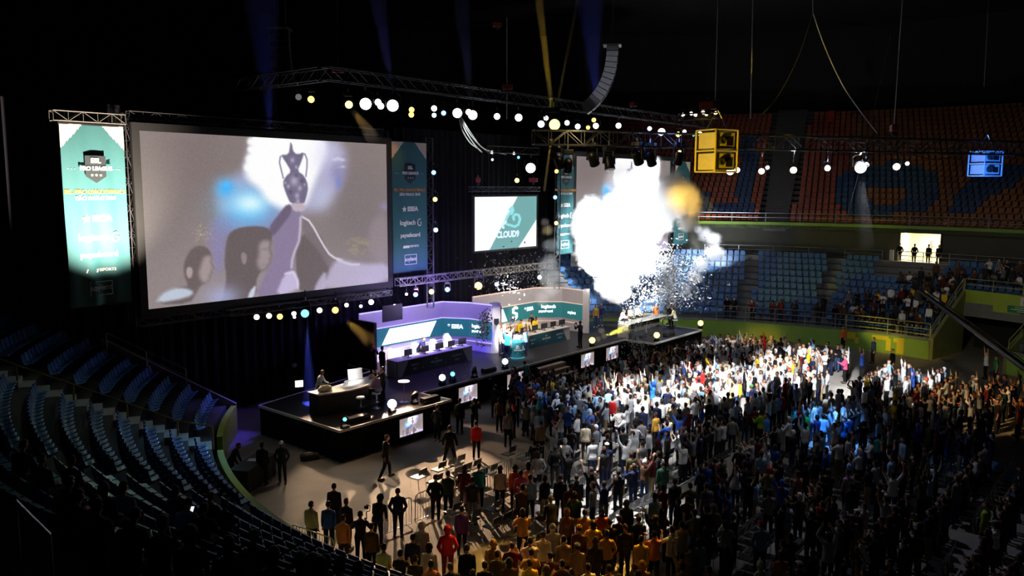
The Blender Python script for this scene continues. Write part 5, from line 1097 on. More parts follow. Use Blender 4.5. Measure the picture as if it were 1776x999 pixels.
CW_ = {'black': (16, 16, 18), 'charcoal': (42, 42, 46), 'grey': (120, 120, 124), 'pale grey': (185, 185, 188), 'white': (235, 235, 235), 'cream': (225, 210, 180), 'navy': (24, 32, 66), 'blue': (40, 80, 170), 'bright blue': (60, 140, 225), 'sky blue': (150, 190, 225), 'teal': (30, 120, 130), 'dark green': (30, 62, 44), 'green': (40, 130, 60), 'lime': (150, 190, 50), 'yellow': (232, 190, 40), 'mustard': (180, 135, 50), 'orange': (225, 105, 35), 'red': (185, 30, 32), 'maroon': (95, 24, 30), 'pink': (215, 80, 120), 'salmon': (210, 130, 110), 'brown': (92, 64, 46), 'khaki': (150, 130, 95), 'lavender': (190, 160, 200), 'purple': (80, 50, 120), 'turquoise': (60, 190, 190), 'olive': (80, 80, 50), 'denim blue': (50, 70, 110)}
SKINS = [(214, 165, 135), (198, 146, 116), (180, 126, 96), (150, 100, 74), (116, 76, 56), (222, 180, 152)]; HAIRS = [(20, 16, 14), (32, 24, 20), (48, 34, 25), (70, 48, 32), (24, 20, 20)]
def c4(c): return (*srgb(*c), 1.0)
PEOPLE = []
NPERS = 0
class Pn: pass
def person(pos, rz, pose, shirt='black', sleeve='long', pants='black', hair='short', hat=None, h=None, label=None, group=None, skin=None, haircol=None):
    """one person: a continuous body with clothes, hair and headwear as parts"""
    d = LIB[pose]; o = bpy.data.objects.new('person', d['body']); COL.objects.link(o); o.location = pos; o.rotation_euler = (0, 0, rz); h = h or random.uniform(.94, 1.05); o.scale = (h * random.uniform(.97, 1.08), h * random.uniform(.97, 1.08), h)
    o.color = c4(skin or random.choice(SKINS)); hc_ = haircol or random.choice(HAIRS)
    def kid(key, nm, col):
        q = bpy.data.objects.new(nm, d[key]); COL.objects.link(q); q.parent = o; q.color = c4(col); return q
    kid('tee' if sleeve == 'tee' else 'long', 'shirt' if sleeve in ('tee', 'shirt') else 'hoodie' if sleeve == 'hoodie' else 'jacket', CW_[shirt]); kid('trousers', 'trousers', CW_[pants]); sc_ = random.choice([(20, 20, 22), (60, 50, 45), (200, 200, 200)])
    for i in (0, 1):
        q = bpy.data.objects.new('shoe', d['shoe'][i]); COL.objects.link(q); q.parent = o; q.color = c4(sc_)
    if hat and hat[0] == 'hood': kid('hood', 'hood', CW_[hat[1]])
    elif hat and hat[0] in ('cap', 'beanie'): kid('longhair' if hair == 'longhair' else 'short', 'hair', hc_); kid('cap', 'cap', CW_[hat[1]])
    else: kid('longhair' if hair == 'longhair' else 'short', 'hair', hc_)
    tag(o, label or 'x', 'person', group); return o
def face_to(p, q): d = Vector(q) - Vector(p); return math.atan2(d.x, -d.y)
STAGE_AIM = WA(17, 5)
PPH = {'stand': 'arms hanging', 'pocket': 'hands at pockets', 'cross': 'arms folded', 'wide': 'legs apart', 'phone': 'hands raised at face', 'up': 'both arms raised', 'oneup': 'one arm raised', 'clap': 'clapping', 'claphigh': 'clapping overhead', 'walk': 'walking', 'lean': 'leaning forward', 'sit': 'seated', 'sitphone': 'seated, looking down', 'sitfwd': 'seated, leaning forward'}
SPH = {'tee': 't-shirt', 'long': 'jacket', 'hoodie': 'hoodie', 'shirt': 'shirt'}
def place_of(u, v, a, b):
    if 840 < u < 1150 and v > 895: return 'in the amber light'
    if b > -3.9 and a > 6: return 'in the stage pit'
    if b > -7.4 and a < 2.0: return 'on open stage-side floor'
    if b > -7.4 and a < 9: return 'in front chair rows'
    if b < -5.5 and a < -1.2: return 'on open front floor'
    if 1320 < u < 1570 and 690 < v < 790: return 'in the blue beam'
    if 1280 < u < 1720 and 590 < v < 705: return 'in white rear glare'
    if 850 < u < 1240 and v < 905 and b > -14: return 'in white-lit middle rows'
    if b > -14 and u < 1320: return 'between the two barriers'
    if v > 830 and u < 1340: return 'behind the farther barrier'
    if v > 830: return 'in the dark crowd'
    return 'amid the mixed crowd'
CROWD = []   # dicts
def crowd(u, v, pose, shirt, sleeve='long', pants='black', hat=None, hair='short', aim=None, z=0.0, place=None, extra=None, h=1.0, pos=None, lab=None, skin=None, ann=True):
    p = Vector(pos) if pos is not None else G(u, v, z + 1.73 * h); p.z = z
    CROWD.append(dict(p=p, u=u, v=v, pose=pose, shirt=shirt, sleeve=sleeve, pants=pants, hat=hat, hair=hair, aim=aim or STAGE_AIM, place=place, extra=extra, h=h, lab=lab, ann=ann, skin=skin, z=z))
E_ = None
LFL = EYE
# --- standing figures on the open floor, lower left
crowd(454, 769, 'stand', 'black', pants='black', aim=G(540, 760), lab='bulky person in black jacket standing with back turned by the vendor table')
crowd(488, 766, 'pocket', 'charcoal', pants='charcoal', hat=('cap', 'white'), aim=G(460, 900), lab='person in dark jacket and white cap standing beside the vendor table')
crowd(668, 756, 'walk', 'black', pants='black', aim=G(760, 810), lab='person in black walking across the lit empty floor', h=1.04)
crowd(780, 739, 'wide', 'black', pants='black', aim=WA(16, 4), lab='person in dark suit standing legs apart on the lit floor', h=1.04)
crowd(826, 731, 'stand', 'red', 'hoodie', aim=WA(16, 4), lab='person in red hoodie on the lit floor near the front chairs')
crowd(758, 703, 'pocket', 'charcoal', aim=WA(14, 0), lab='balding person in dark suit by the stage front at the stepped edge', skin=(214, 165, 135)); crowd(797, 692, 'stand', 'black', lab='dark-clad person by the stage front next to a lit screen'); crowd(823, 692, 'phone', 'black', lab='dark-clad person with hands up beside the stage front'); crowd(779, 735 - 18, 'phone', 'navy', lab='person in navy bending towards the stage front') if False else None
crowd(881, 712, 'stand', 'grey', 'hoodie', lab='person in grey hoodie with blurred pale face on the aisle floor'); crowd(858, 668, 'stand', 'charcoal'); crowd(872, 672, 'cross', 'black'); crowd(866, 702 - 12, 'stand', 'brown', hair='longhair')
for r in [(579, 840, 'stand', 'black'), (539, 871, 'stand', 'pale grey', 'shirt'), (569, 871, 'stand', 'blue', 'long', 'navy'), (600, 866, 'stand', 'charcoal'), (654, 861, 'lean', 'charcoal', 'hoodie', 'black', ('hood', 'charcoal')), (686, 847, 'pocket', 'navy', 'hoodie', 'navy'), (747, 821, 'pocket', 'black'), (776, 818, 'stand', 'dark green', 'tee'), (819, 829, 'stand', 'charcoal', 'tee', 'grey'), (809, 808, 'cross', 'maroon', 'long', 'brown', None, 'longhair'), (827, 806, 'stand', 'teal', 'long', 'black', ('cap', 'dark green')), (874, 809, 'stand', 'cream', 'tee', 'black', None, 'longhair'), (594, 896, 'stand', 'salmon', 'shirt', 'brown'), (621, 889, 'clap', 'black', 'hoodie'), (644, 909, 'stand', 'brown', 'hoodie'), (731, 908, 'stand', 'grey', 'long', 'charcoal', ('hood', 'pale grey')), (776, 914, 'pocket', 'red', 'hoodie', 'maroon', ('hood', 'red')), (801, 879, 'stand', 'purple', 'long', 'navy'), (744, 944, 'stand', 'white', 'shirt', 'brown', None, 'longhair'), (810, 946, 'stand', 'black'), (716, 928, 'stand', 'navy', 'hoodie'), (656, 949, 'stand', 'pale grey', 'tee', 'charcoal'), (679, 974, 'clap', 'charcoal', 'tee'), (860, 939, 'stand', 'mustard', 'hoodie', 'black', ('hood', 'mustard')), (884, 942, 'clap', 'maroon', 'hoodie'), (866, 959, 'stand', 'olive', 'hoodie'), (841, 976, 'stand', 'black'), (882, 968, 'stand', 'brown', 'long', 'black', None, 'longhair'), (775, 978, 'stand', 'black', 'tee'), (700, 985, 'stand', 'charcoal', 'hoodie'), (720, 975, 'clap', 'salmon', 'tee'), (820, 990, 'stand', 'navy')]: crowd(*r)
# --- the brightly lit middle, annotated
for r in [(980, 753, 'stand', 'navy', 'tee', 'khaki'), (928, 766, 'phone', 'charcoal', 'shirt'), (933, 784, 'pocket', 'grey', 'long', 'black', None, 'longhair'), (963, 774, 'pocket', 'black', 'long', 'charcoal'), (915, 804, 'clap', 'cream', 'shirt', 'brown', None, 'longhair'), (918, 824, 'stand', 'sky blue', 'hoodie'), (890, 809, 'stand', 'orange', 'hoodie', 'brown', None, 'longhair'), (903, 816, 'stand', 'pink', 'shirt'), (972, 824, 'stand', 'black'), (990, 839, 'stand', 'brown'), (1000, 824, 'stand', 'charcoal', 'hoodie'), (1025, 811, 'up', 'black', 'tee'), (1028, 761, 'stand', 'white', 'shirt', 'denim blue'), (1053, 769, 'stand', 'navy', 'tee', 'navy', ('cap', 'white')), (1073, 816, 'stand', 'black', 'tee'), (1100, 805, 'phone', 'navy', 'hoodie', 'navy'), (1098, 749, 'stand', 'white', 'shirt', 'navy'), (1140, 764, 'stand', 'black', 'hoodie', 'black', ('hood', 'maroon')), (1114, 766, 'stand', 'grey', 'long', 'charcoal'), (1150, 801, 'stand', 'dark green'), (1185, 768, 'oneup', 'white', 'shirt', 'charcoal'), (1162, 829, 'stand', 'black', 'tee'), (1145, 841, 'clap', 'maroon', 'long', 'navy'), (1218, 799, 'clap', 'blue', 'long', 'navy'), (1238, 796, 'stand', 'maroon', 'tee'), (1278, 809, 'phone', 'pale grey', 'tee', 'charcoal'), (1298, 786, 'stand', 'charcoal', 'long', 'charcoal', ('cap', 'grey')), (1225, 839, 'stand', 'grey', 'tee'), (1198, 839, 'clap', 'olive'), (1205, 886, 'phone', 'grey', 'tee', 'maroon', ('cap', 'purple')), (1085, 911, 'stand', 'black'), (1108, 896, 'stand', 'black', 'tee'), (1087, 869, 'stand', 'black', 'long', 'black', None, 'longhair'), (1038, 884, 'stand', 'orange', 'hoodie', 'maroon', None, 'longhair'), (1019, 885, 'stand', 'mustard', 'tee'), (1025, 906, 'clap', 'yellow', 'tee', 'brown', None, 'longhair'), (1053, 921, 'pocket', 'mustard', 'tee', 'black'), (1033, 934, 'stand', 'charcoal', 'long', 'charcoal', None, 'longhair'), (1009, 911, 'stand', 'brown', 'long', 'black', ('cap', 'mustard')), (958, 864, 'lean', 'black'), (985, 884, 'stand', 'brown', 'hoodie', 'black', ('hood', 'brown')), (907, 884, 'clap', 'mustard', 'long', 'black', None, 'longhair'), (959, 911, 'stand', 'grey', 'long', 'charcoal', ('hood', 'grey')), (942, 924, 'stand', 'cream', 'shirt', 'brown'), (978, 931, 'stand', 'khaki', 'hoodie'), (920, 934, 'phone', 'cream', 'tee', 'brown'), (1002, 944, 'stand', 'khaki', 'tee', 'brown', ('cap', 'grey')), (928, 956, 'clap', 'mustard'), (949, 964, 'stand', 'brown', 'tee'), (929, 974, 'stand', 'yellow', 'hoodie'), (948, 976, 'stand', 'mustard', 'tee', 'black', None, 'longhair'), (965, 974, 'clap', 'brown'), (1024, 981, 'stand', 'cream', 'shirt'), (993, 986, 'stand', 'black', 'hoodie'), (1055, 984, 'stand', 'mustard', 'shirt'), (1117, 929, 'stand', 'yellow', 'hoodie', 'brown'), (1130, 924, 'phone', 'salmon', 'tee'), (1114, 976, 'stand', 'mustard', 'hoodie', 'black', ('hood', 'mustard')), (1183, 979, 'stand', 'grey', 'tee'), (1230, 984, 'stand', 'brown', 'tee', 'black'), (1225, 916, 'stand', 'charcoal', 'long', 'charcoal', None, 'longhair'), (1075, 994, 'stand', 'mustard', 'tee'), (1102, 992, 'clap', 'orange', 'tee')]: crowd(*r)
# --- pit before the stage
for r in [(910, 627, 'phone', 'turquoise', 'shirt'), (893, 637, 'stand', 'red', 'tee'), (955, 655, 'stand', 'yellow', 'tee', 'charcoal'), (978, 655, 'stand', 'grey', 'hoodie', 'charcoal', ('hood', 'pale grey')), (985, 686, 'stand', 'navy', 'long', 'navy', ('hood', 'white')), (945, 687, 'stand', 'blue', 'hoodie', 'navy', ('hood', 'bright blue')), (935, 698, 'stand', 'turquoise', 'hoodie', 'teal', ('hood', 'turquoise')), (934, 671, 'stand', 'sky blue', 'shirt'), (918, 666, 'stand', 'maroon', 'tee'), (925, 681, 'stand', 'maroon', 'hoodie'), (895, 682, 'cross', 'black'), (1030, 638, 'stand', 'sky blue', 'tee'), (1050, 638, 'stand', 'white', 'hoodie', 'navy', ('hood', 'bright blue')), (1040, 655, 'stand', 'maroon', 'tee'), (1133, 664, 'up', 'bright blue', 'hoodie', 'navy', ('hood', 'blue')), (1120, 676, 'stand', 'cream', 'hoodie', 'brown', None, 'longhair'), (1110, 628, 'stand', 'white', 'shirt', 'navy', ('cap', 'white')), (1133, 632, 'stand', 'grey', 'tee', 'navy', ('cap', 'white')), (1160, 626, 'clap', 'white', 'shirt', 'charcoal'), (1160, 651, 'stand', 'white', 'tee', 'navy'), (1243, 611, 'clap', 'grey', 'tee', 'charcoal', ('cap', 'white')), (1304, 668, 'stand', 'navy', 'tee', 'navy', ('cap', 'green')), (1138, 716, 'stand', 'mustard', 'hoodie'), (1023, 711, 'stand', 'blue', 'long', 'navy', ('hood', 'sky blue')), (938, 731, 'stand', 'khaki', 'shirt'), (1016, 733, 'stand', 'cream', 'shirt', 'brown'), (1073, 708, 'clap', 'white', 'shirt', 'navy'), (1105, 716, 'stand', 'black', 'tee'), (1160, 723, 'stand', 'cream', 'tee', 'brown'), (1193, 708, 'stand', 'maroon', 'tee'), (1230, 693, 'stand', 'dark green', 'hoodie'), (1323, 713, 'clap', 'lime', 'long', 'navy'), (1328, 716, 'stand', 'bright blue', 'tee', 'navy'), (1377, 625, 'clap', 'yellow', 'tee'), (1467, 617, 'clap', 'pink', 'hoodie'), (1424, 627, 'up', 'white', 'tee', 'navy'), (1504, 651, 'stand', 'yellow', 'hoodie'), (1554, 676, 'up', 'yellow', 'tee'), (1568, 630, 'up', 'white', 'hoodie', 'pale grey'), (1729, 618, 'stand', 'green', 'tee'), (1712, 611, 'up', 'white', 'tee'), (1667, 699, 'oneup', 'sky blue', 'long', 'navy', ('cap', 'orange')), (1744, 652, 'phone', 'navy', 'tee'), (1549, 606, 'stand', 'black'), (1694, 657, 'stand', 'pale grey', 'tee', 'navy', ('cap', 'cream')), (1400, 714, 'up', 'green', 'tee', 'navy'), (1378, 705, 'up', 'turquoise', 'tee'), (1465, 725, 'up', 'bright blue', 'tee', 'navy'), (1525, 725, 'up', 'sky blue', 'tee', 'navy'), (1770, 705, 'up', 'orange', 'long'), (1537, 862, 'oneup', 'pale grey', 'tee', 'charcoal'), (1500, 990, 'oneup', 'charcoal', 'tee'), (1355, 958, 'stand', 'salmon', 'hoodie'), (1712, 872, 'stand', 'lime', 'long'), (1387, 990, 'phone', 'mustard', 'hoodie'), (1547, 790, 'stand', 'sky blue', 'tee'), (1420, 845, 'clap', 'charcoal'), (1472, 815, 'stand', 'lavender', 'tee'), (1385, 818, 'stand', 'salmon', 'tee')]: crowd(*r)
# --- on raised stands: solve for the row a head pixel belongs to
def on_stand(u, v, sit=True, az0=None):
    best = None
    for k in range(0, 11):
        hh = tread_z(k) + (1.27 if sit else 1.70); p = G(u, v, hh); r = math.hypot(p.x - CX, p.y - CY); e = abs(r - (tread_r(k) + .05))
        if best is None or e < best[0]: best = (e, k, p)
    _, k, p = best; az = math.degrees(math.atan2(p.y - CY, p.x - CX)); return ring(tread_r(k) + .08, az, tread_z(k)), k
def seated(u, v, pose, shirt, sleeve, lab, hat=None, hair='short', aim=None, sit=True):
    p, k = on_stand(u, v, sit); crowd(u, v, pose, shirt, sleeve, 'black', hat, hair, aim or WA(10, 8), p.z, None, None, 1.0, p, lab)
for i, (u, v, sh, sl, lab) in enumerate([(12, 776, 'charcoal', 'long', 'dark-clad spectator at the picture edge below the blue seats'), (70, 796, 'brown', 'long', 'spectator in brown seated in the dark below the blue seats'), (120, 799, 'black', 'hoodie', 'spectator in black seated in the dark beside the one in brown'), (112, 838, 'charcoal', 'tee', 'spectator in the dark one row nearer than the one in brown'), (168, 850, 'black', 'long', 'spectator in black close beside one in a pale striped shirt'), (206, 846, 'pale grey', 'shirt', 'spectator in pale shirt seated in the dark, face turned to the stage'), (160, 872, 'black', 'tee', 'spectator in black seated below the one in pale shirt'), (300, 853, 'black', 'hoodie', 'hunched dark spectator behind one in a pale blue shirt'), (314, 876, 'sky blue', 'tee', 'spectator in pale blue shirt holding up a phone in the dark'), (350, 884, 'black', 'long', 'broad dark spectator in front of the one in pale blue'), (392, 874, 'navy', 'tee', 'spectator in navy leaning at the lime parapet'), (362, 862, 'black', 'long', 'spectator in black by the parapet behind the broad one'), (60, 885, 'black', 'long', 'black silhouette of a spectator at the lower left, upper of three'), (20, 930, 'maroon', 'long', 'black silhouette of a spectator in the lowest left corner'), (100, 945, 'black', 'hoodie', 'black silhouette of a spectator near the lower left handrail'), (230, 930, 'charcoal', 'long', 'black silhouette of a spectator beside the thin vertical handrail'), (300, 940, 'black', 'tee', 'black silhouette of a spectator in front of the patterned bag'), (385, 950, 'black', 'long', 'black silhouette of a spectator under the slanting handrail'), (435, 935, 'charcoal', 'hoodie', 'dark spectator at the lime parapet near the barrier')]):
    seated(u, v, 'sitphone' if i in (8, 11, 14) else 'sitfwd' if i % 3 == 0 else 'sit', sh, sl, lab, hair='longhair' if i in (4, 16) else 'short')
for i, (u, v, sh, sl, hat, lab) in enumerate([(521, 974, 'charcoal', 'long', ('cap', 'pale grey'), 'spectator in grey cap behind the lime parapet, nearest the dark barrier'), (531, 985, 'black', 'hoodie', ('hood', 'grey'), 'spectator in grey hood behind the lime parapet'), (557, 981, 'brown', 'tee', None, 'fair-skinned spectator behind the lime parapet'), (567, 974, 'charcoal', 'long', None, 'spectator in dark jacket behind the parapet beside the blue beam'), (590, 981, 'olive', 'long', ('cap', 'olive'), 'spectator in olive cap behind the lime parapet'), (625, 986, 'black', 'tee', None, 'spectator with pale face behind the parapet end'), (476, 962, 'black', 'long', None, 'dark spectator where the lime parapet meets the silver handrail')]):
    p, k = on_stand(u, v, True); crowd(u, v, 'sit', sh, sl, 'black', hat, 'short', WA(6, 0), p.z, None, None, 1.0, p, lab)
p = G(376, 782, 1.7 + .0); crowd(376, 782, 'lean', 'black', 'long', lab='vendor in black bending over the bottles on the black table', aim=G(440, 838), pos=G(402, 838, 0))
# --- on the stage
def onstage(a, b, pose, shirt, sleeve, pants, lab, aim, hat=None, hair='short', h=1.0, z=STZ, skin=None): crowd(0, 0, pose, shirt, sleeve, pants, hat, hair, aim, z, None, None, h, WA(a, b, z), lab, skin)
onstage(4.35, 2.2, 'phone', 'charcoal', 'long', 'black', 'balding presenter in dark suit standing at the white-topped counter', WA(3.4, 4.5), skin=(214, 165, 135)); onstage(3.35, 1.35, 'sitfwd', 'lavender', 'shirt', 'charcoal', 'presenter in lavender shirt seated at the counter, back turned', WA(3.2, 4), z=STZ + .40)
onstage(1.95, 4.1, 'sitfwd', 'white', 'shirt', 'charcoal', 'presenter in white behind the counter, lost in glare', WA(4, 0), z=STZ + .40)
onstage(11.25, 6.9, 'lean', 'navy', 'tee', 'black', 'person in navy leaning over the violet booth desk', WA(11.9, 4)); onstage(7.6, 6.0, 'stand', 'black', 'long', 'black', 'dark figure at the near end of the violet booth', WA(12, 6)); onstage(7.7, 6.9, 'phone', 'black', 'long', 'black', 'dark figure at the outer side of the black booth wall', WA(5, 2))
onstage(16.5, 5.05, 'stand', 'cream', 'tee', 'charcoal', 'person in pale shirt engulfed in confetti at the booth pillar', WA(17, 2)); 
for a, b, sh, ps, lab in ((15.75, 3.9, 'turquoise', 'oneup', 'player in turquoise jersey at the near side of the trophy pedestal'), (16.2, 4.55, 'white', 'up', 'player in white jersey raising the trophy behind the pedestal'), (16.8, 4.65, 'white', 'up', 'player in white jersey raising the trophy on the booth side'), (17.3, 3.75, 'sky blue', 'oneup', 'player in pale blue jersey at the far side of the pedestal'), (17.0, 4.75 + .4, 'pale grey', 'up', 'player in grey jersey at the back of the trophy group')): onstage(a, b, ps, sh, 'tee', 'navy', lab, WA(16.5, 4.1), hat=('cap', 'white') if a < 16 else None)
onstage(19.1, 6.75, 'sitphone', 'black', 'tee', 'black', 'player in black headset seat at the near end of the cream booth desk', WA(19.1, 4)); onstage(19.9, 6.55, 'lean', 'yellow', 'long', 'charcoal', 'player in yellow jersey bending over the cream booth desk', WA(19.8, 4)); onstage(21.45, 6.5, 'lean', 'yellow', 'shirt', 'charcoal', 'player in yellow jersey nearest the standing one in black', WA(21.3, 4)); onstage(20.8, 6.55, 'lean', 'cream', 'shirt', 'charcoal', 'player in cream jersey bending over the cream booth desk', WA(20.7, 4)); onstage(22.1, 7.1, 'pocket', 'black', 'tee', 'black', 'person in black t-shirt standing upright behind the cream booth desk', WA(21.5, 3))
onstage(21.8, 2.75, 'phone', 'charcoal', 'long', 'charcoal', 'photographer in dark clothes with raised camera at the open stage', WA(16.5, 4))
for a, b, sh, ps, lab in ((26.9, 6.9, 'black', 'stand', 'person in dark vest beside the cream booth end'), (28.0, 6.7, 'black', 'phone', 'person in black with raised hands before the smoke'), (28.7, 6.2, 'mustard', 'stand', 'person in mustard top before the smoke'), (29.5, 6.3, 'navy', 'pocket', 'person in navy before the smoke, beside the mustard top'), (27.5, 7.3, 'teal', 'stand', 'person in teal top between two in black before the smoke')): onstage(a, b, ps, sh, 'tee' if ps == 'stand' else 'long', 'denim blue', lab, WA(22, 2))
for a, b, sh, ps, lab in ((28.4, 3.8, 'white', 'sitfwd', 'analyst in white at the near part of the far white desk'), (29.6, 3.85, 'cream', 'sit', 'analyst in cream at the middle of the far white desk'), (30.7, 3.85, 'white', 'sit', 'analyst in white beyond the one in cream at the far desk'), (31.6, 1.15, 'white', 'sitfwd', 'analyst in white on the near side of the far white desk')): onstage(a, b, ps, sh, 'shirt', 'charcoal', lab, WA(29.5, 0) if b > 2.5 else WA(30, 6), z=STZ + .40)
onstage(32.6, 2.0, 'clap', 'black', 'long', 'charcoal', 'person in black standing at the far end of the white desk', WA(28, 2)); onstage(32.2, 3.1, 'phone', 'orange', 'tee', 'black', 'person in orange at the far end behind the white desk', WA(28, 2))
# --- doorway silhouettes
for az, r, sh, lab in ((51.0, 34.9, 'black', 'dark silhouette standing at the doorway edge by the white post'), (49.1, 34.85, 'black', 'tall dark silhouette standing in the middle of the lit doorway'), (47.4, 35.0, 'charcoal', 'shorter dark silhouette in the lit doorway before the shelf'), (46.15, 35.1, 'black', 'dark silhouette at the far jamb of the lit doorway')):
    crowd(0, 0, 'pocket' if az > 49 else 'stand', sh, 'long', 'black', None, 'short', WA(10, 0), 5.66, None, None, .97, ring(r, az, 5.66), lab)
q = thing('wire_shelf', 'thin shelf rack inside the lit doorway', 'shelf', ring(36.6, 47.0, 5.66), math.radians(47) - PI / 2)
for x in (-.5, .5):
    for y in (-.2, .2): MB().bar((x, y, 0), (x, y, 1.95), .025, 5).build('upright', BLKMETAL(), q)
for z in (.5, .95, 1.4, 1.85): MB().box(-.5, -.2, z, .5, .2, z + .03).build('shelf_board', BLKMETAL(), q)
o = MB().bevbox(-.17, -.03, 0, .17, .03, 1.1, .01).build('white_board', WHITE()); o.location = ring(34.9, 52.0, 5.66); o.rotation_euler = (0, 0, math.radians(52) - PI / 2); tag(o, 'narrow white board leaning beside the lit doorway', 'board')
# --- persons by the far parapet
crowd(1464, 566, 'stand', 'orange', 'long', 'black', lab='person in orange jacket at the far parapet below the yellow rail'); crowd(1516, 586, 'stand', 'denim blue', 'long', 'black', lab='person in dark blue standing tall before the lime parapet', z=.4)
# ---------------------------------------------------------------- fill
ZONE = [(885, 640), (1000, 640), (1100, 612), (1240, 580), (1300, 580), (1400, 588), (1480, 600), (1560, 628), (1700, 645), (1800, 650), (1800, 1025), (830, 1025), (900, 960), (900, 905), (860, 880), (900, 835), (925, 770), (880, 700)]
def relax():   # nobody stands inside a neighbour or a barrier
    Q = [c for c in CROWD if c['z'] < .2]
    for _ in range(14):
        for i, c in enumerate(Q):
            for k in Q[i + 1:]:
                d = c['p'] - k['p']; d.z = 0; L = d.length
                if L < .56: d = (d / L if L > 1e-3 else Vector((1, 0, 0))) * (.57 - L) / 2; c['p'] += d; k['p'] -= d
            q_ = Vector((c['p'].x - CX, c['p'].y - CY, 0))
            if q_.length > 23.3 and not c['lab']: c['p'] -= q_ * (1 - 23.3 / q_.length)
            for p0, p1, _l in bl:
                e = p1 - p0; t_ = (c['p'] - p0).dot(e) / e.length_squared
                if -.1 < t_ < 1.1:
                    n_ = c['p'] - (p0 + e * t_); n_.z = 0
                    if n_.length < .36: c['p'] += (n_ / n_.length if n_.length > 1e-3 else T_) * (.37 - n_.length)
relax()
taken = [c['p'].xy for c in CROWD if c['z'] < 1]
def near_taken(p, d):
    return any(abs(p.x - q.x) < d and abs(p.y - q.y) < d and (p.xy - q).length < d for q in taken)
def pal(u, v):
    r = random.random()
    if 1000 < u < 1700 and v < 705: return random.choices(['white', 'pale grey', 'grey', 'black', 'navy', 'sky blue', 'red', 'khaki', 'blue', 'maroon', 'yellow', 'charcoal', 'cream'], [34, 16, 10, 12, 7, 9, 4, 5, 4, 3, 3, 6, 8])[0]
    if 1320 < u < 1570 and v < 790: return random.choices(['sky blue', 'navy', 'white', 'black', 'grey', 'blue', 'turquoise'], [5, 4, 3, 5, 3, 3, 2])[0]
    return random.choices(['black', 'charcoal', 'grey', 'navy', 'maroon', 'white', 'brown', 'dark green', 'pale grey', 'blue', 'olive', 'khaki', 'sky blue'], [24, 16, 9, 9, 6, 7, 6, 4, 5, 4, 3, 3, 3])[0]
HOLES = [(1045, 880, 38, 26), (1110, 898, 36, 24), (1462, 676, 34, 20), (1010, 850, 28, 16), (1180, 905, 30, 25), (1640, 850, 35, 25), (1530, 600, 30, 14), (870, 870, 40, 40), (1750, 790, 40, 25)]
def try_fill(p, prob):
    h = random.uniform(.93, 1.04); u, v, w = PX(p + Vector((0, 0, 1.73 * h)))
    if not in_poly(u, v, ZONE) or random.random() > prob(u, v) or near_taken(p, .5): return
    uf, vf, _ = PX(p)
    if any(((uf - x) / rx) ** 2 + ((vf - y) / ry) ** 2 < 1 for x, y, rx, ry in HOLES): return
    if math.hypot(p.x - CX, p.y - CY) > 23.2: return
    aa, bb = AB(p)
    if (abs(bb + 7.2) < .34 and aa < 16.2) or (abs(bb + 13.82) < .34 and 2 < aa < 19): return
    taken.append(p.xy); ps = random.choices(['stand', 'pocket', 'cross', 'clap', 'phone', 'up', 'oneup', 'claphigh'], [32, 10, 5, 14, 11, 9, 7, 6])[0]
    hat = None; r = random.random(); sh = pal(u, v)
    if r < .13: hat = ('cap', random.choice(['white', 'black', 'grey', 'navy', 'red', 'white']))
    elif r < .22: hat = ('hood', sh)
    crowd(u, v, ps, sh, random.choice(['tee', 'tee', 'hoodie', 'long', 'shirt']), random.choice(['black', 'charcoal', 'navy', 'denim blue', 'black', 'khaki']), hat, 'longhair' if random.random() < .22 else 'short', STAGE_AIM + Vector((random.uniform(-14, 14), random.uniform(-14, 14), 0)), 0, None, None, h, p, None, None, False)
# pit: free standing
for _ in range(2600):
    a, b = random.uniform(7.5, 33), random.uniform(-7.0, 1.4)
    if b > (1.3 if a < 26 else -1.0): continue
    if 15.6 < a < 18.8 and b > -.6: continue
    try_fill(WA(a, b) + Vector((0, 0, 0)), lambda u, v: .9)
# seating rows
for ri, b in enumerate([r for r in rows if r < -7] + [-24 - .93 * i for i in range(8)]):
    for ci in range(66):
        a = -1.4 + .56 * ci; p = WA(a + random.uniform(-.1, .1), b + .47 + random.uniform(-.05, .05))
        try_fill(p, lambda u, v: .80 if v < 720 else .72 if (v < 800 and u > 960) else .74 if u > 1000 else .2 if v < 900 else .5)
# ---------------------------------------------------------------- choose 300, label, build; the rest one mass
def base_label(c):
    s = f"person in {c['shirt']} {SPH[c['sleeve']]}"
    hat = c['hat']
    if hat: s += f", {hat[1]} {hat[0]}" if hat[0] != 'hood' else (', hood up' if hat[1] == c['shirt'] else f", {hat[1]} hood up")
    elif c['hair'] == 'longhair': s += ', long hair'
    if c['pose'] != 'stand': s += f", {PPH[c['pose']]}"
    return s
for c in CROWD:
    c['w'] = (c['p'] - EYE).dot(FWD); c['a'], c['b'] = AB(c['p'])
ann = [c for c in CROWD if c['ann']]; fill = sorted([c for c in CROWD if not c['ann']], key=lambda c: c['w'])
ind = ann + fill[:max(0, 300 - len(ann))]; mass = fill[max(0, 300 - len(ann)):]
for c in ind:
    if not c['lab']: c['lab0'] = base_label(c) + ' ' + place_of(c['u'], c['v'], c['a'], c['b'])
    else: c['lab0'] = c['lab']
def group_by(key):
    g = {}
    for c in ind: g.setdefault(c[key].lower(), []).append(c)
    return g
g = group_by('lab0'); uniq = [c for c in ind if len(g[c['lab0'].lower()]) == 1]
for c in ind:
    c['lab1'] = c['lab0']
    if len(g[c['lab0'].lower()]) > 1:
        q_ = ' '.join(base_label(c).split(',')[:1]); best = min((k for k in ind if k is not c and k['shirt'] != c['shirt'] and not (k['lab'] and k['z'] > 1)), key=lambda k: (k['p'] - c['p']).length); c['lab1'] = f"{q_} beside one in {best['shirt']}, {place_of(c['u'], c['v'], c['a'], c['b'])}"
g = group_by('lab1')
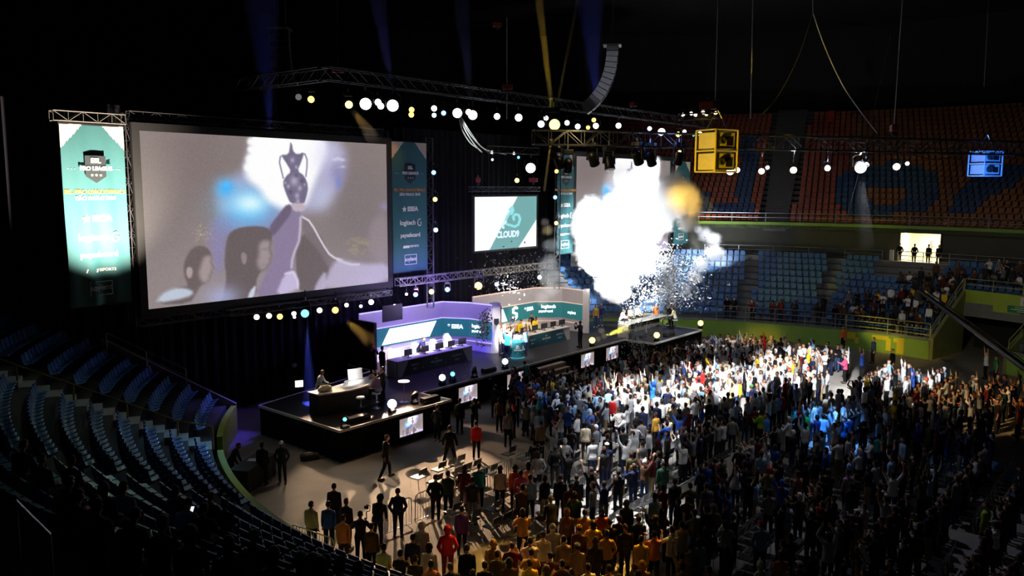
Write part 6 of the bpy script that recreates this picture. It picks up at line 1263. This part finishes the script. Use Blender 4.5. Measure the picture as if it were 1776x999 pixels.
for k, v in g.items():
    if len(v) > 1:
        v.sort(key=lambda c: -c['b'])
        for i, c in enumerate(v): c['lab1'] = ('person in ' + c['shirt'] + ' ' + SPH[c['sleeve']] + ', ' + ('nearest' if i == 0 else ordn(i) + ' nearest') + ' the stage of its kind ' + place_of(c['u'], c['v'], c['a'], c['b']))
seen = {}
for c in ind:
    l = c['lab1'].lower(); seen[l] = seen.get(l, 0) + 1
    w = c['lab1'].split()
    while len(w) > 16 and ',' in ' '.join(w): 
        s = ' '.join(w); i = s.find(','); j = s.find(',', i + 1)
        if j < 0: break
        s = s[:i] + s[j:]; w = s.split()
    for cut in (', long hair', ' in the packed', 'long-sleeved '):
        if len(' '.join(w).split()) > 16: w = ' '.join(w).replace(cut, ' in the' if 'packed' in cut else '').split()
    if len(w) > 16: print('LONG', ' '.join(w))
    c['lab1'] = ' '.join(w)
for c in ind:
    person(c['p'], face_to(c['p'], c['aim']) + random.uniform(-.25, .25) * (0 if c['lab'] else 1), c['pose'], c['shirt'], c['sleeve'], c['pants'], c['hair'], c['hat'], c['h'], c['lab1'], 'people on the arena floor' if c['z'] < 1 else None, c['skin'])
# far spectators on the stands, part of the mass
def stand_fill(poly, n, pals):
    xs, ys = [q[0] for q in poly], [q[1] for q in poly]; k = 0; got = []
    for _ in range(n * 12):
        if k >= n: break
        u, v = random.uniform(min(xs), max(xs)), random.uniform(min(ys), max(ys))
        if not in_poly(u, v, poly): continue
        p, row = on_stand(u, v, True); az = math.degrees(math.atan2(p.y - CY, p.x - CX))
        if any((p - q).length < .5 for q in got) or (row > 6 and 45 < az < 52.5) or (row < 7 and 25.5 < az < 40): continue
        got.append(p); k += 1; mass.append(dict(p=p, pose=random.choice(['sit', 'sitfwd', 'sitphone', 'clap', 'stand', 'stand']) if row else random.choice(['stand', 'clap', 'lean']), shirt=random.choice(pals), sleeve=random.choice(['tee', 'long']), pants='charcoal', hat=None, aim=WA(20, -4), h=1.0))
stand_fill([(1450, 515), (1530, 500), (1640, 485), (1660, 520), (1650, 560), (1480, 545)], 62, ['black', 'charcoal', 'grey', 'navy', 'maroon', 'white', 'yellow', 'brown'])
stand_fill([(1560, 468), (1776, 455), (1776, 500), (1700, 495), (1620, 490)], 40, ['black', 'charcoal', 'grey', 'white', 'navy', 'brown'])
stand_fill([(1700, 590), (1776, 545), (1776, 650), (1730, 640)], 26, ['charcoal', 'grey', 'white', 'navy', 'maroon', 'pale grey'])
stand_fill([(1250, 525), (1450, 525), (1450, 545), (1250, 538)], 9, ['black', 'charcoal', 'maroon'])
VS, TS, CS = [], [], []; nb = 0
for c in mass:
    V, T, g1, g2 = LOW[c['pose']]; rz = face_to(c['p'], c['aim']) + random.uniform(-.4, .4); cs, sn = math.cos(rz), math.sin(rz); W = V * c['h']; X = np.stack([W[:, 0] * cs - W[:, 1] * sn, W[:, 0] * sn + W[:, 1] * cs, W[:, 2]], 1) + np.array(c['p'])
    hc_ = CW_[c['hat'][1]] if c['hat'] else random.choice(HAIRS); pa = np.array([srgb(*q) for q in (random.choice(SKINS), CW_[c['shirt']], CW_[c['pants']], (25, 25, 28), hc_)]); gg = g1 if c['sleeve'] == 'tee' else g2
    VS.append(X); TS.append(T + nb); CS.append(pa[gg]); nb += len(X)
VS, TS, CS = np.concatenate(VS), np.concatenate(TS), np.concatenate(CS)
me = bpy.data.meshes.new('crowd'); me.vertices.add(len(VS)); me.vertices.foreach_set('co', VS.astype(np.float32).ravel()); me.loops.add(TS.size); me.loops.foreach_set('vertex_index', TS.astype(np.int32).ravel()); me.polygons.add(len(TS)); me.polygons.foreach_set('loop_start', np.arange(0, TS.size, 3, dtype=np.int32)); me.update(calc_edges=True); me.validate()
a = me.color_attributes.new('col', 'FLOAT_COLOR', 'POINT'); a.data.foreach_set('color', np.concatenate([CS, np.ones((len(CS), 1))], 1).astype(np.float32).ravel()); me.polygons.foreach_set('use_smooth', [True] * len(TS)); me.materials.append(attr_mat('crowd_cloth'))
o = bpy.data.objects.new('crowd', me); COL.objects.link(o); tag(o, 'dense far crowd of cheering people before the stage and in the far stands', 'crowd', kind='stuff')
print('people', len(ind), 'mass', len(mass))
# ---------------------------------------------------------------- chairs (rows free of the densest crowd)
CHAIRS.sort(); n = 0
FP = [c['p'].xy for c in CROWD if c['z'] < .5]
for w, a, b, ri, ci, p in CHAIRS:
    if n >= 230: break
    if any((p.xy - q).length < .47 for q in FP): continue
    lab = f'black chair with chrome legs, {ordn(ri)} row from the stage, {ordn(ci)} from its open-floor end'
    if n == 0: ch0.location = p; ch0.rotation_euler = (0, 0, RZ + PI); ch0['label'] = lab
    else: dup(ch0, p, RZ + PI + random.uniform(-.06, .06), lab)
    n += 1
# ---- things held
def held(name, label, cat, m, mt, loc, rot=(0, 0, 0)):
    o = m.build(name, mt); o.location = loc; o.rotation_euler = rot; return tag(o, label, cat)
p = G(1500, 990, 1.73); held('inflatable_stick', 'pale inflatable cheering stick raised in the dark crowd', 'stick', MB().lathe([(0, -.36), (.05, -.33), (.065, -.2), (.065, .2), (.05, .33), (0, .36)], 12), mat('inflated_film', (.85, .75, .72), .3, var=.04), D(1500, 961, (G(1500, 990, 1.73)).y), (0.2, -.55, 0))
p = [c for c in CROWD if c['lab'] and 'photographer' in c['lab']][0]['p']; d = (WA(16.5, 4) - p).normalized()
r = thing('photo_camera', 'black camera held up by the stage photographer', 'camera', Vector(p) + Vector((d.x * .38, d.y * .38, 1.62)), face_to(p, WA(16.5, 4))); MB().bevbox(-.07, -.03, -.045, .07, .03, .045, .01).build('body', BLACK(), r); MB().lathe([(0, -.02), (.035, -.03), (.04, -.14), (0, -.13)], 12, axis='y').build('camera_lens', BLKMETAL(), r)
q = [c for c in CROWD if c['lab'] and 'holding up a phone' in c['lab']][0]; f = (WA(10, 8) - q['p']); f.z = 0; f.normalize()
r = thing('phone', 'glowing phone held by the spectator in pale blue', 'phone', q['p'] + f * .42 + Vector((0, 0, .98)), face_to(q['p'], WA(10, 8))); MB().bevbox(-.036, -.004, -.075, .036, .004, .075, .003).build('case', BLACK(), r); MB().box(-.033, .0042, -.07, .033, .005, .07).build('display', mat('phone_glow', (.85, .9, 1), .4, emit=1.2), r); r.rotation_euler = (.9, 0, r.rotation_euler[2])

gp = [c for c in CROWD if c['u'] == 621][0]['p']; f = (STAGE_AIM - gp); f.z = 0; f.normalize()
r = thing('camera_gimbal', 'black handheld camera gimbal raised over the heads by the barrier', 'camera', gp + f * .42 + Vector((.05, 0, 1.55)), face_to(gp, STAGE_AIM)); MB().bar((0, 0, -.22), (0, 0, .02), .018, 8).build('handle', BLACK(), r); MB().tube([(0, 0, .02), (-.12, .02, .06), (-.13, 0, .22), (0, 0, .26)], .015, 6).build('arm', BLKMETAL(), r)
b_ = MB().bevbox(-.07, -.03, .12, .07, .03, .22, .01).build('camera_body', BLACK(), r); MB().lathe([(0, -.02), (.035, -.03), (.038, -.12), (0, -.11)], 12, (0, 0, .17), 'y').build('camera_lens', BLKMETAL(), b_)
# ================================================================ smoke, haze, confetti
def vol_mat(name, blobs, dens, col, nscale, amp, aniso=0.0, soft=.5, step=0.6):
    m = bpy.data.materials.new(name); m.use_nodes = True; nt = m.node_tree; nt.nodes.clear(); out = nt.nodes.new('ShaderNodeOutputMaterial'); v = nt.nodes.new('ShaderNodeVolumePrincipled'); nt.links.new(v.outputs[0], out.inputs['Volume'])
    v.inputs['Color'].default_value = (*col, 1); v.inputs['Anisotropy'].default_value = aniso
    tc = nt.nodes.new('ShaderNodeTexCoord'); N = nt.nodes.new('ShaderNodeTexNoise'); N.inputs['Scale'].default_value = nscale; N.inputs['Detail'].default_value = 4; N.inputs['Roughness'].default_value = .62; nt.links.new(tc.outputs['Object'], N.inputs['Vector'])
    def math_(op, a, b=None):
        q = nt.nodes.new('ShaderNodeMath'); q.operation = op
        for i, x in enumerate((a, b)):
            if x is None: continue
            if isinstance(x, (int, float)): q.inputs[i].default_value = x
            else: nt.links.new(x, q.inputs[i])
        return q.outputs[0]
    acc = None
    for (x, y, z), r in blobs:
        d = nt.nodes.new('ShaderNodeVectorMath'); d.operation = 'DISTANCE'; d.inputs[1].default_value = (x, y, z); nt.links.new(tc.outputs['Object'], d.inputs[0]); e = math_('SUBTRACT', 1.0, math_('DIVIDE', d.outputs['Value'], r)); acc = e if acc is None else math_('MAXIMUM', acc, e)
    f = math_('ADD', acc, math_('MULTIPLY', math_('SUBTRACT', N.outputs['Fac'], .5), amp)); mr = nt.nodes.new('ShaderNodeMapRange'); mr.interpolation_type = 'SMOOTHSTEP'; mr.inputs['From Min'].default_value = .0; mr.inputs['From Max'].default_value = soft; mr.inputs['To Max'].default_value = dens; nt.links.new(f, mr.inputs['Value']); nt.links.new(mr.outputs['Result'], v.inputs['Density'])
    try: m.cycles.volume_step_rate = step
    except Exception: pass
    return m
def smoke(name, label, blobs, dens, col, nscale=.5, amp=1.1, soft=.5, step=.6, grow=1.25):
    c0 = sum((Vector(b[0]) for b in blobs), Vector()) / len(blobs); B = [(tuple(Vector(c) - c0), r) for c, r in blobs]; m = MB()
    for c, r in B: m.ball(c, r * grow, 14, 9)
    me = eval_mods(m.mesh('t'), [('REMESH', dict(mode='VOXEL', voxel_size=min(r for _, r in B) * .35))]); me.name = name; me.materials.clear(); me.materials.append(vol_mat(name + '_volume', B, dens, col, nscale, amp, 0, soft, step)); o = bpy.data.objects.new(name, me); COL.objects.link(o); o.location = c0; tag(o, label, 'smoke', kind='stuff'); return o
def sb(u, v, y, rpx): p = D(u, v, y); return (tuple(p), rpx * y / 1400.0)
YS = 57.0
smoke('smoke', 'huge blinding white smoke burst before the far projection screen',
      [sb(1074, 505, YS - 2, 26), sb(1068, 472, YS - 2, 44), sb(1060, 430, YS - 1.5, 60), sb(1045, 398, YS - 1, 56), sb(1024, 372, YS - 1, 34), sb(1092, 385, YS - 1, 66), sb(1125, 365, YS - 1, 52), sb(1100, 440, YS - 2, 42), sb(1150, 350, YS, 40)], 3.0, (.985, .985, .99), .8, 1.5, .3, .4)
smoke('smoke', 'thin grey veil of smoke above the burst, before the trophy on the far screen', [sb(1100, 318, YS, 42), sb(1140, 308, YS, 40), sb(1168, 325, YS, 34), sb(1075, 312, YS, 30)], .22, (.96, .96, .97), .8, 1.3, .5)
smoke('smoke', 'yellowish upper lobe of the smoke over the farthest banner', [sb(1190, 345, YS + 3, 32), sb(1175, 330, YS + 2, 34), sb(1200, 365, YS + 3, 22), sb(1195, 385, YS + 3, 20)], 1.6, (.96, .93, .86), .6, 1.0, .5)
smoke('smoke', 'separate twisting puff of white smoke over the blue seats', [sb(1218, 460, 55, 20), sb(1236, 440, 55, 20), sb(1240, 415, 55.5, 17), sb(1222, 405, 56, 17), sb(1205, 480, 55, 18), sb(1190, 500, 55, 14), sb(1212, 398, 56, 12)], 1.5, (.95, .95, .97), 1.0, 1.6, .6)
smoke('smoke', 'thin column of smoke between the small screen and the banner', [sb(955, 480, 48, 22), sb(952, 455, 48, 20), sb(955, 425, 48, 17), sb(950, 400, 48, 13), sb(958, 500, 48, 20), sb(942, 520, 48, 16), sb(945, 385, 48, 9)], .55, (.95, .95, .95), 1.0, 1.5, .6)
smoke('smoke', 'small beige puff of smoke on the deck by the yellow floor lamp', [sb(1043, 574, 53, 8), sb(1048, 583, 53, 7), sb(1037, 588, 53, 6)], 1.6, (.95, .9, .82), 2.0, 1.2, .6)
# haze in the light beams: thin fog, lit by the lamp at the head of each beam
def beam(label, p0, p1, r0, r1, dens, col, energy, size=.08, haze=(.9, .9, .95), off=.75):
    p0, p1 = Vector(p0), Vector(p1); p0 = p0 + (p1 - p0).normalized() * off; d = p1 - p0; m = bpy.data.materials.get('beam_haze_%g' % dens)
    if m is None:
        m = bpy.data.materials.new('beam_haze_%g' % dens); m.use_nodes = True; nt = m.node_tree; nt.nodes.clear(); o_ = nt.nodes.new('ShaderNodeOutputMaterial'); v = nt.nodes.new('ShaderNodeVolumeScatter'); v.inputs['Density'].default_value = dens; v.inputs['Color'].default_value = (*haze, 1); v.inputs['Anisotropy'].default_value = .2; nt.links.new(v.outputs[0], o_.inputs['Volume'])
    q = MB().bar(Vector((0, 0, 0)), d, r0, 14, r1); o = q.build('haze', m); o.location = p0 + d.normalized() * .05; tag(o, label, 'haze', kind='stuff')
    ang = 2 * math.degrees(math.atan((r1 + .02) / d.length)) + 1.0
    lamp('SPOT', p0, energy, col, p1, max(1.5, ang), .3, size, name='beam_light'); return o
yl = PB(960, 216, 1.95) + Vector((0, 0, .1))
yy = yl.y
beam('yellow beam rising steeply from the brightest lamp', yl, D(930, -40, yy - 3), .16, .24, .3, (1, .56, .03), 48000)
beam('thin yellow beam rising from the brightest lamp towards the loudspeakers', yl, D(1006, -20, yy + 3), .09, .12, .3, (1, .62, .06), 10000)
beam('thin yellow beam falling from the brightest lamp past the banner', yl, D(944, 330, yy + 4), .08, .10, .3, (1, .62, .06), 5000)
beam('short amber beam falling from the amber lamp to the trophy screen', PB(606, 184, 1.9), PB(648, 240, 5.5), .12, .42, .07, (1, .5, .05), 1700, off=.45)
beam('short amber beam falling on the black booth side', PB(585, 541, 7.8), PB(640, 590, 7.4), .10, .45, .07, (1, .55, .08), 1300, off=.45)
beam('blue beam falling from the cyan lamp to the stage skirt', PB(531, 547, 7.8), G(541, 760, .1), .16, .45, .05, (.08, .12, 1), 3500)
beam('dim blue beam over the near truss end', D(470, 250, 41), D(452, -20, 40), .45, .9, .03, (.10, .14, 1), 1700)
beam('dim blue beam rising over the white lamps', D(684, 178, 42.5), D(650, -30, 41), .18, .5, .03, (.16, .18, .8), 1100)
beam('dim blue beam rising over the looping cables', D(818, 196, 43), D(797, -30, 42), .18, .5, .03, (.16, .18, .8), 900)
beam('bluish column of haze behind the curved loudspeakers', D(1036, 210, 55), D(1020, -40, 52), .5, 1.0, .02, (.10, .13, .9), 3000)
beam('pale beam falling from the brightest crowd lamp', D(1493, 292, rig(1492)), D(1500, 420, rig(1492) + 6), .10, .45, .006, (.8, .85, 1), 200)
beam('yellow beam lying along the deck from the yellow floor lamp', G(1030, 590, STZ + .35), G(1088, 568, STZ + .9), .12, .3, .36, (1, .85, .05), 5000, off=1.1)
# confetti
def confetti(blobs, n, name, label, s=(.035, .075), seed=1):
    R = np.random.default_rng(seed); m = MB()
    for _ in range(n):
        c, r = blobs[R.integers(len(blobs))]; q = R.normal(size=3) * np.array(r) * .55; p = Vector(c) + Vector(q); a = nrm(R.normal(size=3)); b = a.orthogonal().normalized(); t = R.random() * 6.28; c_ = a.cross(b); x = b * math.cos(t) + c_ * math.sin(t); y = a.cross(x); L = R.uniform(*s); w = L * .6; nn = a * .002
        if p.z < .05: continue
        m.add([p - x * L - y * w, p + x * L - y * w + nn * 8, p + x * L + y * w, p - x * L + y * w + nn * 8], [(0, 1, 2, 3)])
    o = m.build(name, mat('confetti_foil', (.85, .87, .9), .3, .2, var=.1, scale=30)); tag(o, label, 'confetti', kind='stuff'); return o
def cb(u, v, y, ru, rv): k = y / 1400; return (tuple(D(u, v, y)), (ru * k, 1.0, rv * k))
confetti([cb(1150, 480, 53, 36, 40), cb(1180, 470, 53, 40, 38), cb(1150, 455, 53, 34, 26), cb(1130, 510, 52, 42, 30), cb(1180, 510, 53, 50, 30)], 2600, 'confetti', 'dense burst of white confetti over the far platform')
confetti([cb(890, 465, 44, 52, 32), cb(915, 480, 44, 44, 30), cb(870, 490, 44, 40, 24)], 420, 'confetti', 'loose white confetti drifting below the small screen', (.025, .06), 3)
confetti([cb(1098, 560, 51, 22, 34), cb(1105, 590, 50, 20, 22)], 700, 'confetti', 'confetti falling on the near end of the far white desk', (.025, .05), 4)
confetti([cb(836, 572, 45, 10, 26), cb(842, 560, 45, 9, 20)], 420, 'confetti', 'confetti engulfing the person at the booth pillar', (.03, .07), 5)
confetti([cb(800, 645, 42, 50, 14), cb(1000, 470, 46, 60, 60)], 120, 'confetti', 'few stray confetti flakes before the booths', (.02, .045), 6)
# ================================================================ light
W_ = bpy.data.worlds.new('world'); SC.world = W_; W_.use_nodes = True; W_.node_tree.nodes['Background'].inputs['Color'].default_value = (.25, .3, .55, 1); W_.node_tree.nodes['Background'].inputs['Strength'].default_value = .0012
def spot_px(src, u, v, z, energy, col, angle, blend=.5, size=.25): return lamp('SPOT', src, energy, col, G(u, v, z), angle, blend, size, name='spot_light')
WHT, BLU, AMB, WRM = (.92, .96, 1), (.10, .35, 1), (1, .56, .10), (1, .82, .62)
f = lambda u: D(u, 285, rig(u) + .3) - Vector((0, 0, .3)); sl = lambda u, v: PB(u, v, 1.0)
# crowd: white pools
CT = lambda u: D(u, 262, rig(u))
for src, u, v, z, e, c, an, bl in ((1130, 1090, 760, 1, 52000, WHT, 26, .6), (1130, 1115, 690, 1.2, 76000, WHT, 22, .6), (1000, 1055, 830, 1, 26000, WHT, 28, .6), (1376, 1400, 640, 1.2, 75000, WHT, 19, .5), (1492, 1560, 652, 1.2, 80000, WHT, 15, .5), (1321, 1250, 665, 1.2, 80000, WHT, 20, .7),
        (1435, 1475, 668, .5, 50000, WHT, 6, .5), (1492, 1568, 628, 1.5, 40000, WHT, 3, .5), (1000, 1080, 880, .3, 12000, WHT, 11, .5), (1435, 1440, 735, 1, 42000, BLU, 15, .6), (1492, 1660, 775, 1, 8000, BLU, 14, .7), (1267, 1000, 700, 1, 6000, (.6, .75, 1), 22, .8),
        (1178, 960, 950, 1.2, 46000, AMB, 30, .7), (1177, 1080, 930, 1.2, 16000, AMB, 14, .6), (1177, 1310, 585, 1.2, 50000, AMB, 8, .6), (1177, 1560, 600, 1.2, 30000, (1, .7, .15), 8, .6), (1376, 1690, 690, 1.2, 14000, (1, .66, .3), 18, .7), (1492, 1762, 715, 1, 6000, AMB, 10, .6),
        (1492, 1300, 800, 1, 2500, WHT, 60, .8), (1436, 1600, 880, 1, 1000, (.7, .75, 1), 70, .9)):
    spot_px(CT(src), u, v, z, e, c, an, bl)
# open floor: warm pool cut by the stage edge
spot_px(WA(9.4, 7.2, 5.5), 722, 828, 0, 40000, (1, .66, .40), 34, .6, .04); spot_px(WA(3.2, 7.2, 5.5), 612, 852, 0, 4500, (1, .70, .45), 30, .7, .15); spot_px(PB(793, 200, 1.0), 600, 850, 0, 3600, (1, .80, .6), 22, .9); spot_px(WA(5.0, 7.3, 5.3), 830, 760, 0, 2600, (1, .72, .48), 26, .5)
# stage and booths
lamp('AREA', WA(12.2, 5.2, 6.2), 330, (.26, .13, 1), WA(12.4, 9, 2.8), size=5.0, size_y=.6, name='booth_wash'); q = lamp('AREA', WA(11.8, 5.0, 4.6), 260, (.9, .82, 1), WA(11.8, 6.9, 2.4), size=5, size_y=.3, name='desk_wash'); q.data.spread = math.radians(50); lamp('AREA', WA(21.6, 4.2, 6.4), 260, (1, .84, .68), WA(22, 8.5, 2.6), size=5.0, size_y=.6, name='booth_wash'); lamp('SPOT', WA(15.5, 2.6, 7.0), 9000, (.08, .06, 1), WA(15.6, 6.2, 2.2), 22, .6, .1, name='blue_wash')
for src, tg, e, c, an, bl in ((D(925, 275, 30), WA(16.5, 4.2, 2.9), 90000, (.95, .98, 1), 5.5, .5), (D(925, 275, 30), WA(16.75, 5.6, 3.6), 40000, (1, .95, .9), 4, .6), (D(1080, 300, 30), WA(20.9, 6.4, 2.9), 26000, (1, .86, .6), 8, .6), (D(1080, 300, 30), WA(29.9, 3.2, 2.6), 130000, (1, .95, .82), 8, .6), (D(925, 275, 30), WA(2.9, 3.3, 2.7), 8000, (1, .93, .82), 6, .6), (sl(634, 180), WA(3.0, 3.4, 2.6), 12000, (1, .95, .88), 8, .6), (sl(682, 184), WA(3.6, 3.5, 2.8), 12000, (1, .95, .9), 5, .6), (sl(604, 182), WA(.6, .8, 1.4), 900, (1, .72, .4), 20, .9), (sl(899, 206), WA(16.4, 4.2, 2.8), 16000, (.95, .98, 1), 14, .6)):
    lamp('SPOT', src, e, c, tg, an, bl, .2, name='stage_light')
lamp('SPOT', WA(2, 7.0, 5.4), 900, (.12, .08, 1), ring(24.2, 188, .3), 30, .8, .1, name='blue_wash')
# banners and smoke
lamp('SPOT', WA(-6.2, 3.2, 6.4), 26000, (1, .84, .66), WA(-5.95, 8, 11.6), 58, 1.0, .12, name='banner_light'); lamp('AREA', WA(11.4, 4.5, 5.0), 160, (1, .95, .9), WA(11.6, 8, 11), size=1.2, name='banner_light'); lamp('AREA', WA(26.5, 4.6, 6.0), 200, (.9, .95, 1), WA(27, 8, 11), size=1.2, name='banner_light'); lamp('AREA', WA(43, 3, 6.0), 420, (.9, .95, 1), WA(45, 8, 11), size=1.2, name='banner_light')
lamp('SPOT', D(1056, 290, rig(1056)), 420000, (.9, .95, 1), D(1078, 405, YS), 20, .5, .3, name='smoke_light'); lamp('SPOT', sl(1147, 230), 50000, (.95, .96, 1), D(1080, 400, YS), 36, .6, .3, name='smoke_light'); lamp('SPOT', G(1066, 560, STZ + .3), 40000, (.9, .94, 1), D(1072, 440, YS - 2), 50, .7, .2, name='smoke_light')
lamp('SPOT', D(1140, 262, 31), 190000, (1, .62, .10), D(1188, 350, YS + 3), 5.6, 1.0, .2, name='smoke_light'); lamp('SPOT', D(1228, 330, 54.5), 5000, (.9, .95, 1), D(1222, 450, 55), 50, .7, .2, name='smoke_light'); lamp('SPOT', PB(861, 494, 7.0), 3500, (.8, .9, 1), D(955, 470, 48), 50, .7, .2, name='smoke_light'); lamp('SPOT', PB(831, 420, 7.0), 5000, (1, .7, .08), D(950, 400, 48), 12, .7, .1, name='smoke_light')
lamp('SPOT', G(1130, 575, STZ + .3), 5000, (.85, .9, 1), D(1158, 480, 53), 60, .7, .2, name='confetti_light')
# far stands
lamp('SPOT', D(1240, 250, 31), 900, (.3, .48, 1), ring(30, 68, 4), 44, .9, .5, name='stand_light'); lamp('SPOT', D(1376, 296, rig(1376)), 700, (.75, .8, 1), ring(29, 62, 4), 60, .9, .5, name='stand_light'); lamp('SPOT', D(1269, 296, rig(1269)), 2400, (1, .82, .66), ring(40, 76, 11), 26, .9, .4, name='stand_light'); lamp('SPOT', D(1376, 296, rig(1376)), 650, (1, .85, .7), ring(42, 58, 13), 60, .9, .4, name='stand_light')
lamp('SPOT', sl(1177, 233), 12000, (1, .82, .2), ring(24.2, 47, 1.4), 7, .6, .3, name='stand_light'); lamp('SPOT', D(1554, 288, 32), 3200, (1, .9, .6), ring(28, 33, 3.5), 40, .9, .4, name='stand_light')
# near stand: blue seats lit faintly from the stage
lamp('SPOT', PB(530, 545, 7.7), 11000, (.2, .55, 1), ring(25.8, 207, 2.2), 22, 1.0, .3, name='stand_light'); lamp('SPOT', PB(470, 548, 7.7), 700, (.3, .25, 1), ring(24.5, 189, 2), 30, .8, .3, name='stand_light'); lamp('SPOT', PB(604, 182, 1.9), 1200, (.9, .95, 1), ring(23.9, 212, .9), 12, .9, .3, name='stand_light')
# rig: lamps that colour the cages, chords and cables
lamp('SPOT', PC + Vector((-3, -4, -2)), 2400, (1, .60, .01), PC + Vector((0, 0, .7)), 26, .6, .1, name='cage_light'); lamp('SPOT', PD + Vector((-2, -3, -1.5)), 2600, (.04, .22, 1), PD + Vector((0, 0, .5)), 34, .6, .1, name='cage_light')
lamp('POINT', D(1110, 250, 30.6), 22, (.15, .3, 1), size=.2, name='rig_glow'); lamp('POINT', D(1010, 235, 29.4), 40, (1, .75, .3), size=.2, name='rig_glow'); lamp('POINT', D(1165, 244, 30.8), 10, (.2, .35, 1), size=.2, name='rig_glow'); lamp('SPOT', D(990, 260, 36), 1500, (.85, .9, 1), LA1 + Vector((0, 0, -1.6)), 16, .5, .2, name='array_light')
lamp('AREA', WA(15, 4, 8.5), 90, (.25, .3, 1), WA(15, 11, 9), size=9, size_y=4, name='drape_wash'); lamp('SPOT', D(800, 190, 42), 500, (1, 1, .96), D(830, 245, 41.8), 60, .6, .1, name='cable_light')
lamp('SPOT', PB(720, 510, 7.0), 900, (.75, .3, .6), WA(12, 7.2, 6.4), 60, .8, .1, name='truss_light')
SC.view_settings.view_transform = 'Standard'; SC.view_settings.look = 'None'; SC.view_settings.exposure = 0.0; SC.view_settings.gamma = 1.0; SC.view_settings.use_curve_mapping = False
SC.cycles.use_denoising = True
SC.cycles.max_bounces = 6; SC.cycles.diffuse_bounces = 2; SC.cycles.glossy_bounces = 2; SC.cycles.volume_bounces = 4; SC.cycles.transparent_max_bounces = 8; SC.cycles.sample_clamp_indirect = 6.0
bpy.context.view_layer.update()
